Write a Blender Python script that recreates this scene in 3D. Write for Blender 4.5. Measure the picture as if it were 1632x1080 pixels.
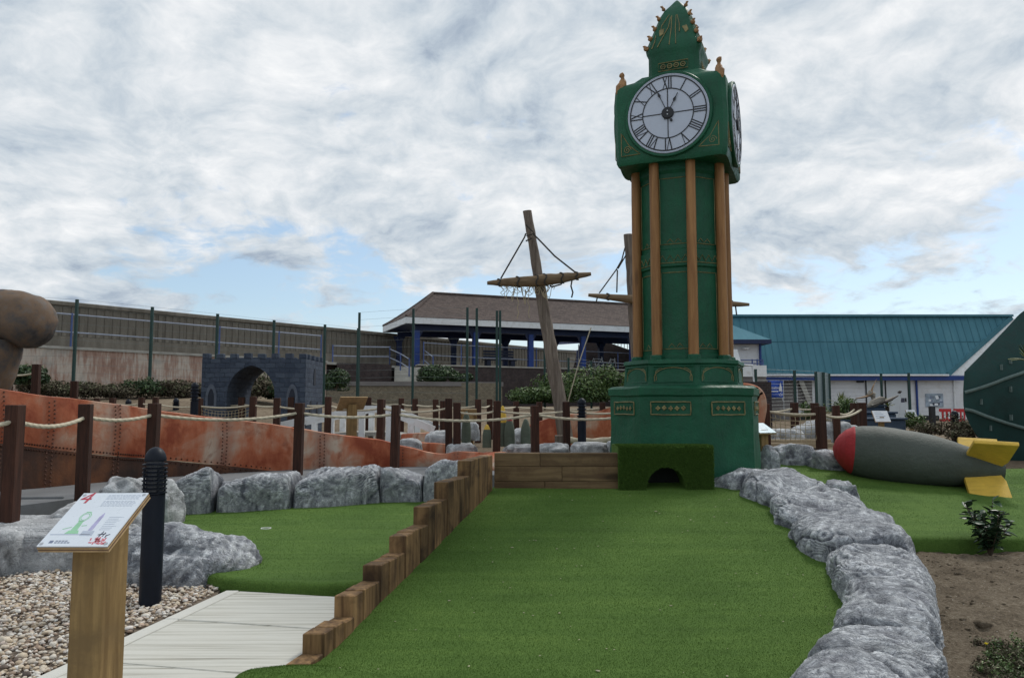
import bpy, bmesh, math, random
import numpy as np
from mathutils import Vector, Matrix, Euler

for _o in list(bpy.data.objects):
    bpy.data.objects.remove(_o)
scene = bpy.context.scene
COL = scene.collection
random.seed(7)
R = math.radians

# ------------------------------------------------------------------ camera
CAM_H = 1.5
FPX = 1225.0                       # focal length in photograph pixels (1632 wide)
PITCH = math.atan(105.0 / FPX)
cam_d = bpy.data.cameras.new('camera')
cam = bpy.data.objects.new('camera', cam_d)
COL.objects.link(cam)
cam.location = (0, 0, CAM_H)
cam.rotation_euler = (R(90) + PITCH, 0, 0)
cam_d.sensor_width = 36.0
cam_d.lens = 36.0 * FPX / 1632.0
cam_d.clip_end = 3000
scene.camera = cam

# ------------------------------------------------------------------ light
SUN_EL, SUN_AZ = 50.0, 40.0        # azimuth: degrees to the right of the view direction (+Y)
sun_d = bpy.data.lights.new('sun', 'SUN')
sun = bpy.data.objects.new('sun', sun_d)
COL.objects.link(sun)
sun_d.energy = 1.5
sun_d.angle = R(12)
sun_d.color = (1.0, 0.96, 0.9)
_sd = Vector((math.sin(R(SUN_AZ)) * math.cos(R(SUN_EL)), math.cos(R(SUN_AZ)) * math.cos(R(SUN_EL)), math.sin(R(SUN_EL))))
sun.rotation_euler = _sd.to_track_quat('Z', 'Y').to_euler()

scene.view_settings.view_transform = 'Standard'
scene.view_settings.look = 'None'
scene.view_settings.exposure = 0.33
scene.view_settings.gamma = 1.0
scene.view_settings.use_curve_mapping = False


class NT:
    """small helper to write node trees"""
    def __init__(self, tree):
        self.t = tree
    def n(self, typ, ins=None, **props):
        nd = self.t.nodes.new(typ)
        for k, v in props.items():
            setattr(nd, k, v)
        for k, v in (ins or {}).items():
            s = nd.inputs[k]
            if isinstance(v, bpy.types.NodeSocket):
                self.t.links.new(v, s)
            elif isinstance(v, bpy.types.Node):
                self.t.links.new(v.outputs[0], s)
            else:
                if s.type == 'RGBA' and len(v) == 3:
                    v = (*v, 1)
                s.default_value = v
        return nd
    def math(self, op, a, b=0.0, c=None, clamp=False):
        ins = {0: a, 1: b}
        if c is not None:
            ins[2] = c
        return self.n('ShaderNodeMath', ins, operation=op, use_clamp=clamp).outputs[0]
    def vmath(self, op, a, b=(0, 0, 0)):
        return self.n('ShaderNodeVectorMath', {0: a, 1: b}, operation=op).outputs[0]
    def mix(self, f, a, b, blend='MIX'):
        nd = self.t.nodes.new('ShaderNodeMix')
        nd.data_type = 'RGBA'
        nd.blend_type = blend
        for idx, v in ((0, f), (6, a), (7, b)):
            s = nd.inputs[idx]
            if isinstance(v, bpy.types.NodeSocket):
                self.t.links.new(v, s)
            else:
                if idx and len(v) == 3:
                    v = (*v, 1)
                s.default_value = v
        return nd.outputs[2]
    def noise(self, vec, scale, detail=4, rough=0.55, dist=0.0, w=None):
        ins = {'Scale': scale, 'Detail': detail, 'Roughness': rough, 'Distortion': dist}
        if vec is not None:
            ins['Vector'] = vec
        return self.n('ShaderNodeTexNoise', ins).outputs[0]
    def ramp(self, f, stops, interp='LINEAR'):
        nd = self.n('ShaderNodeValToRGB', {0: f})
        cr = nd.color_ramp
        cr.interpolation = interp
        while len(cr.elements) < len(stops):
            cr.elements.new(0.5)
        for e, (p, c) in zip(cr.elements, stops):
            e.position = p
            if isinstance(c, (int, float)):
                c = (c, c, c)
            e.color = (*c, 1) if len(c) == 3 else c
        return nd.outputs[0]
    def mapr(self, f, a, b, c=0.0, d=1.0, smooth=False):
        return self.n('ShaderNodeMapRange', {0: f, 1: a, 2: b, 3: c, 4: d}, clamp=True,
                      interpolation_type='SMOOTHSTEP' if smooth else 'LINEAR').outputs[0]


# ------------------------------------------------------------------ sky
world = bpy.data.worlds.new('World')
scene.world = world
world.use_nodes = True
world.node_tree.nodes.clear()
W = NT(world.node_tree)
sky = W.n('ShaderNodeTexSky', sky_type='NISHITA', sun_disc=False)
sky.sun_elevation = R(SUN_EL)
sky.sun_rotation = R(SUN_AZ)
sky.air_density = 1.0
sky.dust_density = 1.0
sky.ozone_density = 1.6
tc = W.n('ShaderNodeTexCoord')
sep = W.n('ShaderNodeSeparateXYZ', {0: tc.outputs['Generated']})
zc = W.math('MAXIMUM', sep.outputs[2], 0.0)
# project the view direction on a curved cloud deck
den = W.math('ADD', zc, 0.30)
px_ = W.math('DIVIDE', sep.outputs[0], den)
py_ = W.math('DIVIDE', sep.outputs[1], den)
pos = W.n('ShaderNodeCombineXYZ', {0: px_, 1: py_, 2: 1.9}).outputs[0]
warp = W.n('ShaderNodeTexNoise', {'Vector': pos, 'Scale': 2.2, 'Detail': 4}).outputs[1]
pos2 = W.vmath('ADD', pos, W.vmath('MULTIPLY', W.vmath('SUBTRACT', warp, (.5, .5, .5)), (.30, .30, .30)))
big = W.noise(pos2, 1.15, 8, 0.55)
fine = W.noise(pos2, 4.6, 10, 0.66)
dens = W.math('ADD', W.math('MULTIPLY', big, 0.68), W.math('MULTIPLY', fine, 0.32))
# the deck is closed overhead and breaks up towards the horizon
low = W.mapr(sep.outputs[2], 0.14, 0.30, 0.0, 1.0, True)
thr = W.math('SUBTRACT', 0.512, W.math('MULTIPLY', low, 0.165))
cover = W.mapr(W.math('SUBTRACT', dens, thr), -0.03, 0.06, 0.0, 1.0, True)
# light and dark billows
lum = W.noise(pos2, 2.7, 11, 0.62)
puff = W.noise(W.vmath('ADD', pos2, (0.03, 0.045, 0.0)), 2.7, 11, 0.62)
relief = W.math('SUBTRACT', lum, puff)
large = W.noise(pos2, 0.9, 4, 0.5)
lum2 = W.math('ADD', W.math('MULTIPLY', lum, 0.5), W.math('MULTIPLY', large, 0.5))
shade = W.math('ADD', lum2, W.math('MULTIPLY', relief, 0.75))
ccol = W.ramp(shade, [(0.33, (3.0, 3.6, 4.4)), (0.42, (4.3, 4.9, 5.5)), (0.51, (5.4, 5.85, 6.25)), (0.60, (6.5, 6.75, 7.0)), (0.72, (7.9, 7.95, 8.0))])
skyc = W.mix(1.0, sky.outputs[0], (1.0, 1.06, 1.08), 'MULTIPLY')
veil = W.mix(0.30, skyc, (4.6, 5.7, 6.7))
col = W.mix(cover, veil, ccol)
hz = W.mapr(sep.outputs[2], 0.0, 0.13, 0.6, 0.0, True)
col = W.mix(hz, col, (6.4, 7.1, 7.6))
bg = W.n('ShaderNodeBackground', {0: col, 1: 0.1})
wo = W.n('ShaderNodeOutputWorld', {0: bg.outputs[0]})


# ------------------------------------------------------------------ geometry helpers
_cp, _sp = math.cos(PITCH), math.sin(PITCH)
def P(px, py, d):
    """point of the place at forward distance d that the photograph shows at pixel (px, py)"""
    u = (px - 816.0) / FPX
    v = (540.0 - py) / FPX
    k = d / (_cp - v * _sp)
    return Vector((u * k, d, CAM_H + (_sp + v * _cp) * k))
def X_at(px, d, z=1.0):
    """world X of a column of the photograph at distance d and height z"""
    # small pitch: solve once for the row that shows height z
    t = (z - CAM_H) / d
    v = (t * _cp - _sp) / (_cp + t * _sp)
    return (px - 816.0) / FPX * d / (_cp - v * _sp)
def Zat(py, d):
    return P(816, py, d).z

MW = {}
def empty(name, loc, rz=0.0, label=None, cat=None, group=None, kind=None):
    o = bpy.data.objects.new(name, None)
    COL.objects.link(o)
    o.empty_display_size = 0.1
    o.location = loc
    o.rotation_euler = (0, 0, rz)
    MW[o] = Matrix.Translation(Vector(loc)) @ Matrix.Rotation(rz, 4, 'Z')
    return tag(o, label, cat, group, kind)
def tag(o, label=None, cat=None, group=None, kind=None):
    if label: o['label'] = label
    if cat: o['category'] = cat
    if group: o['group'] = group
    if kind: o['kind'] = kind
    return o
def link(name, me, parent=None, mat=None, M=None):
    """M: local matrix of the object (relative to its parent)"""
    o = bpy.data.objects.new(name, me)
    COL.objects.link(o)
    if mat is not None and len(me.materials) == 0:
        me.materials.append(mat)
    if parent is not None:
        o.parent = parent
    if M is not None:
        o.matrix_basis = M
    MW[o] = (MW.get(parent, Matrix.Identity(4))) @ (M if M is not None else Matrix.Identity(4))
    return o

def mesh_np(name, verts, faces_loops, sizes=None, smooth=False, attrs=None):
    """fast mesh from arrays; faces_loops (n,k) array of equal polygons"""
    me = bpy.data.meshes.new(name)
    verts = np.asarray(verts, dtype=np.float32)
    fl = np.asarray(faces_loops, dtype=np.int32)
    nf, k = fl.shape
    me.vertices.add(len(verts))
    me.vertices.foreach_set('co', verts.ravel())
    me.loops.add(nf * k)
    me.loops.foreach_set('vertex_index', fl.ravel())
    me.polygons.add(nf)
    me.polygons.foreach_set('loop_start', np.arange(0, nf * k, k, dtype=np.int32))
    me.polygons.foreach_set('loop_total', np.full(nf, k, dtype=np.int32))
    me.polygons.foreach_set('use_smooth', np.full(nf, smooth, dtype=bool))
    for nm, arr in (attrs or {}).items():
        a = me.attributes.new(nm, 'FLOAT', 'POINT')
        a.data.foreach_set('value', np.asarray(arr, dtype=np.float32))
    me.update(calc_edges=True)
    return me

def frames(path, closed=False):
    """tangent frames by parallel transport"""
    pts = [Vector(p) for p in path]
    n = len(pts)
    tans = []
    for i in range(n):
        a = pts[(i - 1) % n] if closed else pts[max(i - 1, 0)]
        b = pts[(i + 1) % n] if closed else pts[min(i + 1, n - 1)]
        t = (b - a)
        tans.append(t.normalized() if t.length > 1e-9 else Vector((0, 0, 1)))
    t0 = tans[0]
    ref = Vector((0, 0, 1)) if abs(t0.z) < 0.9 else Vector((1, 0, 0))
    u = t0.cross(ref).normalized()
    out = []
    for i in range(n):
        t = tans[i]
        u = (u - t * u.dot(t))
        u = u.normalized() if u.length > 1e-6 else t.orthogonal().normalized()
        out.append((pts[i], u, t.cross(u).normalized(), t))
    return out

class MB:
    def __init__(self):
        self.v = []
        self.f = []
    def add(self, vs, fs, M=None):
        b = len(self.v)
        for p in vs:
            p = Vector(p)
            self.v.append(M @ p if M is not None else p)
        for f in fs:
            self.f.append([i + b for i in f])
        return self
    def box(self, lo, hi, M=None):
        x0, y0, z0 = lo
        x1, y1, z1 = hi
        return self.add([(x0, y0, z0), (x1, y0, z0), (x1, y1, z0), (x0, y1, z0), (x0, y0, z1), (x1, y0, z1), (x1, y1, z1), (x0, y1, z1)],
                        [(0, 3, 2, 1), (4, 5, 6, 7), (0, 1, 5, 4), (1, 2, 6, 5), (2, 3, 7, 6), (3, 0, 4, 7)], M)
    def hexa(self, bot, top, M=None):
        """bot / top: loops of the same length"""
        n = len(bot)
        fs = [tuple(reversed(range(n))), tuple(range(n, 2 * n))]
        for i in range(n):
            j = (i + 1) % n
            fs.append((i, j, n + j, n + i))
        return self.add(list(bot) + list(top), fs, M)
    def rings(self, rings, cap0=True, cap1=True, M=None):
        n = len(rings[0])
        vs = [p for r in rings for p in r]
        fs = []
        for k in range(len(rings) - 1):
            for i in range(n):
                j = (i + 1) % n
                fs.append((k * n + i, k * n + j, (k + 1) * n + j, (k + 1) * n + i))
        if cap0: fs.append(tuple(reversed(range(n))))
        if cap1: fs.append(tuple(range((len(rings) - 1) * n, len(rings) * n)))
        return self.add(vs, fs, M)
    def tube(self, path, rad, n=8, M=None, cap=True, closed=False):
        fr = frames(path, closed)
        rr = rad if isinstance(rad, (list, tuple)) else [rad] * len(fr)
        rings = []
        for (p, u, w, t), r in zip(fr, rr):
            rings.append([p + (u * math.cos(2 * math.pi * i / n) + w * math.sin(2 * math.pi * i / n)) * r for i in range(n)])
        if closed:
            rings.append(rings[0])
            return self.rings(rings, False, False, M)
        return self.rings(rings, cap, cap, M)
    def bar(self, a, b, w, h, M=None, up=(0, 0, 1)):
        a, b = Vector(a), Vector(b)
        t = (b - a).normalized()
        up = Vector(up)
        s = t.cross(up)
        if s.length < 1e-6: s = t.cross(Vector((1, 0, 0)))
        s = s.normalized() * (w / 2)
        u = s.cross(t).normalized() * (h / 2)
        return self.hexa([a - s - u, a + s - u, a + s + u, a - s + u], [b - s - u, b + s - u, b + s + u, b - s + u], M)
    def lathe(self, prof, n=24, M=None, cap=True):
        """prof: list of (radius, z)"""
        rings = [[(r * math.cos(2 * math.pi * i / n), r * math.sin(2 * math.pi * i / n), z) for i in range(n)] for r, z in prof]
        return self.rings(rings, cap, cap, M)
    def prism(self, poly, y0, y1, M=None):
        """poly: (x, z) outline, counter-clockwise seen from -Y; extruded along Y"""
        n = len(poly)
        vs = [(x, y0, z) for x, z in poly] + [(x, y1, z) for x, z in poly]
        fs = [tuple(range(n)), tuple(reversed(range(n, 2 * n)))]
        for i in range(n):
            j = (i + 1) % n
            fs.append((j, i, n + i, n + j))
        return self.add(vs, fs, M)
    def slab(self, poly, z0, z1, M=None):
        n = len(poly)
        vs = [(x, y, z0) for x, y in poly] + [(x, y, z1) for x, y in poly]
        fs = [tuple(reversed(range(n))), tuple(range(n, 2 * n))]
        for i in range(n):
            j = (i + 1) % n
            fs.append((i, j, n + j, n + i))
        return self.add(vs, fs, M)
    def mesh(self, name, smooth=False, bevel=0.0, segs=1, tri=False, angle=40):
        me = bpy.data.meshes.new(name)
        me.from_pydata([tuple(p) for p in self.v], [], self.f)
        bm = bmesh.new()
        bm.from_mesh(me)
        bmesh.ops.recalc_face_normals(bm, faces=bm.faces)
        if bevel > 0:
            ed = [e for e in bm.edges if len(e.link_faces) == 2 and e.calc_face_angle(0) > R(25)]
            bmesh.ops.bevel(bm, geom=ed, offset=bevel, segments=segs, affect='EDGES', profile=0.6)
        if tri:
            bmesh.ops.triangulate(bm, faces=[f for f in bm.faces if len(f.verts) > 4])
        if smooth:
            for f in bm.faces: f.smooth = True
            for e in bm.edges:
                if len(e.link_faces) == 2 and e.calc_face_angle(0) > R(angle):
                    e.smooth = False
        bm.to_mesh(me)
        bm.free()
        me.update()
        return me
    def build(self, name, mat, parent=None, smooth=False, bevel=0.0, segs=1, world=False, tri=False, angle=40):
        """world=True: coordinates are world ones and are moved into the parent's space"""
        if world and parent is not None:
            inv = MW[parent].inverted()
            self.v = [inv @ Vector(p) for p in self.v]
        return link(name, self.mesh(name, smooth, bevel, segs, tri, angle), parent, mat)

def copy_child(o, parent, M=None, name=None):
    c = o.copy()
    COL.objects.link(c)
    c.parent = parent
    if M is not None:
        c.matrix_basis = M
    MW[c] = MW.get(parent, Matrix.Identity(4)) @ c.matrix_basis
    return c
def one(name, mb, mat, label, cat, group=None, loc=(0, 0, 0), kind=None, **kw):
    """a thing that is one mesh, its origin at loc (coordinates given in the world)"""
    L = Vector(loc)
    mb.v = [Vector(p) - L for p in mb.v]
    o = mb.build(name, mat, None, **kw)
    o.location = L
    MW[o] = Matrix.Translation(L)
    return tag(o, label, cat, group, kind)

# value noise on arrays
def _hash(ix, iy, iz, seed):
    h = (ix.astype(np.int64) * 374761393 + iy.astype(np.int64) * 668265263 + iz.astype(np.int64) * 2147483647 + seed * 974634777) & 0xFFFFFFFF
    h = ((h ^ (h >> 13)) * 1274126177) & 0xFFFFFFFF
    h = ((h ^ (h >> 16)) * 2246822519) & 0xFFFFFFFF
    return ((h ^ (h >> 15)) & 0xFFFFFF).astype(np.float64) / 0xFFFFFF * 2 - 1
def vnoise(p, seed=0):
    p = np.asarray(p, dtype=np.float64)
    i = np.floor(p).astype(np.int64)
    f = p - i
    f = f * f * f * (f * (f * 6 - 15) + 10)
    out = 0
    for dx in (0, 1):
        wx = f[:, 0] if dx else 1 - f[:, 0]
        for dy in (0, 1):
            wy = f[:, 1] if dy else 1 - f[:, 1]
            for dz in (0, 1):
                wz = f[:, 2] if dz else 1 - f[:, 2]
                out = out + wx * wy * wz * _hash(i[:, 0] + dx, i[:, 1] + dy, i[:, 2] + dz, seed)
    return out
def fbm(p, oct=4, seed=0, gain=0.5):
    p = np.asarray(p, dtype=np.float64)
    a, s, out = 1.0, 0.0, 0
    for k in range(oct):
        out = out + a * vnoise(p * (2.03 ** k) + k * 17.3, seed + k)
        s += a
        a *= gain
    return out / s
def ridged(p, oct=4, seed=0, gain=0.5):
    p = np.asarray(p, dtype=np.float64)
    a, s, out = 1.0, 0.0, 0
    for k in range(oct):
        out = out + a * (1 - np.abs(vnoise(p * (2.03 ** k) + k * 11.1, seed + k)) * 2)
        s += a
        a *= gain
    return out / s

_ico = {}
def ico(sub):
    if sub not in _ico:
        bm = bmesh.new()
        bmesh.ops.create_icosphere(bm, subdivisions=sub, radius=1.0)
        v = np.array([x.co[:] for x in bm.verts])
        f = np.array([[q.index for q in x.verts] for x in bm.faces])
        bm.free()
        _ico[sub] = (v, f)
    return _ico[sub]

# ------------------------------------------------------------------ materials
MATS = {}
def start(name):
    m = bpy.data.materials.new(name)
    m.use_nodes = True
    m.node_tree.nodes.clear()
    T = NT(m.node_tree)
    b = T.n('ShaderNodeBsdfPrincipled')
    o = T.n('ShaderNodeOutputMaterial', {0: b.outputs[0]})
    co = T.n('ShaderNodeTexCoord').outputs['Object']
    MATS[name] = m
    return m, T, b, co
def fin(T, b, col=None, rough=None, bump=None, bstr=0.3, bdist=0.01, metal=None, spec=None):
    def put(s, v):
        if v is None: return
        if isinstance(v, bpy.types.NodeSocket): T.t.links.new(v, b.inputs[s])
        else:
            if s == 'Base Color' and len(v) == 3: v = (*v, 1)
            b.inputs[s].default_value = v
    put('Base Color', col); put('Roughness', rough); put('Metallic', metal); put('Specular IOR Level', spec)
    if bump is not None:
        bn = T.n('ShaderNodeBump', {'Strength': bstr, 'Distance': bdist, 'Height': bump})
        T.t.links.new(bn.outputs[0], b.inputs['Normal'])
def rnd(T):
    return T.n('ShaderNodeObjectInfo').outputs['Random']
def stretch(T, co, s):
    return T.vmath('MULTIPLY', co, s)

def plain(name, col, rough=0.6, var=0.12, vscale=3.0, bscale=60.0, bstr=0.12, metal=0.0, spec=0.4, dirt=None, rv=0.0):
    """paint / metal / plaster with mottling, fine relief and a little per-object drift"""
    m, T, b, co = start(name)
    n1 = T.noise(co, vscale, 6, 0.6)
    n2 = T.noise(co, vscale * 9, 4, 0.6)
    k = T.math('ADD', T.math('MULTIPLY', n1, 0.7), T.math('MULTIPLY', n2, 0.3))
    lo = tuple(c * (1 - var * 1.6) for c in col)
    hi = tuple(min(c * (1 + var * 1.6), 1) for c in col)
    c = T.ramp(k, [(0.3, lo), (0.7, hi)])
    if dirt:
        c = T.mix(T.mapr(T.noise(co, vscale * 2.3, 7, 0.65, 0.4), 0.52, 0.7, 0, 0.7), c, dirt)
    if rv:
        c = T.mix(1.0, c, T.ramp(rnd(T), [(0, 1 - rv), (1, 1 + rv)]), 'MULTIPLY')
    r = T.mapr(n2, 0.3, 0.7, rough - 0.08, rough + 0.08)
    fin(T, b, c, r, T.noise(co, bscale, 5, 0.6), bstr, 0.01, metal, spec)
    return m

def wood(name, light, dark, axis='z', scale=1.0, rough=0.7, rv=0.2, knots=True, bstr=0.35, stain=None):
    m, T, b, co = start(name)
    rs = rnd(T)
    off = T.n('ShaderNodeCombineXYZ', {0: T.math('MULTIPLY', rs, 13.0), 1: T.math('MULTIPLY', rs, 7.0), 2: T.math('MULTIPLY', rs, 29.0)}).outputs[0]
    co2 = T.vmath('ADD', co, off)
    s = {'x': (1.3, 16, 16), 'y': (16, 1.3, 16), 'z': (16, 16, 1.3)}[axis]
    q = stretch(T, co2, tuple(v * scale for v in s))
    g = T.noise(q, 1.6, 6, 0.65, 0.9)
    g2 = T.noise(stretch(T, co2, tuple(v * scale * 4 for v in s)), 1.0, 4, 0.6)
    k = T.math('ADD', T.math('MULTIPLY', g, 0.68), T.math('MULTIPLY', g2, 0.32))
    c = T.ramp(k, [(0.34, dark), (0.5, tuple((a + d) / 2 for a, d in zip(light, dark))), (0.64, light)])
    if knots:
        vo = T.n('ShaderNodeTexVoronoi', {'Vector': stretch(T, co2, tuple((2.2 if v > 5 else 1.1) * scale * (3 if v > 5 else 1.6) for v in s)), 'Scale': 1.15, 'Randomness': 1.0}).outputs[0]
        kn = T.mapr(vo, 0.06, 0.22, 0.85, 0.0, True)
        c = T.mix(kn, c, tuple(d * 0.4 for d in dark))
    if stain:
        c = T.mix(T.mapr(T.noise(co2, 3.1, 5, 0.6, 0.6), 0.48, 0.66, 0, 0.85), c, stain)
    c = T.mix(1.0, c, T.ramp(rs, [(0, 1 - rv), (1, 1 + rv * 0.7)]), 'MULTIPLY')
    fin(T, b, c, rough, k, bstr, 0.006, spec=0.25)
    return m

# --- ground covers
def m_turf(name, base=(0.08, 0.15, 0.03)):
    m, T, b, co = start(name)
    n1 = T.math('ADD', T.math('MULTIPLY', T.noise(co, 1.3, 5, 0.6), 0.5), T.math('MULTIPLY', T.noise(stretch(T, co, (0.5, 7.0, 1.0)), 1.0, 4, 0.6), 0.5))
    n2 = T.noise(co, 150, 3, 0.7)
    n3 = T.noise(co, 26, 4, 0.6)
    k = T.math('ADD', T.math('MULTIPLY', n2, 0.55), T.math('ADD', T.math('MULTIPLY', n3, 0.05), T.math('MULTIPLY', n1, 0.4)))
    c = T.ramp(k, [(0.34, tuple(x * 0.45 for x in base)), (0.5, base), (0.66, (base[0] * 1.9, base[1] * 1.55, base[2] * 1.7))])
    # blown sand and lint lying in the pile
    sp = T.mapr(T.noise(co, 210, 2, 0.5), 0.73, 0.78, 0, 0.5)
    c = T.mix(T.math('MULTIPLY', sp, T.mapr(T.noise(co, 2.2, 3), 0.4, 0.65)), c, (0.30, 0.32, 0.2))
    fin(T, b, c, 0.85, k, 1.0, 0.012, spec=0.12)
    return m
TURF = m_turf('artificial_turf')
def m_blade():
    m, T, b, co = start('turf_blade')
    a = T.n('ShaderNodeAttribute', attribute_name='tint').outputs['Fac']
    c = T.ramp(a, [(0.0, (0.046, 0.094, 0.018)), (0.5, (0.09, 0.163, 0.033)), (0.93, (0.125, 0.2, 0.046)), (1.0, (0.18, 0.22, 0.085))])
    fin(T, b, c, 0.75, spec=0.08)
    return m
BLADE = m_blade()
def m_ground():
    m, T, b, co = start('earth')
    n = T.noise(co, 0.5, 8, 0.65)
    n2 = T.noise(co, 14, 6, 0.7)
    k = T.math('ADD', T.math('MULTIPLY', n, 0.5), T.math('MULTIPLY', n2, 0.5))
    c = T.ramp(k, [(0.33, (0.07, 0.052, 0.036)), (0.5, (0.17, 0.13, 0.09)), (0.68, (0.30, 0.25, 0.18))])
    fin(T, b, c, 0.95, n2, 0.6, 0.03, spec=0.1)
    return m
EARTH = m_ground()
def m_soil():
    m, T, b, co = start('bare_soil')
    n = T.noise(co, 3.0, 8, 0.68)
    n2 = T.noise(co, 42, 7, 0.72)
    k = T.math('ADD', T.math('MULTIPLY', n, 0.4), T.math('MULTIPLY', n2, 0.6))
    c = T.ramp(k, [(0.32, (0.04, 0.031, 0.022)), (0.5, (0.15, 0.118, 0.083)), (0.7, (0.33, 0.28, 0.21))])
    sp = T.mapr(T.noise(co, 75, 2, 0.5), 0.70, 0.74)
    c = T.mix(sp, c, (0.5, 0.46, 0.4))
    fin(T, b, c, 0.95, n2, 0.9, 0.025, spec=0.1)
    return m
SOIL = m_soil()
def m_pebble():
    m, T, b, co = start('gravel_pebble')
    a = T.n('ShaderNodeAttribute', attribute_name='tint').outputs['Fac']
    c = T.ramp(a, [(0.0, (0.07, 0.055, 0.05)), (0.1, (0.28, 0.2, 0.15)), (0.25, (0.55, 0.43, 0.30)), (0.45, (0.68, 0.59, 0.46)), (0.62, (0.5, 0.45, 0.41)), (0.75, (0.72, 0.66, 0.57)), (0.9, (0.82, 0.8, 0.75)), (1.0, (0.58, 0.42, 0.32))])
    c = T.mix(T.mapr(T.noise(co, 90, 4, 0.6), 0.35, 0.7, 0, 0.35), c, (0.2, 0.16, 0.12))
    fin(T, b, c, 0.75, T.noise(co, 160, 3), 0.2, 0.004, spec=0.25)
    return m
PEBBLE = m_pebble()
GRAVELBED = plain('gravel_bed', (0.16, 0.125, 0.095), 0.95, 0.3, 30, 90, 0.8)
def m_slab():
    """cast stone slabs with a timber grain face"""
    m, T, b, co = start('timber_grain_slab')
    rs = rnd(T)
    off = T.n('ShaderNodeCombineXYZ', {0: T.math('MULTIPLY', rs, 5.0), 1: T.math('MULTIPLY', rs, 23.0)}).outputs[0]
    q = T.vmath('ADD', co, off)
    g = T.noise(stretch(T, q, (0.55, 26, 1)), 1.0, 6, 0.62, 0.25)
    g2 = T.noise(stretch(T, q, (1.1, 75, 1)), 1.0, 4, 0.6)
    k = T.math('ADD', T.math('MULTIPLY', g, 0.7), T.math('MULTIPLY', g2, 0.3))
    c = T.ramp(k, [(0.37, (0.2, 0.185, 0.15)), (0.435, (0.44, 0.43, 0.375)), (0.53, (0.58, 0.57, 0.515))])
    c = T.mix(T.mapr(T.noise(q, 2.0, 5), 0.45, 0.75, 0, 0.25), c, (0.5, 0.47, 0.4))
    fin(T, b, c, 0.8, k, 0.75, 0.012, spec=0.2)
    return m
SLAB = m_slab()
SLABEDGE = plain('slab_edge_strip', (0.57, 0.56, 0.51), 0.8, 0.06, 3, 60, 0.2)
PATHGREY = plain('grey_path', (0.17, 0.175, 0.18), 0.9, 0.15, 2, 120, 0.3)

def m_rock(name, dark=(0.15, 0.16, 0.185), mid=(0.39, 0.405, 0.435), light=(0.76, 0.78, 0.80), sharp=1.0):
    """sculpted rock, dry-brushed: the brush only caught the raised tool marks"""
    m, T, b, co = start(name)
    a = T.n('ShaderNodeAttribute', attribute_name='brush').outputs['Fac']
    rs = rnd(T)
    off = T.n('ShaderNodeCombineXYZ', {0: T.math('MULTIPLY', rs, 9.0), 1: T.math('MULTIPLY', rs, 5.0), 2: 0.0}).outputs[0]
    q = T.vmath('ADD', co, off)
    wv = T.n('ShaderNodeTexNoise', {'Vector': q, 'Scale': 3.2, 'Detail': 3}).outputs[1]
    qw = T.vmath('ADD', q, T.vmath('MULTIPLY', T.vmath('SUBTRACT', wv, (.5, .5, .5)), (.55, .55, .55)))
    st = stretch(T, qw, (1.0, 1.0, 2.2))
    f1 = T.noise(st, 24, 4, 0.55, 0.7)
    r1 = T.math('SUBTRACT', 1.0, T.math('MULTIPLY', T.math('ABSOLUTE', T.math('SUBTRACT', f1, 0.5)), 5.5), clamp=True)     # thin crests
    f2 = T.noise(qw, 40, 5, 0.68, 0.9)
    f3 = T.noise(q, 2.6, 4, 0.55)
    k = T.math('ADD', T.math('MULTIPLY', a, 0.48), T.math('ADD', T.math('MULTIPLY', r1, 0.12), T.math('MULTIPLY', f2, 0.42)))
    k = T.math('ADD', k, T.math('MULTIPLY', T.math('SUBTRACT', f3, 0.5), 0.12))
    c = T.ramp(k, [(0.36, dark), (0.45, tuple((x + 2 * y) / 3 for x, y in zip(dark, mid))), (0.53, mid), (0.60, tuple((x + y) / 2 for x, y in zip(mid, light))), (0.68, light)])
    c = T.mix(T.mapr(T.noise(q, 4.0, 5, 0.6), 0.56, 0.72, 0, 0.3), c, (0.21, 0.195, 0.235))
    h = T.math('ADD', T.math('MULTIPLY', r1, 0.45), T.math('MULTIPLY', f2, 0.55))
    fin(T, b, c, 0.7, h, 1.0 * sharp, 0.03, spec=0.3)
    return m
ROCK = m_rock('painted_rock')
ROCKPALE = m_rock('pale_rock', (0.2, 0.205, 0.21), (0.4, 0.41, 0.42), (0.66, 0.67, 0.68), 0.7)

# --- clock tower
def m_towergreen():
    m, T, b, co = start('tower_green_paint')
    n1 = T.noise(co, 2.2, 6, 0.6, 0.3)
    n2 = T.noise(stretch(T, co, (1, 1, 0.35)), 14, 5, 0.6)
    k = T.math('ADD', T.math('MULTIPLY', n1, 0.6), T.math('MULTIPLY', n2, 0.4))
    c = T.ramp(k, [(0.3, (0.004, 0.052, 0.025)), (0.5, (0.008, 0.08, 0.04)), (0.7, (0.015, 0.115, 0.058))])
    n4 = T.noise(stretch(T, co, (3, 3, 0.3)), 2.0, 5, 0.65)
    c = T.mix(T.mapr(n4, 0.55, 0.75, 0, 0.45), c, (0.012, 0.088, 0.046))
    c = T.mix(T.mapr(T.noise(co, 30, 5, 0.7), 0.66, 0.74, 0, 0.5), c, (0.03, 0.11, 0.065))
    h = T.math('ADD', T.math('MULTIPLY', T.noise(co, 7, 5, 0.6, 0.4), 0.7), T.math('MULTIPLY', T.noise(co, 45, 4), 0.3))
    fin(T, b, c, T.mapr(n2, 0.3, 0.7, 0.42, 0.65), h, 0.45, 0.035, spec=0.3)
    return m
GREEN = m_towergreen()
GOLD = plain('gold_paint', (0.20, 0.165, 0.07), 0.5, 0.35, 12, 60, 0.2, metal=0.2)
GARGOLD = plain('antique_gold_paint', (0.30, 0.16, 0.07), 0.55, 0.4, 11, 50, 0.4, metal=0.1)
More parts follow.
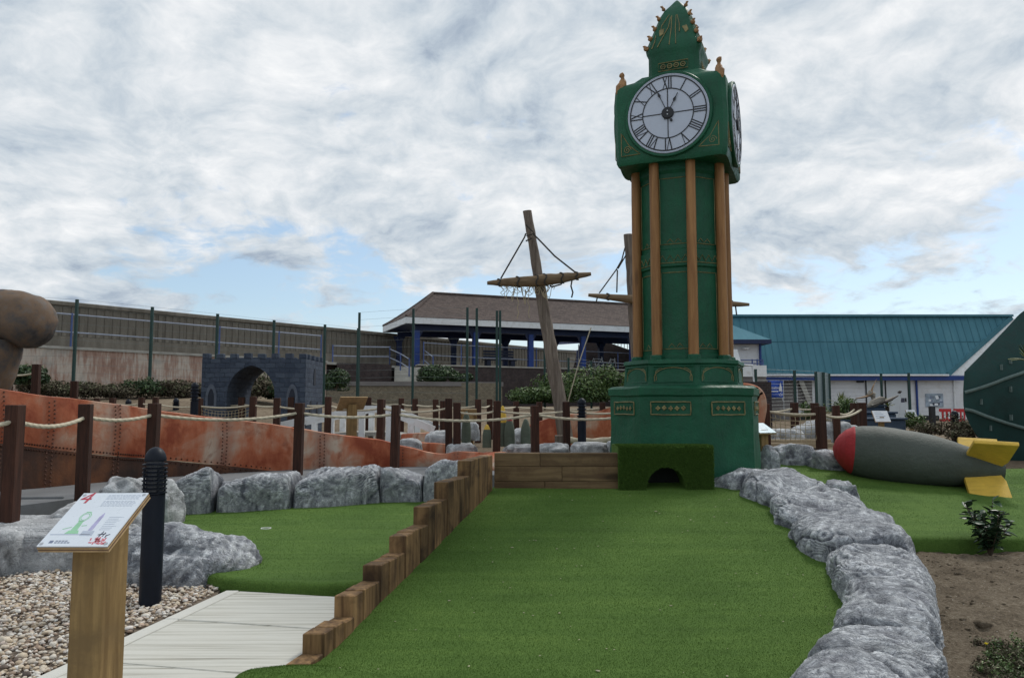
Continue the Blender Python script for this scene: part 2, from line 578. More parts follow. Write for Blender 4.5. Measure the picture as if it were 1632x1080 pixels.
POLE = wood('tower_pole_wood', (0.37, 0.19, 0.075), (0.2, 0.09, 0.034), 'z', 0.5, 0.55, 0.1, True, 0.25)
DIAL = plain('dial_shaded_white', (0.47, 0.51, 0.61), 0.35, 0.04, 2, 30, 0.03)  # white dial; its blue-grey shade is put into the base colour
BLACK = plain('black_metal', (0.012, 0.013, 0.017), 0.45, 0.15, 6, 60, 0.1)
DARKVOID = plain('tunnel_shade_panel', (0.01, 0.012, 0.011), 0.9, 0.1)  # near-black colour stands in for the shade inside the tunnel

# --- wood
POST = wood('dark_post_wood', (0.075, 0.030, 0.019), (0.022, 0.011, 0.008), 'z', 1.0, 0.75, 0.2, False, 0.3)
TIMBER = wood('retaining_timber', (0.31, 0.185, 0.083), (0.055, 0.029, 0.014), 'z', 0.45, 0.8, 0.35, True, 0.7, stain=(0.045, 0.025, 0.014))
TIMBERX = wood('retaining_board', (0.215, 0.142, 0.072), (0.075, 0.045, 0.024), 'x', 0.42, 0.8, 0.2, True, 0.45, stain=(0.10, 0.058, 0.032))
SIGNWOOD = wood('sign_post_wood', (0.33, 0.215, 0.09), (0.15, 0.09, 0.036), 'z', 0.6, 0.75, 0.1, True, 0.4, stain=(0.17, 0.11, 0.05))
PLY = plain('plywood_edge', (0.40, 0.27, 0.14), 0.7, 0.2, 20, 80, 0.2)
PLYDARK = plain('plywood_dark_ply', (0.15, 0.085, 0.05), 0.75, 0.2, 20, 80, 0.2)
MAST = wood('weathered_mast', (0.235, 0.19, 0.155), (0.075, 0.055, 0.044), 'z', 0.55, 0.85, 0.1, False, 0.5)
YARD = wood('yard_wood', (0.25, 0.175, 0.105), (0.1, 0.066, 0.04), 'x', 0.5, 0.85, 0.1, False, 0.4)
ROPE = plain('pale_rope', (0.5, 0.44, 0.33), 0.85, 0.15, 15, 120, 0.3)
DARKROPE = plain('tarred_rope', (0.055, 0.048, 0.042), 0.9, 0.2, 15, 120, 0.3)
NETROPE = plain('net_twine', (0.40, 0.33, 0.21), 0.9, 0.15, 15, 100, 0.2)
DECKWOOD = wood('deck_wood', (0.46, 0.37, 0.25), (0.3, 0.22, 0.14), 'x', 0.6, 0.75, 0.15, False, 0.3)

# --- hull
def m_rust(name, stops, low=False):
    m, T, b, co = start(name)
    n1 = T.noise(co, 0.75, 3, 0.5, 0.3)
    n2 = T.noise(co, 2.4, 6, 0.6, 0.5)
    n3 = T.noise(stretch(T, co, (1, 1, 0.25)), 9, 5, 0.65)
    k = T.math('ADD', T.math('MULTIPLY', n1, 0.5), T.math('ADD', T.math('MULTIPLY', n2, 0.35), T.math('MULTIPLY', n3, 0.15)))
    c = T.ramp(k, stops)
    if not low:
        cr = T.mapr(T.noise(co, 3.6, 5, 0.6, 0.8), 0.56, 0.68, 0, 0.5)
        c = T.mix(cr, c, (0.20, 0.043, 0.02))
        sm_ = T.n('ShaderNodeAttribute', attribute_name='seam').outputs['Fac']
        c = T.mix(T.math('MULTIPLY', sm_, T.mapr(n3, 0.3, 0.6, 0.35, 1.0)), c, (0.21, 0.05, 0.024))
    fin(T, b, c, T.mapr(n2, 0.3, 0.7, 0.6, 0.8), T.noise(co, 18, 6, 0.6), 0.25, 0.02, spec=0.25)
    return m
RUST = m_rust('rust_paint', [(0.39, (0.27, 0.058, 0.026)), (0.455, (0.43, 0.13, 0.062)), (0.515, (0.47, 0.235, 0.15)), (0.575, (0.51, 0.40, 0.31))])
RUSTLOW = m_rust('dark_rust_paint', [(0.33, (0.022, 0.018, 0.018)), (0.47, (0.075, 0.038, 0.026)), (0.6, (0.19, 0.075, 0.035)), (0.72, (0.12, 0.06, 0.04))], True)
RIVET = plain('rivet_brown', (0.10, 0.04, 0.024), 0.7, 0.2, 20)
def m_sculpt():
    m, T, b, co = start('sculpture_stone_paint')
    n1 = T.noise(co, 0.9, 4, 0.5, 0.3)
    n2 = T.noise(co, 6, 6, 0.6)
    k = T.math('ADD', T.math('MULTIPLY', n1, 0.7), T.math('MULTIPLY', n2, 0.3))
    c = T.ramp(k, [(0.40, (0.028, 0.028, 0.032)), (0.47, (0.085, 0.076, 0.072)), (0.55, (0.165, 0.108, 0.07)), (0.62, (0.15, 0.13, 0.118))])
    fin(T, b, c, 0.75, n2, 0.3, 0.03, spec=0.25)
    return m
SCULPT = m_sculpt()
# --- bomb
def m_bomb(name, col):
    m, T, b, co = start(name)
    n1 = T.noise(co, 1.6, 5, 0.6)
    n2 = T.noise(stretch(T, co, (0.6, 3, 3)), 9, 5, 0.65)
    k = T.math('ADD', T.math('MULTIPLY', n1, 0.55), T.math('MULTIPLY', n2, 0.45))
    c = T.ramp(k, [(0.3, tuple(x * 0.72 for x in col)), (0.7, tuple(min(1, x * 1.25) for x in col))])
    fin(T, b, c, 0.62, T.noise(co, 28, 6, 0.65), 0.4, 0.02, spec=0.3)
    return m
BOMB = m_bomb('bomb_grey_green', (0.07, 0.08, 0.068))
BOMBRED = m_bomb('bomb_red', (0.36, 0.025, 0.03))
BOMBYEL = m_bomb('bomb_yellow', (0.62, 0.40, 0.06))
SHELLG = m_bomb('shell_green', (0.095, 0.115, 0.085))

# --- far buildings
def m_seawall():
    m, T, b, co = start('sea_wall_concrete')
    n1 = T.noise(co, 0.5, 6, 0.62)
    n2 = T.noise(stretch(T, co, (1, 1, 0.12)), 3.2, 6, 0.65)
    k = T.math('ADD', T.math('MULTIPLY', n1, 0.4), T.math('MULTIPLY', n2, 0.6))
    c = T.ramp(k, [(0.32, (0.085, 0.074, 0.062)), (0.5, (0.155, 0.138, 0.115)), (0.7, (0.235, 0.21, 0.175))])
    fin(T, b, c, 0.9, T.noise(co, 12, 6), 0.4, 0.03, spec=0.15)
    return m
SEAWALL = m_seawall()
def m_pinkwall():
    m, T, b, co = start('flaking_pink_render')
    n1 = T.noise(co, 0.7, 6, 0.62, 0.3)
    n2 = T.noise(stretch(T, co, (6, 6, 0.8)), 1.6, 5, 0.7)
    k = T.math('ADD', T.math('MULTIPLY', n1, 0.5), T.math('MULTIPLY', n2, 0.5))
    c = T.ramp(k, [(0.34, (0.22, 0.12, 0.09)), (0.47, (0.36, 0.24, 0.19)), (0.55, (0.48, 0.41, 0.35)), (0.7, (0.58, 0.53, 0.46))])
    c = T.mix(T.mapr(T.noise(co, 0.9, 6, 0.6, 0.7), 0.55, 0.66, 0, 0.7), c, (0.33, 0.31, 0.28))
    fin(T, b, c, 0.9, n2, 0.5, 0.03, spec=0.15)
    return m
PINKWALL = m_pinkwall()
def m_brick(name, c1, c2, mortar, sc, bw=0.5, rh=0.25, scale2=(1, 1, 1)):
    m, T, b, co = start(name)
    sp = T.n('ShaderNodeSeparateXYZ', {0: co})
    uv = T.n('ShaderNodeCombineXYZ', {0: T.math('ADD', sp.outputs[0], sp.outputs[1]), 1: sp.outputs[2], 2: 0.0}).outputs[0]
    br = T.n('ShaderNodeTexBrick', {'Vector': uv, 'Color1': c1, 'Color2': c2, 'Mortar': mortar, 'Scale': sc, 'Mortar Size': 0.02, 'Bias': 0.0, 'Brick Width': bw, 'Row Height': rh})
    n = T.noise(co, 3, 7, 0.65)
    c = T.mix(T.mapr(n, 0.35, 0.7, 0, 0.5), br.outputs[0], tuple(x * 0.5 for x in c1))
    h = T.math('SUBTRACT', T.noise(co, 22, 5), T.math('MULTIPLY', br.outputs[1], 0.8))
    fin(T, b, c, 0.88, h, 0.5, 0.02, spec=0.15)
    return m
DARKBRICK = m_brick('dark_brick', (0.052, 0.04, 0.042), (0.085, 0.062, 0.058), (0.10, 0.09, 0.085), 4.0)
CREAMSTONE = m_brick('cream_rubble', (0.33, 0.28, 0.2), (0.19, 0.165, 0.125), (0.12, 0.10, 0.08), 4.5, 0.4, 0.22)
def m_castle():
    m, T, b, co = start('castle_stone_paint')
    sp = T.n('ShaderNodeSeparateXYZ', {0: co})
    uv = T.n('ShaderNodeCombineXYZ', {0: T.math('ADD', sp.outputs[0], sp.outputs[1]), 1: sp.outputs[2], 2: 0.0}).outputs[0]
    wv = T.n('ShaderNodeTexNoise', {'Vector': co, 'Scale': 5.0, 'Detail': 3}).outputs[1]
    uv = T.vmath('ADD', uv, T.vmath('MULTIPLY', T.vmath('SUBTRACT', wv, (.5, .5, .5)), (.10, .07, 0)))
    br = T.n('ShaderNodeTexBrick', {'Vector': uv, 'Color1': (0.04, 0.052, 0.078), 'Color2': (0.068, 0.085, 0.115), 'Mortar': (0.032, 0.04, 0.056), 'Scale': 3.4, 'Mortar Size': 0.025, 'Mortar Smooth': 0.6, 'Brick Width': 0.75, 'Row Height': 0.36})
    n = T.noise(co, 4.5, 7, 0.65, 0.3)
    c = T.mix(T.mapr(n, 0.5, 0.74, 0, 0.45), br.outputs[0], (0.10, 0.115, 0.15))
    h = T.math('SUBTRACT', T.noise(co, 14, 6), T.math('MULTIPLY', br.outputs[1], 0.5))
    fin(T, b, c, 0.85, h, 0.6, 0.04, spec=0.2)
    return m
CASTLE = m_castle()
CASTLETRIM = plain('castle_window_trim', (0.095, 0.11, 0.14), 0.85, 0.25, 8, 30, 0.4)
CASTLEDARK = plain('castle_recess_shade', (0.02, 0.024, 0.036), 0.85, 0.2, 6)  # dark plates on the wall: recess shade put into the colour
def m_tiles():
    m, T, b, co = start('brown_roof_tiles')
    sp = T.n('ShaderNodeSeparateXYZ', {0: co})
    uv = T.n('ShaderNodeCombineXYZ', {0: T.math('ADD', sp.outputs[0], T.math('MULTIPLY', sp.outputs[1], 0.1)), 1: sp.outputs[2], 2: 0.0}).outputs[0]
    br = T.n('ShaderNodeTexBrick', {'Vector': uv, 'Color1': (0.065, 0.049, 0.045), 'Color2': (0.12, 0.09, 0.08), 'Mortar': (0.06, 0.044, 0.038), 'Scale': 4.6, 'Mortar Size': 0.03, 'Brick Width': 0.9, 'Row Height': 0.36})
    n = T.noise(co, 1.1, 6, 0.65)
    c = T.mix(T.mapr(n, 0.4, 0.7, 0, 0.5), br.outputs[0], (0.125, 0.094, 0.078))
    c = T.mix(T.mapr(T.noise(co, 5, 6, 0.7), 0.6, 0.7, 0, 0.5), c, (0.2, 0.175, 0.155))
    fin(T, b, c, 0.85, T.math('SUBTRACT', T.noise(co, 8, 4), br.outputs[1]), 0.6, 0.03, spec=0.2)
    return m
TILES = m_tiles()
WHITEPAINT = plain('white_paint', (0.70, 0.71, 0.72), 0.6, 0.06, 2, 30, 0.08, dirt=(0.5, 0.48, 0.44))
WHITEWALL = plain('white_wall_boards', (0.66, 0.66, 0.68), 0.65, 0.07, 0.8, 20, 0.1, dirt=(0.52, 0.5, 0.47))
DOORGREY = plain('pale_grey_door', (0.56, 0.58, 0.60), 0.55, 0.05, 2)
PANELGREY = plain('grey_brown_panel', (0.17, 0.155, 0.15), 0.7, 0.15, 1)
NAVY = plain('navy_blue_paint', (0.008, 0.017, 0.065), 0.5, 0.15, 2)
ROYAL = plain('royal_blue_paint', (0.012, 0.042, 0.2), 0.45, 0.15, 2)
RAILBLUE = plain('rail_blue_paint', (0.055, 0.085, 0.22), 0.45, 0.2, 3)
RAILGREY = plain('rail_grey_tube', (0.26, 0.29, 0.37), 0.45, 0.15, 3, metal=0.3)
def m_teal():
    m, T, b, co = start('teal_sheet_roof')
    n1 = T.noise(stretch(T, co, (3.0, 0.25, 0.25)), 1.0, 5, 0.6)
    n2 = T.noise(co, 0.7, 5, 0.6)
    k = T.math('ADD', T.math('MULTIPLY', n1, 0.55), T.math('MULTIPLY', n2, 0.45))
    c = T.ramp(k, [(0.35, (0.06, 0.165, 0.21)), (0.55, (0.078, 0.2, 0.25)), (0.7, (0.10, 0.235, 0.285))])
    fin(T, b, c, 0.85, n1, 0.1, 0.02, spec=0.12)
    return m
TEAL = m_teal()
FENCEGREEN = plain('fence_green', (0.010, 0.038, 0.032), 0.5, 0.2, 4)
WIRE = plain('fence_wire', (0.14, 0.17, 0.17), 0.5, 0.1, 4, metal=0.3)
DARKGREENHULL = plain('dark_green_boards', (0.0055, 0.038, 0.034), 0.6, 0.3, 1.3, 30, 0.3)
HULLROPE = plain('grey_green_rope', (0.12, 0.165, 0.155), 0.85, 0.15, 12)
BANNERBLUE = plain('banner_blue', (0.02, 0.075, 0.40), 0.55, 0.15, 2)
WHITEPRINT = plain('white_print', (0.78, 0.79, 0.82), 0.6, 0.02, 2)
REDPLASTIC = plain('red_plastic', (0.46, 0.025, 0.03), 0.45, 0.12, 3)
PLANTER = plain('blue_grey_planter', (0.055, 0.085, 0.13), 0.7, 0.25, 3, dirt=(0.09, 0.11, 0.14))
BENCHBLUE = plain('bench_navy', (0.018, 0.024, 0.05), 0.6, 0.2, 3)
BOLLARDM = plain('bollard_black', (0.006, 0.009, 0.017), 0.5, 0.2, 5, 40, 0.05, spec=0.22)
BOLLARDGLASS = plain('bollard_lens', (0.06, 0.065, 0.08), 0.25, 0.1, 5)
GULL = wood('carved_bird_wood', (0.40, 0.27, 0.16), (0.14, 0.09, 0.06), 'x', 0.8, 0.75, 0.1, False, 0.4)
GULLGREY = wood('carved_bird_grey', (0.42, 0.38, 0.32), (0.10, 0.085, 0.07), 'x', 0.9, 0.8, 0.1, False, 0.4)
GULLDARK = plain('carved_bird_dark', (0.05, 0.04, 0.035), 0.8, 0.2, 6)
CONC = plain('pale_concrete', (0.36, 0.345, 0.31), 0.9, 0.15, 1.5, 30, 0.3, dirt=(0.22, 0.2, 0.17))
SIGNWHITE = plain('sign_white', (0.70, 0.745, 0.80), 0.3, 0.02, 2, 20, 0.02)
SIGNBLUE = plain('sign_pale_blue', (0.30, 0.47, 0.55), 0.3, 0.15, 5, 20, 0.02)
PRINTGREY = plain('print_grey', (0.46, 0.51, 0.60), 0.4, 0.05, 30)
PRINTSLATE = plain('print_slate', (0.17, 0.20, 0.29), 0.4, 0.1, 30)
PRINTRED = plain('print_red', (0.46, 0.05, 0.075), 0.4, 0.1, 20)
PRINTPINK = plain('print_pink', (0.60, 0.16, 0.19), 0.4, 0.2, 60)
PRINTGREEN = plain('print_green', (0.30, 0.58, 0.36), 0.4, 0.1, 20)
PRINTLILAC = plain('print_lilac', (0.42, 0.40, 0.60), 0.4, 0.1, 20)
PRINTDARK = plain('print_dark', (0.05, 0.05, 0.08), 0.4, 0.1, 20)
STEEL = plain('steel_screw', (0.5, 0.51, 0.53), 0.35, 0.05, 10, metal=0.8)
MAPPOSTER = plain('map_poster', (0.27, 0.32, 0.38), 0.4, 0.5, 3, 10, 0.02)
def m_leaf(name, stops, rough=0.5):
    m, T, b, co = start(name)
    a = T.n('ShaderNodeAttribute', attribute_name='tint').outputs['Fac']
    c = T.ramp(a, stops)
    fin(T, b, c, rough, spec=0.35)
    return m
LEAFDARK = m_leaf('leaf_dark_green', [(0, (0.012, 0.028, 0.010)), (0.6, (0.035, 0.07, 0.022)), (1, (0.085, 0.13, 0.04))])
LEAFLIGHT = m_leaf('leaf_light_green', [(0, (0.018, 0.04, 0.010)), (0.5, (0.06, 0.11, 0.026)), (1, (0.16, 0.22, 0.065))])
LEAFDRY = m_leaf('leaf_dry', [(0, (0.03, 0.024, 0.016)), (0.5, (0.095, 0.075, 0.048)), (0.8, (0.07, 0.085, 0.035)), (1, (0.26, 0.22, 0.15))], 0.8)
LEAFPALM = m_leaf('leaf_palm', [(0, (0.03, 0.05, 0.012)), (0.6, (0.10, 0.14, 0.03)), (1, (0.26, 0.28, 0.08))])
LEAFGLOSS = m_leaf('leaf_glossy', [(0, (0.02, 0.045, 0.02)), (1, (0.05, 0.10, 0.035))], 0.35)
def m_shrubleaf():
    m, T, b, co = start('shrub_leaf')
    c = T.ramp(rnd(T), [(0, (0.012, 0.034, 0.018)), (0.6, (0.03, 0.065, 0.03)), (1, (0.075, 0.125, 0.06))])
    fin(T, b, c, 0.38, T.noise(co, 60, 3), 0.2, 0.003, spec=0.4)
    return m
SHRUBLEAF = m_shrubleaf()
STEM = plain('plant_stem', (0.075, 0.055, 0.035), 0.85, 0.2, 10)
YELLOWPETAL = plain('yellow_petal', (0.75, 0.6, 0.02), 0.6, 0.1, 10)
CUPWHITE = plain('golf_cup_white', (0.8, 0.8, 0.78), 0.5, 0.03, 5)

# ------------------------------------------------------------------ terrain
def lerp_tab(y, tab):
    return np.interp(y, [t[0] for t in tab], [t[1] for t in tab])
def ground_h(x, y):
    left = lerp_tab(y, [(-10, -.06), (11.3, -.06), (12.2, .25), (15, .52), (19, .85), (23.5, 1.62), (29, 2.1), (60, 2.2), (400, 2.2)])
    mid_ = lerp_tab(y, [(-10, -.06), (11.3, -.06), (12.2, .25), (15, .52), (19, .80), (25, 1.25), (34, 1.4), (400, 1.4)])
    u = np.clip((-4.5 - x - (y - 17) * .14) / 2.5, 0, 1)
    left = left * u + mid_ * (1 - u)
    right = lerp_tab(y, [(-10, -.06), (7.4, -.06), (9.0, .10), (11, .45), (14, .50), (25, .58), (43, .66), (400, .7)])
    t = np.clip((x - 5.0) / 6.0, 0, 1)
    t = t * t * (3 - 2 * t)
    return left * (1 - t) + right * t
def grid_mesh(name, xs, ys, hf, smooth=True):
    xx, yy = np.meshgrid(xs, ys)
    zz = hf(xx.ravel(), yy.ravel())
    v = np.stack([xx.ravel(), yy.ravel(), zz], 1)
    nx, ny = len(xs), len(ys)
    i = np.arange(nx * ny).reshape(ny, nx)
    f = np.stack([i[:-1, :-1].ravel(), i[:-1, 1:].ravel(), i[1:, 1:].ravel(), i[1:, :-1].ravel()], 1)
    return mesh_np(name, v, f, smooth=smooth)
def _gh(x, y):
    z = ground_h(x, y)
    n = fbm(np.stack([x * .8, y * .8, x * 0 + 2.0], 1), 4, 3) * .05
    return z + np.where(y > 12.5, n, 0)
gx = np.concatenate([np.linspace(-600, -40, 15)[:-1], np.linspace(-40, 50, 181), np.linspace(50, 600, 15)[1:]])
gy = np.concatenate([np.linspace(-40, -6, 6)[:-1], np.linspace(-6, 60, 133), np.linspace(60, 900, 15)[1:]])
g = link('ground', grid_mesh('ground', gx, gy, _gh), None, EARTH)
tag(g, kind='structure')

# ramp of the hole: rises from the tee end to the tower
RS = 0.137
def ramp_z(y):
    t = y - 4.66
    s = 0.25
    return RS * np.where(t > s, t, np.where(t < -s, 0, (t + s) ** 2 / (4 * s))) + 0.012
# right boundary (x) of the ramp at a given y
RB = [(3.9, 1.55), (4.32, 1.72), (5.0, 2.2), (5.42, 2.42), (6.05, 2.58), (6.84, 2.62), (8.11, 2.72), (9.4, 2.75)]
def wall_x(y):
    """right face of the stepped timber wall"""
    return -1.10 + 0.2234 * (y - 4.66)
def mat_corner(y):
    """the mat wraps round the end of the timber wall and has a rounded near corner"""
    s = np.clip((4.52 - y) / .12, 0, 1); t2 = np.clip((4.3 - y) / .34, 0, 1)
    return -.27 * s * s * (3 - 2 * s) + .38 * t2 ** 2
def ramp_mesh():
    ys = np.linspace(3.95, 9.0, 102)
    n = 80
    V, F = [], []
    for j, y in enumerate(ys):
        x0 = float(wall_x(max(y, 4.2))) - 0.03
        x0 += float(mat_corner(np.array([y]))[0])
        x1 = float(np.interp(y, [a for a, b in RB], [b for a, b in RB])) + 0.12
        for i in range(n):
            s = i / (n - 1)
            x = x0 + (x1 - x0) * s
            V.append((x, y, 0.0))
    V = np.array(V)
    z = ramp_z(V[:, 1])
    # the pile rolls over at the front edge
    fr = np.clip((4.25 - V[:, 1]) / 0.30, 0, 1)
    z = z + 0.075 * np.exp(-((V[:, 0] + 1.15) / 0.4) ** 2) * np.exp(-((V[:, 1] - 4.28) / .2) ** 2)
    z = z - fr ** 2 * 0.03 + fbm(np.stack([V[:, 0] * 1.4, V[:, 1] * 1.4, z * 0 + 5], 1), 3, 9) * 0.008
    V[:, 2] = z
    i = np.arange(len(ys) * n).reshape(len(ys), n)
    F = np.stack([i[:-1, :-1].ravel(), i[:-1, 1:].ravel(), i[1:, 1:].ravel(), i[1:, :-1].ravel()], 1)
    return V, F
rv_, rf_ = ramp_mesh()
# give the mat a hem down to the ground along its outline at the front
ny_, nx_ = 102, 80
hem = []
V = list(map(tuple, rv_)); F = [list(f) for f in rf_]
idx = np.arange(ny_ * nx_).reshape(ny_, nx_)
edge = list(idx[::-1, 0][-12:]) + list(idx[0, 1:])
b0 = len(V)
for e in edge:
    x, y, z = V[e]
    V.append((x, y - 0.015, -0.02))
for k in range(len(edge) - 1):
    F.append([edge[k], b0 + k, b0 + k + 1, edge[k + 1]])
ramp = link('putting_ramp', mesh_np('putting_ramp', np.array(V), np.array(F), smooth=True), None, TURF)
tag(ramp, kind='structure')

def flat_green(name, poly, zf, res=0.08, hem=0.12, lipw=0.10):
    """a turf mat over a polygon, its rim rolling down over the edge"""
    bm = bmesh.new()
    n = len(poly)
    # dense outline
    pts = []
    for i in range(n):
        a, b = Vector(poly[i]), Vector(poly[(i + 1) % n])
        m = max(2, int((b - a).length / 0.25))
        for k in range(m):
            pts.append(a.lerp(b, k / m))
    # smooth the outline
    for _ in range(2):
        pts = [(pts[i - 1] + pts[i] * 2 + pts[(i + 1) % len(pts)]) / 4 for i in range(len(pts))]
    cx = sum((p.x for p in pts)) / len(pts); cy = sum((p.y for p in pts)) / len(pts)
    c = Vector((cx, cy))
    rings = []
    prof = [(0.0, -hem), (0.0, -hem * 0.4), (0.012, -0.02), (0.035, -0.004), (0.07, 0.004), (0.15, 0.0)]
    def inset(k):
        out = []
        for i in range(len(pts)):
            t = (pts[(i + 1) % len(pts)] - pts[i - 1]).normalized()
            nn = Vector((-t.y, t.x))
            out.append(pts[i] + nn * k)
        return out
    for d, dz in prof:
        rings.append([bm.verts.new((p.x, p.y, zf(p.x, p.y) + dz)) for p in inset(d)])
    for k in range(len(rings) - 1):
        for i in range(len(pts)):
            j = (i + 1) % len(pts)
            bm.faces.new((rings[k][i], rings[k][j], rings[k + 1][j], rings[k + 1][i]))
    inner = [v.co.copy() for v in rings[-1]]
    bm.faces.new(rings[-1])
    bmesh.ops.recalc_face_normals(bm, faces=bm.faces)
    bmesh.ops.triangulate(bm, faces=[f for f in bm.faces if len(f.verts) > 4])
    for f in bm.faces: f.smooth = True
    me = bpy.data.meshes.new(name)
    bm.to_mesh(me); bm.free()
    o = link(name, me, None, TURF)
    tag(o, kind='structure')
    return o, pts

LGZ = 0.10
left_green_poly = [(-2.30, 6.28), (-1.28, 6.12), (-0.98, 6.4), (-0.30, 8.9), (-0.2, 11.6), (-1.6, 11.6), (-2.9, 11.3), (-4.2, 10.6), (-5.1, 10.0), (-5.1, 8.9), (-4.0, 7.6), (-2.9, 6.9)]
left_green, lg_pts = flat_green('left_green', left_green_poly, lambda x, y: LGZ)
def rg_z(x, y):
    return 0.2 + (y - 7.8) * (0.165 - 0.055 * np.clip((x - 4.0) / 2.5, 0, 1))
right_green_poly = [(2.9, 7.9), (3.6, 7.75), (5.2, 7.7), (7.2, 7.55), (9.5, 7.4), (10.5, 8.4), (10.5, 11.0), (8.0, 11.4), (5.0, 11.0), (3.4, 11.0), (3.0, 10.6), (2.75, 9.0)]
right_green, rgp = flat_green('right_green', right_green_poly, rg_z, hem=0.17)

# dark grey walk between the rope posts and the rusty hull
mb = MB()
mb.slab([(-9.5, 6.6), (-5.6, 7.4), (-5.0, 9.0), (-4.2, 10.9), (-2.9, 11.5), (-0.6, 11.9), (1.2, 12.0), (1.2, 14.2), (-1.6, 14.3), (-4.5, 13.4), (-7.5, 11.2), (-9.5, 9.6)], 0.1, 0.43)
p = mb.build('path', PATHGREY); tag(p, kind='structure')
# a kerb seam across that walk
mb = MB(); mb.bar((-8.2, 8.6, .432), (-5.15, 8.95, .432), .05, .05); k_ = mb.build('kerb', PATHGREY, p, bevel=.008)

# soil bed
def soil_h(x, y):
    q = np.stack([x * 2.2, y * 2.2, x * 0 + 1.0], 1)
    q2 = np.stack([x * 13, y * 13, x * 0 + 4.0], 1)
    e = np.interp(y, [a for a, b in RB], [b for a, b in RB])
    dip = np.clip((e + .22 - x) / .15, 0, 1) * .2
    return -dip + 0.045 + fbm(q, 3, 21) * .05 + np.maximum(fbm(q2, 3, 5), -0.1) * .035 + 0.004 * (y - 5)
so = link('soil_bed', grid_mesh('soil_bed', np.linspace(1.2, 11.0, 330), np.linspace(2.6, 8.15, 190), soil_h), None, SOIL)
tag(so, kind='structure')

# gravel
gb = MB(); gb.slab([(-9.0, 2.0), (-2.9, 2.0), (-2.62, 4.0), (-2.33, 6.2), (-2.6, 7.4), (-9.0, 7.6)], -0.05, -0.002)
gbo = gb.build('gravel_bed', GRAVELBED); tag(gbo, kind='structure')
def pebbles():
    rng = np.random.default_rng(5)
    sets = []
    for sub, n, (xa, xb, ya, yb) in ((2, 10000, (-4.3, -2.2, 3.7, 7.2)), (1, 9000, (-6.8, -2.2, 3.0, 7.4))):
        x = rng.uniform(xa, xb, n); y = rng.uniform(ya, yb, n)
        edge = np.interp(y, [2.0, 4.0, 6.2, 7.4], [-2.93, -2.66, -2.37, -2.45])
        ok = x < edge
        if sub == 1:
            ok &= ~((x > -4.3) & (y > 3.7) & (y < 7.2))
        x, y = x[ok], y[ok]
        m = len(x)
        v, f = ico(sub)
        sc = rng.lognormal(math.log(0.0108), 0.32, m)[:, None] * np.stack([rng.uniform(.9, 1.5, m), rng.uniform(.8, 1.15, m), rng.uniform(.5, .85, m)], 1)
        base = v[None] * (1 + 0.22 * vnoise(v * 1.7, 3)[None, :, None])
        jit = 1 + rng.normal(0, .09, (m, len(v)))
        V = base * jit[:, :, None] * sc[:, None, :]
        a = rng.uniform(0, 2 * math.pi, m); t = rng.normal(0, .35, m)
        ca, sa, ct, st = np.cos(a), np.sin(a), np.cos(t), np.sin(t)
        X, Y, Z = V[..., 0].copy(), V[..., 1].copy(), V[..., 2].copy()
        Y, Z = Y * ct[:, None] - Z * st[:, None], Y * st[:, None] + Z * ct[:, None]
        X, Y = X * ca[:, None] - Y * sa[:, None], X * sa[:, None] + Y * ca[:, None]
        lay = rng.uniform(0, 1, m)
        V = np.stack([X + x[:, None], Y + y[:, None], Z + (0.004 + lay * .018)[:, None]], 2).reshape(-1, 3)
        F = (f[None] + (np.arange(m) * len(v))[:, None, None]).reshape(-1, 3)
        tint = np.repeat(rng.uniform(0, 1, m), len(v))
        sets.append((V, F, tint))
    V = np.concatenate([s[0] for s in sets]); tint = np.concatenate([s[2] for s in sets])
    F = np.concatenate([sets[0][1], sets[1][1] + len(sets[0][0])])
    o = link('gravel', mesh_np('gravel', V, F, smooth=True, attrs={'tint': tint}), None, PEBBLE)
    tag(o, 'loose cream and brown gravel beside the pale slab path', 'gravel', kind='stuff')
pebbles()

# pale path of timber-grain slabs
sp_root = empty('slab_path', (-1.9, 4.6, 0), kind='structure')
Lx = lambda y: float(np.interp(y, [-4, 2.2, 4.14, 6.27], [-3.7, -2.90, -2.60, -2.27]))
def slab_poly(ya, yb, skew=0.2):
    out = []
    xl_a, xl_b = Lx(ya) + .11, Lx(yb) + .11
    def right(y):
        return -1.2 + 0.02 * (y - 4) if y > 4.0 else 3.2
    xr_a, xr_b = right(ya), right(yb)
    k = .22
    return [(xl_a, ya), (xr_a, ya - k * (xr_a - xl_a)), (xr_b, yb - k * (xr_b - xl_b)), (xl_b, yb)]
joints = [6.26, 5.44, 4.58, 3.72, 2.86, 2.0, 1.1, 0.2, -0.7, -1.6]
for ya, yb in zip(joints[1:], joints[:-1]):
    mb = MB()
    mb.slab(slab_poly(ya + .008, yb - .008), -0.06, 0.03 + random.uniform(-.002, .003))
    mb.build('slab', SLAB, sp_root, bevel=.006, world=True)
    mb = MB()
    a, b = Vector((Lx(ya) + .05, ya + .004, 0)), Vector((Lx(yb) + .05, yb - .004, 0))
    mb.slab([(Lx(ya), ya + .004), (Lx(ya) + .104, ya + .004), (Lx(yb) + .104, yb - .004), (Lx(yb), yb - .004)], -0.06, 0.034)
    mb.build('edge_strip', SLABEDGE, sp_root, bevel=.006, world=True)

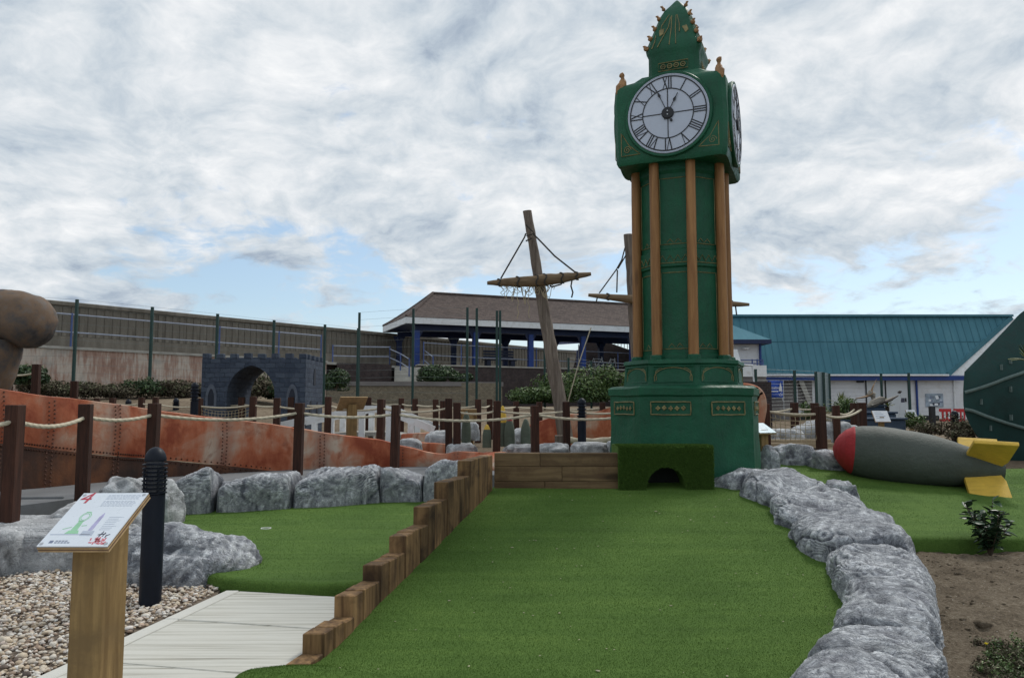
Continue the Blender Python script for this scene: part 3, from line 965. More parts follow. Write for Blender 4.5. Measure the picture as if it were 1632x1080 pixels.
# ------------------------------------------------------------------ turf blades on mats
def blades(name, pts, h, label, seed, lean=0.8, w=0.0017):
    """pts: (n,3) roots, normals up"""
    rng = np.random.default_rng(seed)
    n = len(pts)
    a = rng.uniform(0, 2 * math.pi, n)
    ca, sa = np.cos(a), np.sin(a)
    hh = h * rng.uniform(.6, 1.25, n)
    ln = rng.uniform(0, lean, n) * hh
    la = rng.uniform(0, 2 * math.pi, n)
    V = np.zeros((n, 3, 3))
    V[:, 0] = pts + np.stack([-ca * w, -sa * w, np.zeros(n)], 1)
    V[:, 1] = pts + np.stack([ca * w, sa * w, np.zeros(n)], 1)
    V[:, 2] = pts + np.stack([np.cos(la) * ln, np.sin(la) * ln, hh], 1)
    F = np.arange(n * 3).reshape(n, 3)
    tint = np.repeat(rng.beta(2, 2, n), 3)
    o = link(name, mesh_np(name, V.reshape(-1, 3), F, attrs={'tint': tint}), None, BLADE)
    tag(o, label, 'turf pile', kind='stuff')
    return o
def ramp_surface(x, y):
    z = ramp_z(y) + 0.075 * np.exp(-((x + 1.15) / 0.4) ** 2) * np.exp(-((y - 4.28) / .2) ** 2)
    fr = np.clip((4.25 - y) / 0.30, 0, 1)
    return z - fr ** 2 * 0.03 + fbm(np.stack([x * 1.4, y * 1.4, x * 0 + 5], 1), 3, 9) * 0.008
rng = np.random.default_rng(11)
n = 330000
y = 3.96 + 4.75 * rng.power(1.0, n) ** 1.35
x = rng.uniform(-1.55, 2.75, n)
x0 = wall_x(np.maximum(y, 4.2)) - .02
x0 = x0 + mat_corner(y)
x1 = np.interp(y, [a for a, b in RB], [b for a, b in RB])
ok = (x > x0) & (x < x1)
x, y = x[ok], y[ok]
blades('ramp_turf_pile', np.stack([x, y, ramp_surface(x, y) - .002], 1), 0.009, 'dense short green pile covering the wide putting ramp', 1)
def in_poly(x, y, poly):
    c = np.zeros(len(x), bool)
    n = len(poly)
    for i in range(n):
        x1, y1 = poly[i][0], poly[i][1]; x2, y2 = poly[i - 1][0], poly[i - 1][1]
        c ^= ((y1 > y) != (y2 > y)) & (x < (x2 - x1) * (y - y1) / (y2 - y1 + 1e-12) + x1)
    return c
def mat_blades(name, pts, zf, nflat, bbox, label, seed, hem):
    rng = np.random.default_rng(seed)
    x = rng.uniform(bbox[0], bbox[1], nflat); y = rng.uniform(bbox[2], bbox[3], nflat)
    ok = in_poly(x, y, [(p.x, p.y) for p in pts])
    x, y = x[ok], y[ok]
    A = np.stack([x, y, zf(x, y) - .002], 1)
    # rim
    rim = []
    L = len(pts)
    for k in range(26000):
        i = rng.integers(L); t = rng.uniform()
        q = pts[i].lerp(pts[(i + 1) % L], t)
        if q.y > 8.4: continue
        rim.append((q.x, q.y, zf(q.x, q.y) - rng.uniform(0, hem)))
    rim = np.array(rim)
    blades(name, np.concatenate([A, rim]), 0.011, label, seed, 0.9)
mat_blades('left_turf_pile', lg_pts, lambda x, y: LGZ + x * 0, 90000, (-5.2, -.2, 6.1, 11.6), 'short green pile of the lower green left of the timber wall', 2, .1)
mat_blades('right_turf_pile', rgp, rg_z, 90000, (2.7, 10.5, 7.4, 11.4), 'short green pile of the green under the bomb', 3, .15)

# golf hole in the left green
hc = P(424, 838, 8.9)
mb = MB()
mb.lathe([(.054, -.05), (.058, -.05), (.058, .008), (.050, .008), (.050, -.05)], 28, Matrix.Translation((hc.x, hc.y, LGZ)), cap=False)
one('golf_cup', mb, CUPWHITE, 'small white rimmed golf hole cup in the left green', 'golf hole', loc=(hc.x, hc.y, LGZ), smooth=True)

# ------------------------------------------------------------------ rocks
def rock(parent, c, size, rz=0.0, seed=0, sub=5, e=0.62, mat=None, tilt=(0, 0), swirl=1.0, low=0.13, name='rock', top=None):
    """a sculpted rock: c = centre of its base, size = full width, depth, height"""
    v, f = ico(sub)
    v = v.copy()
    n = v / np.linalg.norm(v, axis=1)[:, None]
    s = np.sign(n) * np.abs(n) ** e
    s /= np.max(np.abs(s), axis=0)
    # big planes and lumps
    sd = seed * 13 + 5
    lump = fbm(n * 1.25 + sd, 2, sd)
    crack = ridged(n * 1.8 + sd * .7, 3, sd + 2)
    r = 1 + low * 1.6 * lump + low * 0.45 * (np.clip(crack, 0.0, 1) - 0.4)
    s = s * r[:, None]
    s[:, 2] = np.where(s[:, 2] < -.25, -.25, s[:, 2])
    S = np.array(size) * .5
    p = s * S
    p[:, 2] = (s[:, 2] + .25) / 1.25 * size[2]
    if top is not None:        # slope of the top along x
        p[:, 2] *= 1 + top * s[:, 0]
    # tool marks: warped ripples plus ridged chips
    w = fbm(p * 3.3 + sd, 3, sd + 7)[:, None] * np.array([[.5, .5, .5]])
    q = p + w * 0.34
    ang = seed * 1.3
    ph = (q[:, 0] * math.cos(ang) + q[:, 1] * math.sin(ang) + q[:, 2] * 1.2) * 62
    rip = np.sin(ph + 2.2 * fbm(p * 5 + sd, 2, sd + 9))
    rip = np.sign(rip) * np.abs(rip) ** .7
    amp = np.clip(.55 + .8 * fbm(p * 2.2 + sd, 2, sd + 3), 0, 1) * swirl
    chip = ridged(p * 8.5 + sd, 3, sd + 4) - .45
    chip2 = fbm(p * 26 + sd, 2, sd + 6)
    fine = rip * amp * .007 + chip * .017 + chip2 * .006
    nn = n / np.maximum(S, .05)
    nn /= np.linalg.norm(nn, axis=1)[:, None]
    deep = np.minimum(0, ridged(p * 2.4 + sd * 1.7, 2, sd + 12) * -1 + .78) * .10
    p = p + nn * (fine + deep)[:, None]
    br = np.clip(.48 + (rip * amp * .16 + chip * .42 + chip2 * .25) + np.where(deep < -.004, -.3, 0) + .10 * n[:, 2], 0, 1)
    cz, sz = math.cos(rz), math.sin(rz)
    x, y = p[:, 0].copy(), p[:, 1].copy()
    p[:, 0], p[:, 1] = x * cz - y * sz, x * sz + y * cz
    p[:, 2] += p[:, 0] * tilt[0] + p[:, 1] * tilt[1]
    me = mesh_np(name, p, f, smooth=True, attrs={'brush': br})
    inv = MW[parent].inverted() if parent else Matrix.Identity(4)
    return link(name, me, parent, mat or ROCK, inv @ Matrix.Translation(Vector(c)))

# rows of sculpted rocks: one continuous bank, tooled into rocks with open joints
def rock_chain(parent, nodes, cuts, seed, res=.011, mat=None, blocky=.55, amp=1.0, skew=.0, joint=.10):
    """nodes: (near foot xyz, far foot xyz, top z); cuts: node parameters of the joints"""
    A = [np.array([*f, *b, t], float) for f, b, t in nodes]
    def sec(u):
        """section at node parameter u (array)"""
        u = np.clip(u, 0, len(A) - 1)
        return np.stack([np.interp(u, range(len(A)), [n_[k] for n_ in A]) for k in range(7)], -1)
    uu = np.linspace(0, len(A) - 1, 200)
    S_ = sec(uu)
    for _ in range(10):
        S_[1:-1] = (S_[:-2] + S_[1:-1] * 2 + S_[2:]) / 4
    def sec2(u):
        return np.stack([np.interp(u, uu, S_[:, k]) for k in range(7)], -1)
    out = []
    for ci in range(len(cuts) - 1):
        u0, u1 = cuts[ci], cuts[ci + 1]
        rs_ = np.random.default_rng(seed * 50 + ci)
        p0, p1 = sec2(np.array([u0]))[0], sec2(np.array([u1]))[0]
        Ls = np.linalg.norm((p0[:3] + p0[3:6] - p1[:3] - p1[3:6]) / 2)
        Wd = np.linalg.norm(p0[3:6] - p0[:3]) + .5
        ns = int(max(24, min(130, Ls / res))); nt = int(max(30, min(120, Wd * 1.25 / res)))
        a_ = np.linspace(0, 1, ns); th = np.linspace(0, 1, nt)
        aa, tt_ = np.meshgrid(a_, th, indexing='ij')
        aa, tt_ = aa.ravel(), tt_.ravel()
        sk0, sk1 = skew + rs_.normal(0, .05), skew + rs_.normal(0, .05)
        bend0 = fbm(np.stack([tt_ * 3, tt_ * 0 + seed, tt_ * 0 + ci], 1), 2, 3) * .10
        bend1 = fbm(np.stack([tt_ * 3, tt_ * 0 + seed, tt_ * 0 + ci + 1], 1), 2, 3) * .10
        ua = u0 + sk0 * (tt_ - .5) * 2 + bend0 * (u1 - u0); ub = u1 + sk1 * (tt_ - .5) * 2 + bend1 * (u1 - u0)
        gap = .012 / max(Ls, .2)
        q = sec2(ua + (ub - ua) * (gap + (1 - 2 * gap) * aa))
        f_, b_, tz = q[:, :3], q[:, 3:6], q[:, 6]
        ang_ = tt_ * math.pi
        cs, sn = np.cos(ang_), np.sin(ang_)
        lat = .5 - .5 * np.sign(cs) * np.abs(cs) ** blocky
        hgt = np.abs(sn) ** (blocky * .9)
        base = f_ + (b_ - f_) * lat[:, None]
        z0 = f_[:, 2] + (b_[:, 2] - f_[:, 2]) * lat - .12
        hh = (tz - z0)
        # each rock has its own tilt and its ends roll into the joint
        tl = rs_.normal(0, .10); tl2 = rs_.normal(0, .07)
        e = np.abs(2 * aa - 1)
        roll = 1 - joint * e ** 4 - .85 * np.clip((e - .93) / .07, 0, 1) ** 1.5
        hh = hh * (1 + tl * (aa - .5) * 2 + tl2 * (lat - .5)) * (1 + (.05 if ci % 2 else -.04) + rs_.normal(0, .04)) * roll
        c_ = (f_ + b_) / 2
        wide = (1 + .07 * (1 - e ** 3)) * (1 - .16 * e ** 6)
        p = c_ + (base - c_) * wide[:, None]
        p[:, 2] = z0 + hgt * hh
        nrm_ = np.zeros_like(p)
        dirv = (b_ - f_); dirv[:, 2] = 0; dirv /= np.linalg.norm(dirv, axis=1)[:, None]
        nrm_ += dirv * (-cs)[:, None]; nrm_[:, 2] += sn * 1.0
        nrm_ /= np.linalg.norm(nrm_, axis=1)[:, None]
        sd = seed * 31 + ci * 7
        w_ = np.stack([fbm(p * 3.1 + k_ * 9 + sd, 3, sd + k_) for k_ in range(3)], 1)
        qq = p + w_ * .16
        d1, d2, d3 = rs_.normal(0, 1), rs_.normal(0, 1), 1.6 + rs_.uniform(0, .8)
        nd = math.sqrt(d1 * d1 + d2 * d2 + d3 * d3)
        ph = (qq[:, 0] * d1 + qq[:, 1] * d2 + qq[:, 2] * d3) / nd * rs_.uniform(85, 120)
        rip = 1 - 2 * np.abs((ph / math.pi) % 1 * 2 - 1) ** 1.5
        am = np.clip(.35 + 1.1 * fbm(p * 2.4 + sd, 2, sd + 3), 0, 1)
        lump = (.55 - 1.7 * np.abs(vnoise(p * 2.1 + sd, sd + 5))) * .8 + (.5 - 1.7 * np.abs(vnoise(p * 4.6 + sd + 40, sd + 6))) * .35
        chip = (ridged(p * 7.0 + sd, 3, sd + 4) - .45) * .6
        chip2 = fbm(p * 24 + sd, 3, sd + 6)
        crk = np.clip(ridged(qq * 1.7 + sd * .7, 1, sd + 12) - .9, 0, 1) / .1
        fine = rip * am * .0065 + chip * .016 + chip2 * .008
        p = p + nrm_ * ((lump * .05 + fine - crk * .022) * amp)[:, None]
        br = np.clip(.50 + rip * am * .26 + chip * .38 + chip2 * .40 - crk * .45 - .55 * np.clip((e - .93) / .07, 0, 1), 0, 1)
        i = np.arange(ns * nt).reshape(ns, nt)
        F_ = np.stack([i[:-1, :-1].ravel(), i[1:, :-1].ravel(), i[1:, 1:].ravel(), i[:-1, 1:].ravel()], 1)
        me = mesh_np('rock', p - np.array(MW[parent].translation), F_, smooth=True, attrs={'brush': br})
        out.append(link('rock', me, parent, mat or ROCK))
    return out
def RZ_(y): return float(ramp_z(np.array([y]))[0])
rb = empty('rock_border', (2.8, 6.5, 0.0), 0, 'chain of sculpted grey rocks curving along the right edge of the ramp', 'rock border')
right_nodes = [((2.22, 8.95, .52), (2.75, 9.55, .48), .74), ((2.44, 8.60, .52), (3.12, 9.02, .40), .80), ((2.58, 8.08, .46), (3.48, 8.45, .26), .73), ((2.54, 7.45, .38), (3.56, 7.80, .12), .63), ((2.49, 6.84, .30), (3.46, 7.05, .04), .56),
               ((2.46, 6.30, .22), (3.30, 6.42, .04), .49), ((2.40, 5.80, .16), (3.05, 5.76, .03), .40), ((2.26, 5.35, .1), (2.82, 5.20, .03), .32), ((2.04, 4.95, .05), (2.60, 4.74, .03), .26), ((1.76, 4.55, .02), (2.34, 4.32, .03), .23), ((1.52, 4.22, .01), (2.05, 3.90, .02), .21), ((1.25, 3.9, .0), (1.8, 3.5, .0), .20)]
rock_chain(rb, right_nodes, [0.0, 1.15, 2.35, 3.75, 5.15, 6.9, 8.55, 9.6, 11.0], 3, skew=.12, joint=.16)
rock(rb, (X_at(1340, 8.75, .5), 8.78, .30), (.34, .30, .34), .3, seed=31, e=.5, sub=4)

# back border of the left green
lb = empty('rock_border', (-3.0, 11.0, LGZ), 0, 'row of blocky grey painted rocks along the back of the left green', 'rock border')
def LN(px, pyf, pyt, dep=.6):
    d = (CAM_H - LGZ) * FPX / (pyf - 645)
    x = X_at(px, d, LGZ)
    return ((x, d, LGZ), (x - .05, d + dep, .40), Zat(pyt, d + .25))
left_nodes = [LN(205, 822, 768), LN(262, 818, 760), LN(337, 814, 757), LN(400, 811, 754), LN(468, 807, 752), LN(540, 803, 748), LN(604, 798, 748), LN(640, 797, 749), LN(675, 797, 747), LN(710, 799, 738), LN(760, 802, 745)]
rock_chain(lb, left_nodes, [0, 1.0, 2.0, 4.0, 6.0, 8.0, 10.0], 5, blocky=.36, skew=.03, res=.013, joint=.14)
# rocks by the walk at the far left
lf = empty('rock_border', (-4.6, 8.2, 0.0), 0, 'pale weathered rocks around the foot of the left rope posts', 'rock border')
rock(lf, (X_at(188, 8.9, .5), 9.0, .0), (.62, .5, .66), .3, seed=52, e=.75, mat=ROCKPALE, low=.12)
rock(lf, (X_at(240, 9.4, .4), 9.4, .0), (.72, .55, .58), -.2, seed=53, e=.55, mat=ROCKPALE)
rock(lf, (X_at(150, 8.1, .3), 8.15, -.03), (1.15, .95, .50), .35, seed=54, e=.6, mat=ROCKPALE, low=.12, swirl=.5)
rock(lf, (X_at(52, 7.3, .2), 7.55, -.05), (1.45, 1.15, .45), .25, seed=55, e=.5, mat=ROCKPALE, low=.08, swirl=.35, sub=6)
rock(lf, (X_at(-95, 6.9, .2), 7.3, -.05), (1.3, 1.2, .47), .1, seed=56, e=.5, mat=ROCKPALE, low=.08, swirl=.35)
bo = rock(None, (X_at(292, 6.85, .1), 6.92, -.06), (1.14, .80, .47), -.12, seed=61, sub=6, e=.72, top=-.16, low=.15, name='boulder')
tag(bo, 'low grey boulder between the black bollard and the left green', 'boulder')
# rocks by the bomb
rr = empty('rock_border', (4.0, 10.6, .6), 0, 'grey rocks edging the right green beside the bomb nose', 'rock border')
rock(rr, (X_at(1262, 10.9, .7), 10.95, .45), (.68, .5, .52), .1, seed=71, e=.62)
rock(rr, (X_at(1338, 10.75, .6), 10.7, .45), (.95, .45, .38), -.15, seed=72, e=.6, top=-.3)
rock(rr, (X_at(1228, 10.2, .6), 10.3, .35), (.24, .4, .56), .2, seed=73, e=.6, sub=4)

# ------------------------------------------------------------------ stepped timber wall
TH = 0.13
steps = [(4.653, .157, 3), (5.057, .284, 3), (5.49, .385, 3), (5.95, .511, 3), (6.48, .659, 3), (7.0, .803, 4), (7.72, .947, 5)]
tw = empty('timber_wall', (wall_x(6.6), 6.6, 0), 0, 'stepped wall of upright dark brown timbers climbing left of the ramp', 'retaining wall')
ang = math.atan(0.2234)
ends = [s[0] for s in steps[1:]] + [8.64]
def timber(y0, y1, ztop, zbot):
    mb = MB()
    j = random.uniform(-.006, .006)
    o = random.uniform(-.005, .005)
    x0, x1 = wall_x(y0) + o, wall_x(y1) + o
    zt = ztop + j
    mb.hexa([(x0 - TH, y0, zbot), (x0, y0, zbot), (x1, y1, zbot), (x1 - TH, y1, zbot)],
            [(x0 - TH, y0, zt + random.uniform(-.003, .003)), (x0, y0, zt), (x1, y1, zt), (x1 - TH, y1, zt + random.uniform(-.003, .003))])
    return mb.build('timber', TIMBER, tw, bevel=.006, world=True)
timber(4.463, 4.65, .05, -.1)
for (y0, zt, n), y1 in zip(steps, ends):
    for k in range(n):
        a = y0 + (y1 - y0) * k / n + .003
        b = y0 + (y1 - y0) * (k + 1) / n - .003
        timber(a, b, zt, -.1)
# low board wall that closes the top of the ramp
bw = empty('board_wall', (.5, 8.78, .5), 0, 'low wall of horizontal brown boards across the top of the ramp', 'retaining wall')
xa, xb = -.20, 1.23
zs = [.46, .645, .81, .962]
for k in range(3):
    xm = .36 + random.uniform(-.05, .05) + (.2 if k == 1 else 0)
    for x0, x1 in ((xa, xm), (xm, xb)):
        mb = MB(); dy = random.uniform(-.004, .004)
        mb.box((x0 + .0015, 8.72 + dy, zs[k] + .0015), (x1 - .0015, 8.85 + dy, zs[k + 1] - .0015))
        mb.build('board', TIMBERX, bw, bevel=.005, world=True)

# ------------------------------------------------------------------ clock tower
TZ = .42
TX, TY = X_at(1087, 9.9, 3.0), 9.9
tower = empty('clock_tower', (TX, TY, TZ), R(-22.8), 'tall green clock tower with wooden columns and white dials at the head of the ramp', 'clock tower')
def octa(ap, z, n=1):
    """octagon loop, faces towards -Y first; n subdivisions per side"""
    rc = ap / math.cos(math.pi / 8)
    cs = [Vector((rc * math.cos(R(-90 - 22.5 + 45 * k)), rc * math.sin(R(-90 - 22.5 + 45 * k)), z)) for k in range(8)]
    out = []
    for k in range(8):
        a, b = cs[k], cs[(k + 1) % 8]
        for i in range(n):
            out.append(a.lerp(b, i / n))
    return out
def wobble(mb, amp, sc, seed):
    p = np.array([tuple(v) for v in mb.v])
    for ax in range(3):
        d = fbm(p * sc + ax * 31.7, 3, seed + ax) * amp
        for i in range(len(mb.v)):
            mb.v[i][ax] += d[i]
def oct_stack(levels, n=8):
    """levels: (apothem, z)"""
    mb = MB()
    rings = [octa(a, z, n) for a, z in levels]
    mb.rings(rings)
    return mb
def dense(levels, step=.12):
    out = []
    for (a0, z0), (a1, z1) in zip(levels[:-1], levels[1:]):
        m = max(1, int(abs(z1 - z0) / step))
        for i in range(m):
            out.append((a0 + (a1 - a0) * i / m, z0 + (z1 - z0) * i / m))
    out.append(levels[-1])
    return out
z = lambda w: w - TZ          # world height -> local
BA = .885
mb = oct_stack(dense([(BA + .005, -.12), (BA, .3), (BA - .01, z(1.60)), (BA + .012, z(1.62)), (BA + .015, z(1.70)), (BA - .02, z(1.725)), (.70, z(1.74))]), 10)
wobble(mb, .016, 2.6, 3)
base = mb.build('base', GREEN, tower, smooth=True, angle=28)
UA = .70
mb = oct_stack(dense([(UA + .01, z(1.73)), (UA, z(1.80)), (UA - .005, z(1.98)), (UA + .02, z(2.0)), (UA + .01, z(2.045)), (.60, z(2.06)), (.45, z(2.065))]), 8)
wobble(mb, .012, 3.0, 13)
mb.build('upper_plinth', GREEN, tower, smooth=True, angle=28)
SA = .485
SB, ST = z(2.05), z(4.56)
mb = oct_stack(dense([(SA + .02, SB), (SA + .02, z(2.12)), (SA, z(2.14)), (SA, z(3.20)), (SA + .025, z(3.22)), (SA + .025, z(3.42)), (SA, z(3.44)), (SA, z(4.40)), (SA + .03, z(4.44)), (SA + .03, ST)]), 5)
wobble(mb, .006, 4.0, 23)
mb.build('shaft', GREEN, tower, smooth=True, angle=25)
# ring foot of each pole and the poles
PR = .585
for k in range(8):
    a = R(-90 + 22.5 + 45 * k)
    cx, cy = PR * math.cos(a), PR * math.sin(a)
    mb = MB()
    lean = random.uniform(-.006, .006)
    prof = []
    for i in range(13):
        t = i / 12
        r = .0635 - .004 * t + random.uniform(-.0012, .0012)
        prof.append((r, SB + .05 + (ST - SB - .05) * t))
    rings = [[(cx + lean * t_ + r * math.cos(2 * math.pi * i / 16), cy + r * math.sin(2 * math.pi * i / 16), zz) for i in range(16)] for (r, zz), t_ in zip(prof, [i / 12 for i in range(13)])]
    mb.rings(rings)
    po = mb.build('column', POLE, tower, smooth=True)
    mb = MB(); mb.lathe([(.088, SB - .02), (.086, SB + .05), (.075, SB + .062), (.05, SB + .062)], 8, Matrix.Translation((cx, cy, 0)) @ Matrix.Rotation(a + R(22.5), 4, 'Z'))
    mb.build('column_foot', GREEN, po, bevel=.004)

def face_m(k, ap, zz=0.0):
    """frame of face k of an octagon: x along the face, -y outward, z up"""
    return Matrix.Rotation(R(45 * k), 4, 'Z') @ Matrix.Translation((0, -ap, zz))
def rect_path(x0, x1, z0, z1, wob=.003):
    pts = []
    for (a, b) in (((x0, z0), (x1, z0)), ((x1, z0), (x1, z1)), ((x1, z1), (x0, z1)), ((x0, z1), (x0, z0))):
        for i in range(6):
            t = i / 6
            pts.append((a[0] + (b[0] - a[0]) * t + random.uniform(-wob, wob), 0, a[1] + (b[1] - a[1]) * t + random.uniform(-wob, wob)))
    return pts
GR = .0075
for k in range(8):
    s = .885 * math.tan(math.pi / 8)
    # base panel: gold frame and five cross flowers
    mb = MB(); M = face_m(k, BA + .004)
    zc0, zc1 = z(1.385), z(1.535)
    mb.tube(rect_path(-.235, .235, zc0, zc1), GR, 6, M, closed=True)
    pan = mb.build('gold_frame', GOLD, tower, smooth=True)
    for i in range(5):
        cx = -.15 + .075 * i; cz = (zc0 + zc1) / 2 + random.uniform(-.006, .006)
        mf = MB()
        for q in range(4):
            a = q * math.pi / 2 + random.uniform(-.2, .2)
            mf.lathe([(.001, 0), (.012, .008), (.014, .018), (.006, .027), (.001, .03)], 6, M @ Matrix.Translation((cx, -.002, cz)) @ Matrix.Rotation(a, 4, 'Y') @ Matrix.Scale(.5, 4, (0, 1, 0)))
        mf.build('gold_flower', GOLD, pan, smooth=True)
    # upper plinth: arched recess frame
    s2 = UA * math.tan(math.pi / 8)
    mb = MB(); M = face_m(k, UA + .002)
    zb, zt = z(1.775), z(1.965)
    hw = s2 - .05
    mb.tube(rect_path(-hw, hw, zb, zt, .002), .009, 6, M, closed=True)
    fr_ = mb.build('panel_moulding', GREEN, tower, smooth=True)
    mb = MB()
    arc = [(hw * .94 * math.cos(t), 0, zb + .06 + (zt - zb - .075) * math.sin(t)) for t in np.linspace(0, math.pi, 17)]
    mb.tube([(hw * .94, 0, zb + .01)] + arc + [(-hw * .94, 0, zb + .01)], .0055, 6, M)
    for sx in (-1, 1):
        mb.tube([(sx * hw * (.55 + .35 * t), 0, zt - .02 - .05 * t * t) for t in np.linspace(0, 1, 6)], .004, 5, M)
        mb.tube([(sx * hw * (.86 - .02 * math.sin(6 * t)), 0, zb + .02 + .1 * t) for t in np.linspace(0, 1, 8)], .004, 5, M)
    mb.build('gold_scroll', GOLD, fr_, smooth=True)
    # shaft panels
    M = face_m(k, SA + .003)
    hw = SA * math.tan(math.pi / 8) - .03
    mb = MB()
    mb.tube(rect_path(-hw, hw, z(2.19), z(3.14), .002), .0055, 5, M, closed=True)
    mb.tube(rect_path(-hw, hw, z(3.50), z(4.34), .002), .0055, 5, M, closed=True)
    for x0 in (-.09, .01):
        mb.tube([(x0 - .0 + .08 * t, 0, z(3.52) + .045 * (1 - abs(2 * t - 1))) for t in np.linspace(0, 1, 9)], .004, 5, M)
        mb.tube([(x0 - .0 + .08 * t, 0, z(2.21) + .045 * (1 - abs(2 * t - 1))) for t in np.linspace(0, 1, 9)], .004, 5, M)
    M2 = face_m(k, SA + .028)
    hw2 = hw + .02
    mb.tube([(-hw2, 0, z(3.26)), (hw2, 0, z(3.26))], .005, 5, M2)
    mb.tube([(-hw2 + 2 * hw2 * i / 8, 0, z(3.28) + (.075 if i % 2 else 0)) for i in range(9)], .005, 5, M2)
    mb.build('gold_line', GOLD, tower, smooth=True)

# --- head
HA = .69
H0, H1 = z(4.52), z(5.50)
def sq(a, zz, n=8, c=.05):
    cs = [(-a + c, -a), (a - c, -a), (a, -a + c), (a, a - c), (a - c, a), (-a + c, a), (-a, a - c), (-a, -a + c)]
    out = []
    for k in range(8):
        p, q = Vector((*cs[k], zz)), Vector((*cs[(k + 1) % 8], zz))
        m = n if k % 2 == 0 else 2
        for i in range(m):
            out.append(p.lerp(q, i / m))
    return out
mb = MB()
lv = [(.30, H0 + .03, .03), (.58, H0 + .0, .04), (HA - .02, H0 - .01, .045), (HA, H0 + .03, .05)]
lv += [(HA + .012 * math.sin(t * math.pi), H0 + .03 + (H1 - H0 - .03) * t, .05) for t in np.linspace(.1, 1, 10)]
lv += [(HA - .03, H1 + .06, .07), (HA - .12, H1 + .12, .12), (.52, H1 + .19, .16), (.40, H1 + .235, .12), (.31, H1 + .26, .06)]
mb.rings([sq(a, zz, 10, c) for a, zz, c in lv])
wobble(mb, .022, 2.2, 33)
mb.build('clock_housing', GREEN, tower, smooth=True, angle=32)

def stroke(mb, a, b, w, th, M):
    """flat bar in the dial plane (x, z), raised towards -y"""
    a, b = Vector((a[0], 0, a[1])), Vector((b[0], 0, b[1]))
    t = (b - a).normalized()
    s = Vector((-t.z, 0, t.x)) * (w / 2)
    mb.hexa([a - s, a + s, b + s, b - s], [p + Vector((0, -th, 0)) for p in (a - s, a + s, b + s, b - s)], M)
def ringflat(r0, r1, th, n=72):
    mb = MB()
    rings = []
    for r, y in ((r0, 0), (r0, -th), (r1, -th), (r1, 0)):
        rings.append([(r * math.cos(2 * math.pi * i / n), y, r * math.sin(2 * math.pi * i / n)) for i in range(n)])
    rings.append(rings[0])
    mb.rings(rings, False, False)
    return mb
NUM = ['XII', 'I', 'II', 'III', 'IIII', 'V', 'VI', 'VII', 'VIII', 'IX', 'X', 'XI']
def numeral(txt, M):
    mb = MB()
    wd = {'I': .029, 'V': .070, 'X': .064}
    tot = sum(wd[c] for c in txt)
    x = -tot / 2
    h = .145
    for c in txt:
        w = wd[c]
        if c == 'I':
            stroke(mb, (x + w / 2, 0), (x + w / 2, h), .0125, .006, M)
        elif c == 'V':
            stroke(mb, (x + .006, h), (x + w / 2, 0), .013, .006, M)
            stroke(mb, (x + w - .006, h), (x + w / 2, 0), .007, .0055, M)
        else:
            stroke(mb, (x + .007, h), (x + w - .007, 0), .013, .006, M)
            stroke(mb, (x + w - .007, h), (x + .007, 0), .007, .0055, M)
        x += w
    return mb
CZ = z(5.085)
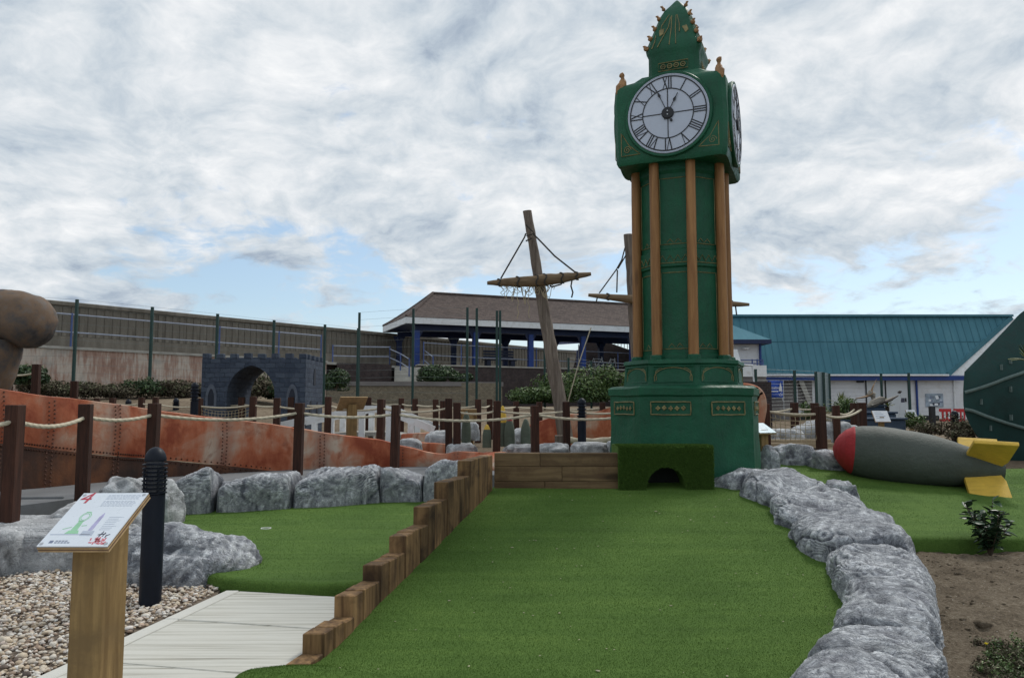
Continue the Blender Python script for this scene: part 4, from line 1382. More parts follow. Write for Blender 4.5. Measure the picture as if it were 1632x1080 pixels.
for q in (0, 1, 3):
    F = Matrix.Rotation(R(90 * q), 4, 'Z') @ Matrix.Translation((0, -HA - .018, CZ))
    g_ = MB()
    rings = []
    n = 72
    for r, yy in ((.515, .06), (.535, .02), (.545, -.012), (.535, -.03), (.508, -.03), (.503, -.01)):
        rings.append([F @ Vector((r * math.cos(2 * math.pi * i / n), yy, r * math.sin(2 * math.pi * i / n))) for i in range(n)])
    g_.rings(rings, True, True)
    surround = g_.build('dial_surround', GREEN, tower, smooth=True, angle=60)
    d = MB()
    d.rings([[F @ Vector((r * math.cos(2 * math.pi * i / n), yy, r * math.sin(2 * math.pi * i / n))) for i in range(n)] for r, yy in ((.503, -.008), (.503, -.030), (.496, -.036), (.488, -.030))])
    face = d.build('clock_face', DIAL, tower, smooth=True, angle=30)
    D = F @ Matrix.Translation((0, -.0302, 0))
    for r0, r1, nm in ((.462, .476, 'outer_ring'), (.308, .319, 'inner_ring')):
        m2 = ringflat(r0, r1, .007); m2.v = [D @ Vector(v) for v in m2.v]
        m2.build(nm, BLACK, face)
    m2 = MB()
    for a in range(4):
        t = a * math.pi / 2
        stroke(m2, (.06 * math.sin(t), .06 * math.cos(t)), (.309 * math.sin(t), .309 * math.cos(t)), .011, .0055, D)
    m2.build('spoke', BLACK, face)
    for i, txt in enumerate(NUM):
        t = -i * math.pi / 6
        numeral(txt, D @ Matrix.Rotation(-t, 4, 'Y') @ Matrix.Translation((0, 0, .318))).build('numeral', BLACK, face)
    m2 = MB(); m2.lathe([(.075, 0), (.075, .018), (.066, .026), (.02, .028)], 32, D @ Matrix.Rotation(R(90), 4, 'X'))
    hub = m2.build('hub', BLACK, face, smooth=True, angle=30)
    for sx in (-1, 1):
        m2 = MB(); m2.lathe([(.008, .026), (.008, .032), (.004, .034)], 8, D @ Matrix.Translation((0, 0, sx * .022)) @ Matrix.Rotation(R(90), 4, 'X'))
        m2.build('bolt', STEEL, hub, smooth=True)
    for nm, ang_, L, lead in (('minute_hand', -23.5, .335, .25), ('hour_hand', 28.0, .27, .18)):
        a = R(ang_)
        m2 = MB()
        M = D @ Matrix.Translation((0, -.012, 0)) @ Matrix.Rotation(a, 4, 'Y')
        stroke(m2, (0, -.09), (0, L), .0085, .006, M)
        m2.add([(-.017, 0, lead), (0, 0, lead - .035), (.017, 0, lead), (0, 0, lead + .06), (-.017, -.008, lead), (0, -.008, lead - .035), (.017, -.008, lead), (0, -.008, lead + .06)],
               [(0, 1, 2, 3), (4, 7, 6, 5), (0, 4, 5, 1), (1, 5, 6, 2), (2, 6, 7, 3), (3, 7, 4, 0)], M)
        if nm == 'minute_hand':
            m2.lathe([(.018, 0), (.018, .007), (.01, .009)], 12, M @ Matrix.Translation((0, 0, -.105)) @ Matrix.Rotation(R(90), 4, 'X'))
        m2.build(nm, BLACK, face)
    # gold corner spandrels with a spiral
    Fp = Matrix.Rotation(R(90 * q), 4, 'Z') @ Matrix.Translation((0, -HA - .012, 0))
    for sx in (-1, 1):
        m2 = MB()
        x0, z0 = sx * .60, H0 + .10
        tri = [(x0, 0, z0), (x0 - sx * .24, 0, z0 + .01), (x0 - sx * .10, 0, z0 + .13), (x0, 0, z0 + .30)]
        pts = []
        for i in range(4):
            a, b = Vector(tri[i]), Vector(tri[(i + 1) % 4])
            pts += [a.lerp(b, k / 5) for k in range(5)]
        m2.tube(pts, .006, 5, Fp, closed=True)
        sc_ = (x0 - sx * .075, z0 + .075)
        m2.tube([(sc_[0] + (.05 - .045 * t) * math.cos(t * 11 * sx), 0, sc_[1] + (.05 - .045 * t) * math.sin(t * 11)) for t in np.linspace(0, 1, 26)], .0055, 5, Fp)
        m2.build('gold_spandrel', GOLD, tower, smooth=True)
# --- corner finials
def finial():
    mb = MB()
    prof = [(.085, -.08), (.09, -.02), (.075, .05), (.058, .10), (.040, .145), (.034, .175), (.047, .20), (.052, .225), (.042, .25), (.02, .268)]
    rings = []
    for i, (r, zz) in enumerate(prof):
        off = .06 * max(0, (.12 - zz)) / .2
        rings.append([(off + r * math.cos(2 * math.pi * k / 14) * (1 + .14 * math.cos(4 * math.pi * k / 14)), r * .85 * math.sin(2 * math.pi * k / 14), zz) for k in range(14)])
    mb.rings(rings)
    # claw that runs down the corner
    mb.tube([(.05, 0, .06), (.115, 0, .0), (.135, 0, -.09), (.125, 0, -.17)], [.035, .04, .035, .012], 8)
    return mb
for k in range(4):
    a = R(-45 - 90 * k)
    mb = finial()
    M = Matrix.Translation((.845 * math.cos(a), .845 * math.sin(a), H1 + .07)) @ Matrix.Rotation(a, 4, 'Z') @ Matrix.Rotation(R(10), 4, 'Y') @ Matrix.Scale(.7, 4)
    mb.v = [M @ Vector(v) for v in mb.v]
    wobble(mb, .035, 8, 40 + k)
    mb.build('corner_finial', GARGOLD, tower, smooth=True, angle=70)
# --- spire
mb = MB()
lv = [(.33, H1 + .18, .05), (.33, z(6.02), .05), (.35, z(6.07), .05), (.358, z(6.12), .05), (.335, z(6.21), .05), (.288, z(6.342), .045), (.232, z(6.516), .04), (.196, z(6.629), .035), (.142, z(6.732), .025), (.072, z(6.819), .015), (.04, z(6.863), .01), (.01, z(6.90), .003)]
mb.rings([sq(a, zz, 10, c) for a, zz, c in lv])
# sunk fields on each side of the spire
p_ = mb.v
wobble(mb, .016, 4.2, 53)
spire = mb.build('spire', GREEN, tower, smooth=True, angle=38)
def spire_a(w):
    return float(np.interp(w, [6.07, 6.12, 6.21, 6.342, 6.516, 6.629, 6.732, 6.819, 6.863], [.35, .358, .335, .288, .232, .196, .142, .072, .04]))
for q in range(4):
    Rq = Matrix.Rotation(R(90 * q), 4, 'Z')
    def sp(x, w, out=.006):
        return Rq @ Vector((x * spire_a(w), -spire_a(w) - out, z(w)))
    m2 = MB()
    for pts in ([(-.55, 6.13), (-.42, 6.28), (-.25, 6.42), (-.2, 6.58)], [(-.12, 6.14), (-.1, 6.4), (-.14, 6.6)], [(.12, 6.14), (.1, 6.4), (.14, 6.6)], [(.28, 6.32), (.3, 6.45), (.2, 6.6)], [(-.75, 6.12), (-.7, 6.22), (-.76, 6.32)], [(-.58, 6.36), (-.62, 6.46), (-.45, 6.56), (-.3, 6.62)]):
        m2.tube([sp(x, w) for x, w in pts], .006, 5)
    m2.build('gold_line', GOLD, spire, smooth=True)
    for sx in (-1, 1):
        m2 = MB()
        c = sp(sx * .55, 6.36, .004)
        a = [sp(sx * .55 + dx, 6.36 + dz, .012) for dx, dz in ((-.13, .035), (.1, .05), (.12, -.03), (-.02, -.065))]
        b = [sp(sx * .55 + dx * 1.2, 6.36 + dz * 1.2, -.01) for dx, dz in ((-.13, .035), (.1, .05), (.12, -.03), (-.02, -.065))]
        m2.hexa(b, a)
        m2.build('gold_lozenge', GOLD, spire, bevel=.004)
    # little sign with four roundels over the dial
    m2 = MB()
    M = Rq @ Matrix.Translation((0, -.345, H1 + .36)) @ Matrix.Rotation(R(-4), 4, 'X')
    m2.tube([(x, 0, zz) for x, zz in ((-.19, -.055), (.19, -.055), (.19, .055), (-.19, .055))], .006, 5, M, closed=True)
    sgn = m2.build('roundel_frame', GOLD, tower)
    for i in range(4):
        m2 = MB()
        cx = -.128 + .085 * i
        m2.tube([(cx + .03 * math.cos(t), -.002, .03 * math.sin(t)) for t in np.linspace(0, 2 * math.pi, 15)[:-1]], .0065, 5, M, closed=True)
        m2.tube([(cx - .014 + .028 * t, -.002, .008 * math.cos(9 * t + i)) for t in np.linspace(0, 1, 7)], .005, 5, M)
        m2.build('roundel', GOLD, sgn, smooth=True)
    # crockets up the ridge
    for i in range(5):
        w = 6.14 + .15 * i
        a = spire_a(w) - .03 + (.02 if i > 3 else 0)
        m2 = MB()
        v, f = ico(2)
        c = Rq @ Vector((a + .022, -a - .022, z(w)))
        s_ = .034 - .002 * i
        vv = v * (1 + .25 * vnoise(v * 1.8 + i * 3 + q * 7, 4)[:, None]) * s_ * np.array([1, 1, 1.05]) + np.array(c)
        m2.add([tuple(x) for x in vv], [tuple(x) for x in f])
        hk = Rq @ Vector((a + .055, -a - .055, z(w) + .025))
        m2.tube([tuple(c), tuple((Vector(c) + hk) / 2 + Vector((0, 0, .018))), tuple(hk)], [.018, .016, .009], 6)
        m2.build('crocket', GARGOLD, spire, smooth=True)

# turf covered tunnel box in front of the tower base
tb = empty('tunnel_box', (X_at(1061, 8.66, .7), 8.66, .5), 0, 'turf covered box with an arched ball tunnel at the tower foot', 'tunnel')
bx0, bx1 = X_at(986, 8.66, .7), X_at(1138, 8.66, .7)
bz0, bz1 = .50, Zat(711, 8.66)
ax, ar, ah = X_at(1062, 8.66, .6), .22, .265
out = [(bx0, bz0), (ax - ar, bz0)]
for t in np.linspace(math.pi, 0, 15):
    out.append((ax + ar * math.cos(t) * (1.0), bz0 + .08 + (ah - .03) * math.sin(t) ** .9 if math.sin(t) > 0 else bz0 + .08))
out += [(ax + ar, bz0), (bx1, bz0), (bx1, bz1), (bx0, bz1)]
mb = MB(); mb.prism(out, 8.66, 9.25)
mb.build('turf_cover', TURF, tb, world=True, tri=True, bevel=.0)
mb = MB(); mb.box((ax - ar - .05, 9.0, bz0 - .02), (ax + ar + .05, 9.02, bz0 + ah + .1)); mb.build('tunnel_shade_panel', DARKVOID, tb, world=True)  # flat dark panel across the tunnel, coloured as its inner shade
rng = np.random.default_rng(77)
n = 60000
fx = rng.uniform(bx0, bx1, n); fz = rng.uniform(bz0 + .01, bz1, n)
inside = (np.abs(fx - ax) < ar) & (fz < bz0 + .08 + (ah - .03) * np.sqrt(np.clip(1 - ((fx - ax) / ar) ** 2, 0, 1)))
fx, fz = fx[~inside], fz[~inside]
A = np.stack([fx, np.full(len(fx), 8.66), fz], 1)
m_ = len(A)
V = np.zeros((m_, 3, 3)); a = rng.uniform(0, 6.28, m_)
w = .0028
V[:, 0] = A + np.stack([-np.cos(a) * w, np.zeros(m_), -np.sin(a) * w], 1)
V[:, 1] = A + np.stack([np.cos(a) * w, np.zeros(m_), np.sin(a) * w], 1)
V[:, 2] = A + np.stack([rng.normal(0, .008, m_), -rng.uniform(.008, .022, m_), rng.normal(-.006, .008, m_)], 1)
tx = rng.uniform(bx0, bx1, 16000); ty = rng.uniform(8.66, 9.0, 16000)
A2 = np.stack([tx, ty, np.full(16000, bz1)], 1); m2_ = 16000
V2 = np.zeros((m2_, 3, 3)); a2 = rng.uniform(0, 6.28, m2_)
V2[:, 0] = A2 + np.stack([-np.cos(a2) * w, -np.sin(a2) * w, np.zeros(m2_)], 1)
V2[:, 1] = A2 + np.stack([np.cos(a2) * w, np.sin(a2) * w, np.zeros(m2_)], 1)
V2[:, 2] = A2 + np.stack([rng.normal(0, .008, m2_), rng.normal(-.003, .008, m2_), rng.uniform(.008, .022, m2_)], 1)
VV = np.concatenate([V.reshape(-1, 3), V2.reshape(-1, 3)])
inv = MW[tb].inverted(); VV = VV + np.array(inv.translation)
o = link('turf_pile', mesh_np('turf_pile', VV, np.arange(len(VV)).reshape(-1, 3), attrs={'tint': np.repeat(rng.beta(1.6, 4, m_ + m2_), 3)}), tb, BLADE)  # tint skewed dark: shade of the upright face put into blade colour
o['kind'] = 'stuff'

# ------------------------------------------------------------------ bomb
na, nb = P(1328, 713, 10.35), P(1600, 750, 9.75)
axis = (nb - na)
L = axis.length
bq = axis.to_track_quat('Z', 'Y').to_matrix().to_4x4()
BM = Matrix.Translation(na) @ bq
bomb = empty('bomb', (na.x, na.y, .5), 0, 'huge grey green prop bomb with red nose lying on the right green', 'bomb')
prof_t = [(0.0, .02), (.01, .10), (.03, .175), (.065, .25), (.11, .305), (.17, .332), (.25, .352), (.36, .357), (.48, .348), (.60, .322), (.70, .288), (.80, .245), (.89, .185), (.96, .14), (1.0, .11)]
def bomb_r(t):
    return float(np.interp(t, [a for a, b in prof_t], [b for a, b in prof_t]))
def bomb_part(t0, t1, n=30):
    ts = np.linspace(t0, t1, n)
    mb = MB()
    mb.lathe([(bomb_r(t), t * L) for t in ts], 48, BM)
    wobble(mb, .012, 3.0, 61)
    return mb
ns = .118
# seam between red and grey leans back at the top as painted
bomb_part(0.0, ns, 24).build('nose', BOMBRED, bomb, smooth=True, world=True, angle=60)
bomb_part(ns + .0005, 1.0, 70).build('body', BOMB, bomb, smooth=True, world=True, angle=60)
up = (BM.to_3x3().inverted() @ Vector((0, 0, 1)))
a_up = math.atan2(up.y, up.x)
for k, nm in enumerate(('fin',) * 4):
    a = a_up + R((52, 128, 232, 308)[k])
    M = BM @ Matrix.Rotation(a, 4, 'Z')
    mb = MB()
    t0, t1 = .76 * L, .97 * L
    r0, r1 = bomb_r(.77) - .03, bomb_r(.95) - .05
    pts = [(r0, t0), (r0 + .30, t0 + .02), (r0 + .36, t1 + .07), (r1 + .12, t1 + .05), (r1, t1)]
    th = .028
    mb.hexa([(x, -th, zz) for x, zz in pts], [(x, th, zz) for x, zz in pts], M)
    mb.build('fin', BOMBYEL, bomb, world=True, bevel=.012, segs=2)

# ------------------------------------------------------------------ front sign
def text_mesh(txt, size, M, name, mat, parent, ext=.0006, shear=0.0, align='CENTER'):
    cu = bpy.data.curves.new('txt', 'FONT')
    cu.body = txt; cu.size = size; cu.extrude = ext; cu.align_x = align; cu.align_y = 'CENTER'; cu.shear = shear
    t = bpy.data.objects.new('txt', cu)
    COL.objects.link(t)
    dg = bpy.context.evaluated_depsgraph_get()
    me = bpy.data.meshes.new_from_object(t.evaluated_get(dg))
    bpy.data.objects.remove(t)
    me.name = name
    me.materials.clear()
    return link(name, me, parent, mat, M)
SX, SY = X_at(154, 3.62, .4), 3.62
sign = empty('information_sign', (SX, SY, 0), R(-7), 'white hole 4 information board on a square wooden post beside the gravel', 'sign')
# corners of the board as the photograph shows them
f0, f1 = P(58, 871, 3.43), P(171, 871, 3.405)
b0 = P(136, 786, 3.75)
def board_z(y): return f0.z + (y - 3.42) * (b0.z - f0.z) / (b0.y - f0.y)
mb = MB(); pw = .082
RM = Matrix.Translation((SX, SY, 0)) @ Matrix.Rotation(R(-9.5), 4, 'Z')
loop = [RM @ Vector(c) for c in ((-pw, -pw, 0), (pw, -pw, 0), (pw, pw, 0), (-pw, pw, 0))]
mb.hexa([(c.x, c.y, -.05) for c in loop], [(c.x, c.y, board_z(c.y) - .038) for c in loop])
mb.build('post', SIGNWOOD, sign, bevel=.004, world=True)
inv = MW[sign].inverted()
o0, ex, ey = f0, (f1 - f0), (b0 - f0)
nrm = ex.cross(ey).normalized()
exn = ex.normalized(); eyn = (ey - exn * ey.dot(exn)).normalized()
BW, BH = ex.length, ey.dot(eyn)
sk = 0.0
bmx = Matrix((( *exn, 0), (*eyn, 0), (*nrm, 0), (0, 0, 0, 1))).transposed(); 
bmx = Matrix.Translation(o0) @ bmx
BL = inv @ bmx            # local board frame: x along front edge, y up the slope, z out
def par(x, y, zz):        # board parallelogram -> slight skew as it is turned on its post
    return (x + sk * y / BH, y, zz)
def slabq(x0, x1, y0, y1, z0, z1):
    mb = MB()
    mb.hexa([par(x0, y0, z0), par(x1, y0, z0), par(x1, y1, z0), par(x0, y1, z0)], [par(x0, y0, z1), par(x1, y0, z1), par(x1, y1, z1), par(x0, y1, z1)], BL)
    return mb
board = slabq(0, BW, 0, BH, -.030, -.022).build('backing_board', PLY, sign)
slabq(.0005, BW - .0005, .0005, BH - .0005, -.022, -.014).build('dark_ply', PLYDARK, board)
slabq(0, BW, 0, BH, -.014, -.006).build('ply', PLY, board)
slabq(.0005, BW - .0005, .0005, BH - .0005, -.006, -.002).build('dark_ply', PLYDARK, board)
pan = slabq(.001, BW - .001, .001, BH - .001, -.002, .003).build('printed_panel', SIGNWHITE, sign)
def ink(name, quads, mat, zz=.0036):
    mb = MB()
    for q in quads:
        n_ = len(q)
        mb.hexa([par(u * BW, v * BH, .0028) for u, v in q], [par(u * BW, v * BH, zz) for u, v in q], BL)
    return mb.build(name, mat, pan)
def line(u0, v0, u1, v1, w):
    du, dv = (u1 - u0), (v1 - v0)
    l = math.hypot(du, dv); a, b = -dv / l * w / 2, du / l * w / 2
    return [(u0 + a, v0 + b), (u0 - a, v0 - b), (u1 - a, v1 - b), (u1 + a, v1 + b)]
# paragraph lines
for blk, (u0, u1, v0, n_) in enumerate(((.42, .93, .955, 4), (.42, .93, .84, 5))):
    q = []
    for i in range(n_):
        v = v0 - .024 * i - .01
        uu = u0
        while uu < u1 - .03:
            l = random.uniform(.02, .06)
            q.append([(uu, v), (min(uu + l, u1), v), (min(uu + l, u1), v + .008), (uu, v + .008)])
            uu += l + .012
    ink('text_block', q, PRINTGREY)
q = []
for i in range(8):
    v = .52 - .033 * i
    q += [[(.70, v), (.70 + random.uniform(.12, .22), v), (.70 + .16, v + .007), (.70, v + .007)]]
ink('text_block', q, PRINTGREY)
# green clock tower drawing, lilac tower drawing
ink('tower_drawing', [[(.24, .22), (.44, .22), (.41, .28), (.27, .28)], [(.29, .285), (.385, .285), (.37, .45), (.305, .45)], line(.16, .30, .27, .34, .012), line(.40, .36, .47, .37, .012)], PRINTGREEN)
arcq = []
for rr_ in (.055, .075):
    for i in range(14):
        t0, t1 = i / 14 * 2 * math.pi, (i + 1) / 14 * 2 * math.pi
        arcq.append(line(.34 + rr_ * math.cos(t0), .53 + rr_ * 1.1 * math.sin(t0), .34 + rr_ * math.cos(t1), .53 + rr_ * 1.1 * math.sin(t1), .010))
ink('tower_drawing', arcq + [line(.29, .45, .38, .45, .012), line(.30, .62, .38, .62, .01)], PRINTGREEN)
ink('plinth_drawing', [[(.05, .20), (.62, .20), (.62, .215), (.05, .215)], [(.48, .185), (.66, .185), (.65, .27), (.48, .27)]], PRINTGREY)
ink('obelisk_drawing', [line(.565, .28, .575, .52, .045), line(.60, .28, .598, .52, .012), [(.55, .52), (.61, .52), (.59, .60), (.58, .60)]], PRINTLILAC)
# red cluster logo, dark strokes above it
q = []
for i in range(26):
    u, v = .80 + random.uniform(-.11, .13), .085 + random.uniform(-.045, .06)
    a = random.uniform(0, 3.1)
    q.append(line(u - .025 * math.cos(a), v - .022 * math.sin(a), u + .025 * math.cos(a), v + .022 * math.sin(a), .018))
ink('red_emblem', q, PRINTPINK, .0038)
ink('dark_emblem', [line(.74, .20, .84, .22, .014), line(.77, .16, .79, .26, .014), line(.82, .17, .83, .24, .012), line(.86, .18, .91, .21, .012), line(.87, .15, .87, .20, .012)], PRINTDARK, .004)
ink('crest', [[(.13, .055), (.185, .055), (.185, .10), (.13, .10)]], PRINTSLATE)
for v in (.085, .055):
    ink('text_block', [[(.21 + .045 * i, v), (.245 + .045 * i, v), (.245 + .045 * i, v + .016), (.21 + .045 * i, v + .016)] for i in range(4 if v > .07 else 5)], PRINTSLATE)
SK = Matrix.Identity(4); SK[0][1] = sk / BH
t = text_mesh('4', .115, BL @ SK @ Matrix.Translation((BW * .115, BH * .885, .0038)), 'number', PRINTRED, pan, .0004, .1)
for u in (.045, .955):
    for v in (.045, .955):
        mb = MB(); mb.lathe([(.0085, .002), (.0085, .0045), (.005, .006)], 12, BL @ Matrix.Translation(par(u * BW, v * BH, 0)))
        mb.build('screw', STEEL, pan, smooth=True)

# ------------------------------------------------------------------ bollards
def bollard(name, x, y, z0, h, r, label, near=False, group='black bollard lights', parent=None):
    b = empty(name, (x, y, z0), 0, label, 'bollard', group)
    n = 32 if near else 14
    mb = MB(); hz_ = h * .70
    mb.lathe([(r * 1.0, 0), (r * 1.0, hz_), (r * .93, hz_ + .004)], n); mb.build('shaft', BOLLARDM, b, smooth=True)
    mb = MB(); mb.lathe([(r * .80, hz_), (r * .80, h - r * 1.33)], n); mb.build('lens', BOLLARDGLASS if near else BOLLARDM, b, smooth=True)
    k = 8 if near else 4
    for i in range(k):
        zz = hz_ + (h - r * 1.42 - hz_) * (i + .5) / k
        mb = MB(); t = (h * .17) / k * .28
        mb.lathe([(r * .8, zz - t), (r * 1.12, zz - t * 1.1), (r * 1.14, zz + t * .2), (r * .85, zz + t)], n)
        mb.build('louvre', BOLLARDM, b, smooth=True)
    if near:
        for i in range(4):
            a = R(45 + 90 * i); mb = MB(); mb.tube([(r * .98 * math.cos(a), r * .98 * math.sin(a), hz_), (r * .98 * math.cos(a), r * .98 * math.sin(a), h * .87)], .008, 6)
            mb.build('strut', BOLLARDM, b)
    mb = MB(); d0 = h - r * 1.35; dh = h - d0
    mb.lathe([(r * .96, d0), (r * .99, d0 + .008)] + [(r * .99 * math.cos(t), d0 + .008 + (dh - .008) * math.sin(t)) for t in np.linspace(.1, 1.5, 9)], n)
    mb.build('dome_cap', BOLLARDM, b, smooth=True, angle=60)
    return b
bollard('bollard_light', X_at(243, 5.93, .5), 5.93, -.01, 1.19, .079, 'black louvred bollard light standing in the gravel behind the sign', True)

# ------------------------------------------------------------------ rusty hull
def spline(pts, n):
    """Catmull-Rom through tuples"""
    P_ = [np.array(p, float) for p in pts]
    P_ = [2 * P_[0] - P_[1]] + P_ + [2 * P_[-1] - P_[-2]]
    out = []
    seg = len(P_) - 3
    for k in range(n):
        u = k / (n - 1) * seg
        i = min(int(u), seg - 1); t = u - i
        a, b, c, d = P_[i:i + 4]
        out.append(.5 * ((2 * b) + (c - a) * t + (2 * a - 5 * b + 4 * c - d) * t * t + (3 * b - a - 3 * c + d) * t ** 3))
    return out
def hull_wall(root, ctl, n, th=.10, zb=.40, seam=None, mat=RUST, lowmat=None, rivcols=(), name='plating'):
    """ctl: (px, top py, d[, seam py]); builds plating with a real thickness"""
    P3 = []
    for c in ctl:
        q = P(c[0], c[1], c[2])
        sz = P(c[0], c[3], c[2]).z if len(c) > 3 else zb
        P3.append((q.x, q.y, q.z, sz))
    S = spline(P3, n)
    def norm(i):
        a, b = S[max(i - 1, 0)], S[min(i + 1, n - 1)]
        t = Vector((b[0] - a[0], b[1] - a[1], 0)).normalized()
        return Vector((t.y, -t.x, 0))          # towards the camera
    def wall(z0f, z1f, off, m):
        mb = MB()
        rings = []
        for i in range(n):
            s = S[i]; nn = norm(i)
            z0, z1 = z0f(s), z1f(s)
            ring = []
            for k in range(m + 1):
                t = k / m
                bulge = off + .03 * math.sin(math.pi * t)
                ring.append(Vector((s[0], s[1], z0 + (z1 - z0) * t)) + nn * bulge)
            lip = Vector((s[0], s[1], z1 + .012)) - nn * (th * .5)
            ring.append(lip)
            ring.append(Vector((s[0], s[1], z1 - .02)) - nn * th)
            ring.append(Vector((s[0], s[1], z0)) - nn * th)
            rings.append(ring)
        mb.rings(rings)
        return mb
    if lowmat is not None:
        mb = wall(lambda s: max(s[3], zb + .02), lambda s: max(s[2], zb + .05), 0.0, 6)
    else:
        mb = wall(lambda s: zb, lambda s: max(s[2], zb + .03), 0.0, 6)
    wobble(mb, .02, 2.0, 71)
    wp = [Vector(v) for v in mb.v]
    ho = mb.build(name, mat, root, smooth=True, world=True, angle=50)
    cols = []
    for px in rivcols:
        i = min(range(n), key=lambda k: abs(816 + FPX * S[k][0] / S[k][1] - px)); cols.append(Vector((S[i][0], S[i][1])))
    if cols:
        at = ho.data.attributes.new('seam', 'FLOAT', 'POINT')
        at.data.foreach_set('value', np.array([max(math.exp(-((Vector((v.x, v.y)) - c).length / .13) ** 2) for c in cols) * .8 for v in wp], dtype=np.float32))
    if lowmat is not None:
        m_end = [i for i in range(n) if S[i][3] > zb + .03]
        nn_ = m_end[-1] + 1
        Sf = S[:nn_]
        mb = MB(); rings = []
        for i in range(nn_):
            s = S[i]; q = norm(i)
            rings.append([Vector((s[0], s[1], zb - .05)) + q * -.015, Vector((s[0], s[1], (zb + s[3]) / 2)) + q * .01, Vector((s[0], s[1], s[3] - .004)) + q * .002,
                          Vector((s[0], s[1], s[3] - .004)) - q * th, Vector((s[0], s[1], zb - .05)) - q * th])
        mb.rings(rings); wobble(mb, .012, 2.0, 75)
        mb.build('lower_plating', lowmat, root, smooth=True, world=True, angle=50)
    # rivets
    rv = MB()
    v, f = ico(1)
    def riv(i, zz, dx=0.0):
        s = S[int(i)]; q = norm(int(i)); t = Vector((-q.y, q.x, 0))
        h = (zz - s[3]) / max(s[2] - s[3], .05) if zz > s[3] else 0
        off = .03 * math.sin(math.pi * min(max(h, 0), 1)) + .004 if zz > s[3] else .012
        c = Vector((s[0], s[1], zz)) + q * off + t * dx
        rv.add([tuple(c + Vector(x) * .0135) for x in v.tolist()], [tuple(x) for x in f])
    for px in rivcols:
        i = min(range(n), key=lambda k: abs(816 + FPX * S[k][0] / S[k][1] - px))
        zz = zb + .03
        k = 0
        while zz < S[i][2] - .03:
            riv(i, zz, -.035); riv(i, zz + .02, .035)
            zz += .055
    if lowmat is not None:
        for i in range(0, nn_):
            for sub in (0, .5):
                s = S[i]
                riv(i, s[3] + .035); riv(i, s[3] - .035)
    if rv.v:
        o = rv.build('rivets', RIVET, root, smooth=True, world=True); o['kind'] = 'stuff'
    return S
hull = empty('ship_hull', (-6, 11, .4), 0, 'long rust red riveted hull side sloping down behind the left rope fence', 'ship hull')
S1 = hull_wall(hull, [(-330, 560, 7.6, 690), (-120, 600, 8.8, 698), (0, 619, 9.6, 706), (78, 631, 10.1, 715), (181, 643, 10.9, 726), (259, 656, 11.5, 732), (420, 675, 12.6, 748), (527, 691, 13.1, 762), (601, 701, 13.4, 770), (645, 712, 13.5, 775), (699, 724, 13.5, 780), (728, 721, 13.3, 780), (768, 723, 13.1, 780), (812, 728, 13.0, 780)], 240,
          lowmat=RUSTLOW, rivcols=(-60, 2, 82, 190, 362, 515, 640, 728))
# other bits of the wreck
h2 = empty('ship_hull', (2.2, 17, .6), 0, 'rust coloured hull side rising to the right behind the shells', 'ship hull')
hull_wall(h2, [(812, 690, 16.6), (860, 672, 16.5), (900, 661, 16.3), (940, 658, 16.0), (968, 650, 15.7), (1010, 640, 15.2)], 40, zb=.52)
h3 = empty('ship_hull', (-2.0, 16, .6), 0, 'short low rust coloured hull piece beside the white bridge', 'ship hull')
hull_wall(h3, [(640, 692, 15.9), (665, 690, 15.6), (690, 689, 15.5), (712, 690, 15.7)], 24, zb=.5)
h3b = empty('ship_hull', (-2.0, 14.6, .6), 0, 'low dark red hull edge under the stepping stones', 'ship hull')
hull_wall(h3b, [(640, 704, 14.7), (680, 706, 14.6), (710, 708, 14.6)], 20, zb=.45)
# orange hummock at the foot of the shells
v, f = ico(4)
p_ = v * np.array([.62, .5, .24]) * (1 + .12 * fbm(v * 2, 3, 5)[:, None])
p_[:, 2] = np.maximum(p_[:, 2], -.05)
cc = P(790, 722, 13.25)
o = link('wreck_hummock', mesh_np('wreck_hummock', p_, f, smooth=True), None, RUST, Matrix.Translation((cc.x, cc.y, .46)))
tag(o, 'low orange hummock below the yellow tipped shells', 'hummock')
# curved red hull rib right of the tower
mb = MB()
pts = [P(1160, 610, 12.3), P(1188, 611, 12.3), P(1206, 618, 12.3), P(1215, 632, 12.3), P(1217, 650, 12.3), P(1214, 668, 12.3), P(1210, 690, 12.3)]
rings = []
for q in spline([tuple(p) for p in pts], 26):
    rings.append(q)
S = [Vector(q) for q in rings]
R4 = []
for i, q in enumerate(S):
    t = (S[min(i + 1, 25)] - S[max(i - 1, 0)]).normalized()
    nrm_ = Vector((t.z, 0, -t.x))
    R4.append([q + Vector((0, -.18, 0)), q + Vector((0, .5, 0)), q + Vector((0, .5, 0)) + nrm_ * .26, q + Vector((0, -.18, 0)) + nrm_ * .26])
mb.rings(R4)
one('hull_rib', mb, RUST, 'curved pink red hull end peeping out right of the clock tower', 'ship hull', loc=tuple(P(1190, 690, 12.3)), smooth=True, bevel=.02)

# grey brown sculpture at the left edge
path = [(-120, 700), (-95, 640), (-50, 600), (-28, 560), (-22, 530), (0, 508), (30, 508), (52, 515)]
rads = [62, 60, 60, 57, 52, 44, 43, 43]
SD = 12.6
pp = spline([(*P(a, b, SD), r / FPX * SD) for (a, b), r in zip(path, rads)], 40)
mb = MB()
mb.tube([p[:3] for p in pp], [p[3] for p in pp], 40, cap=False)
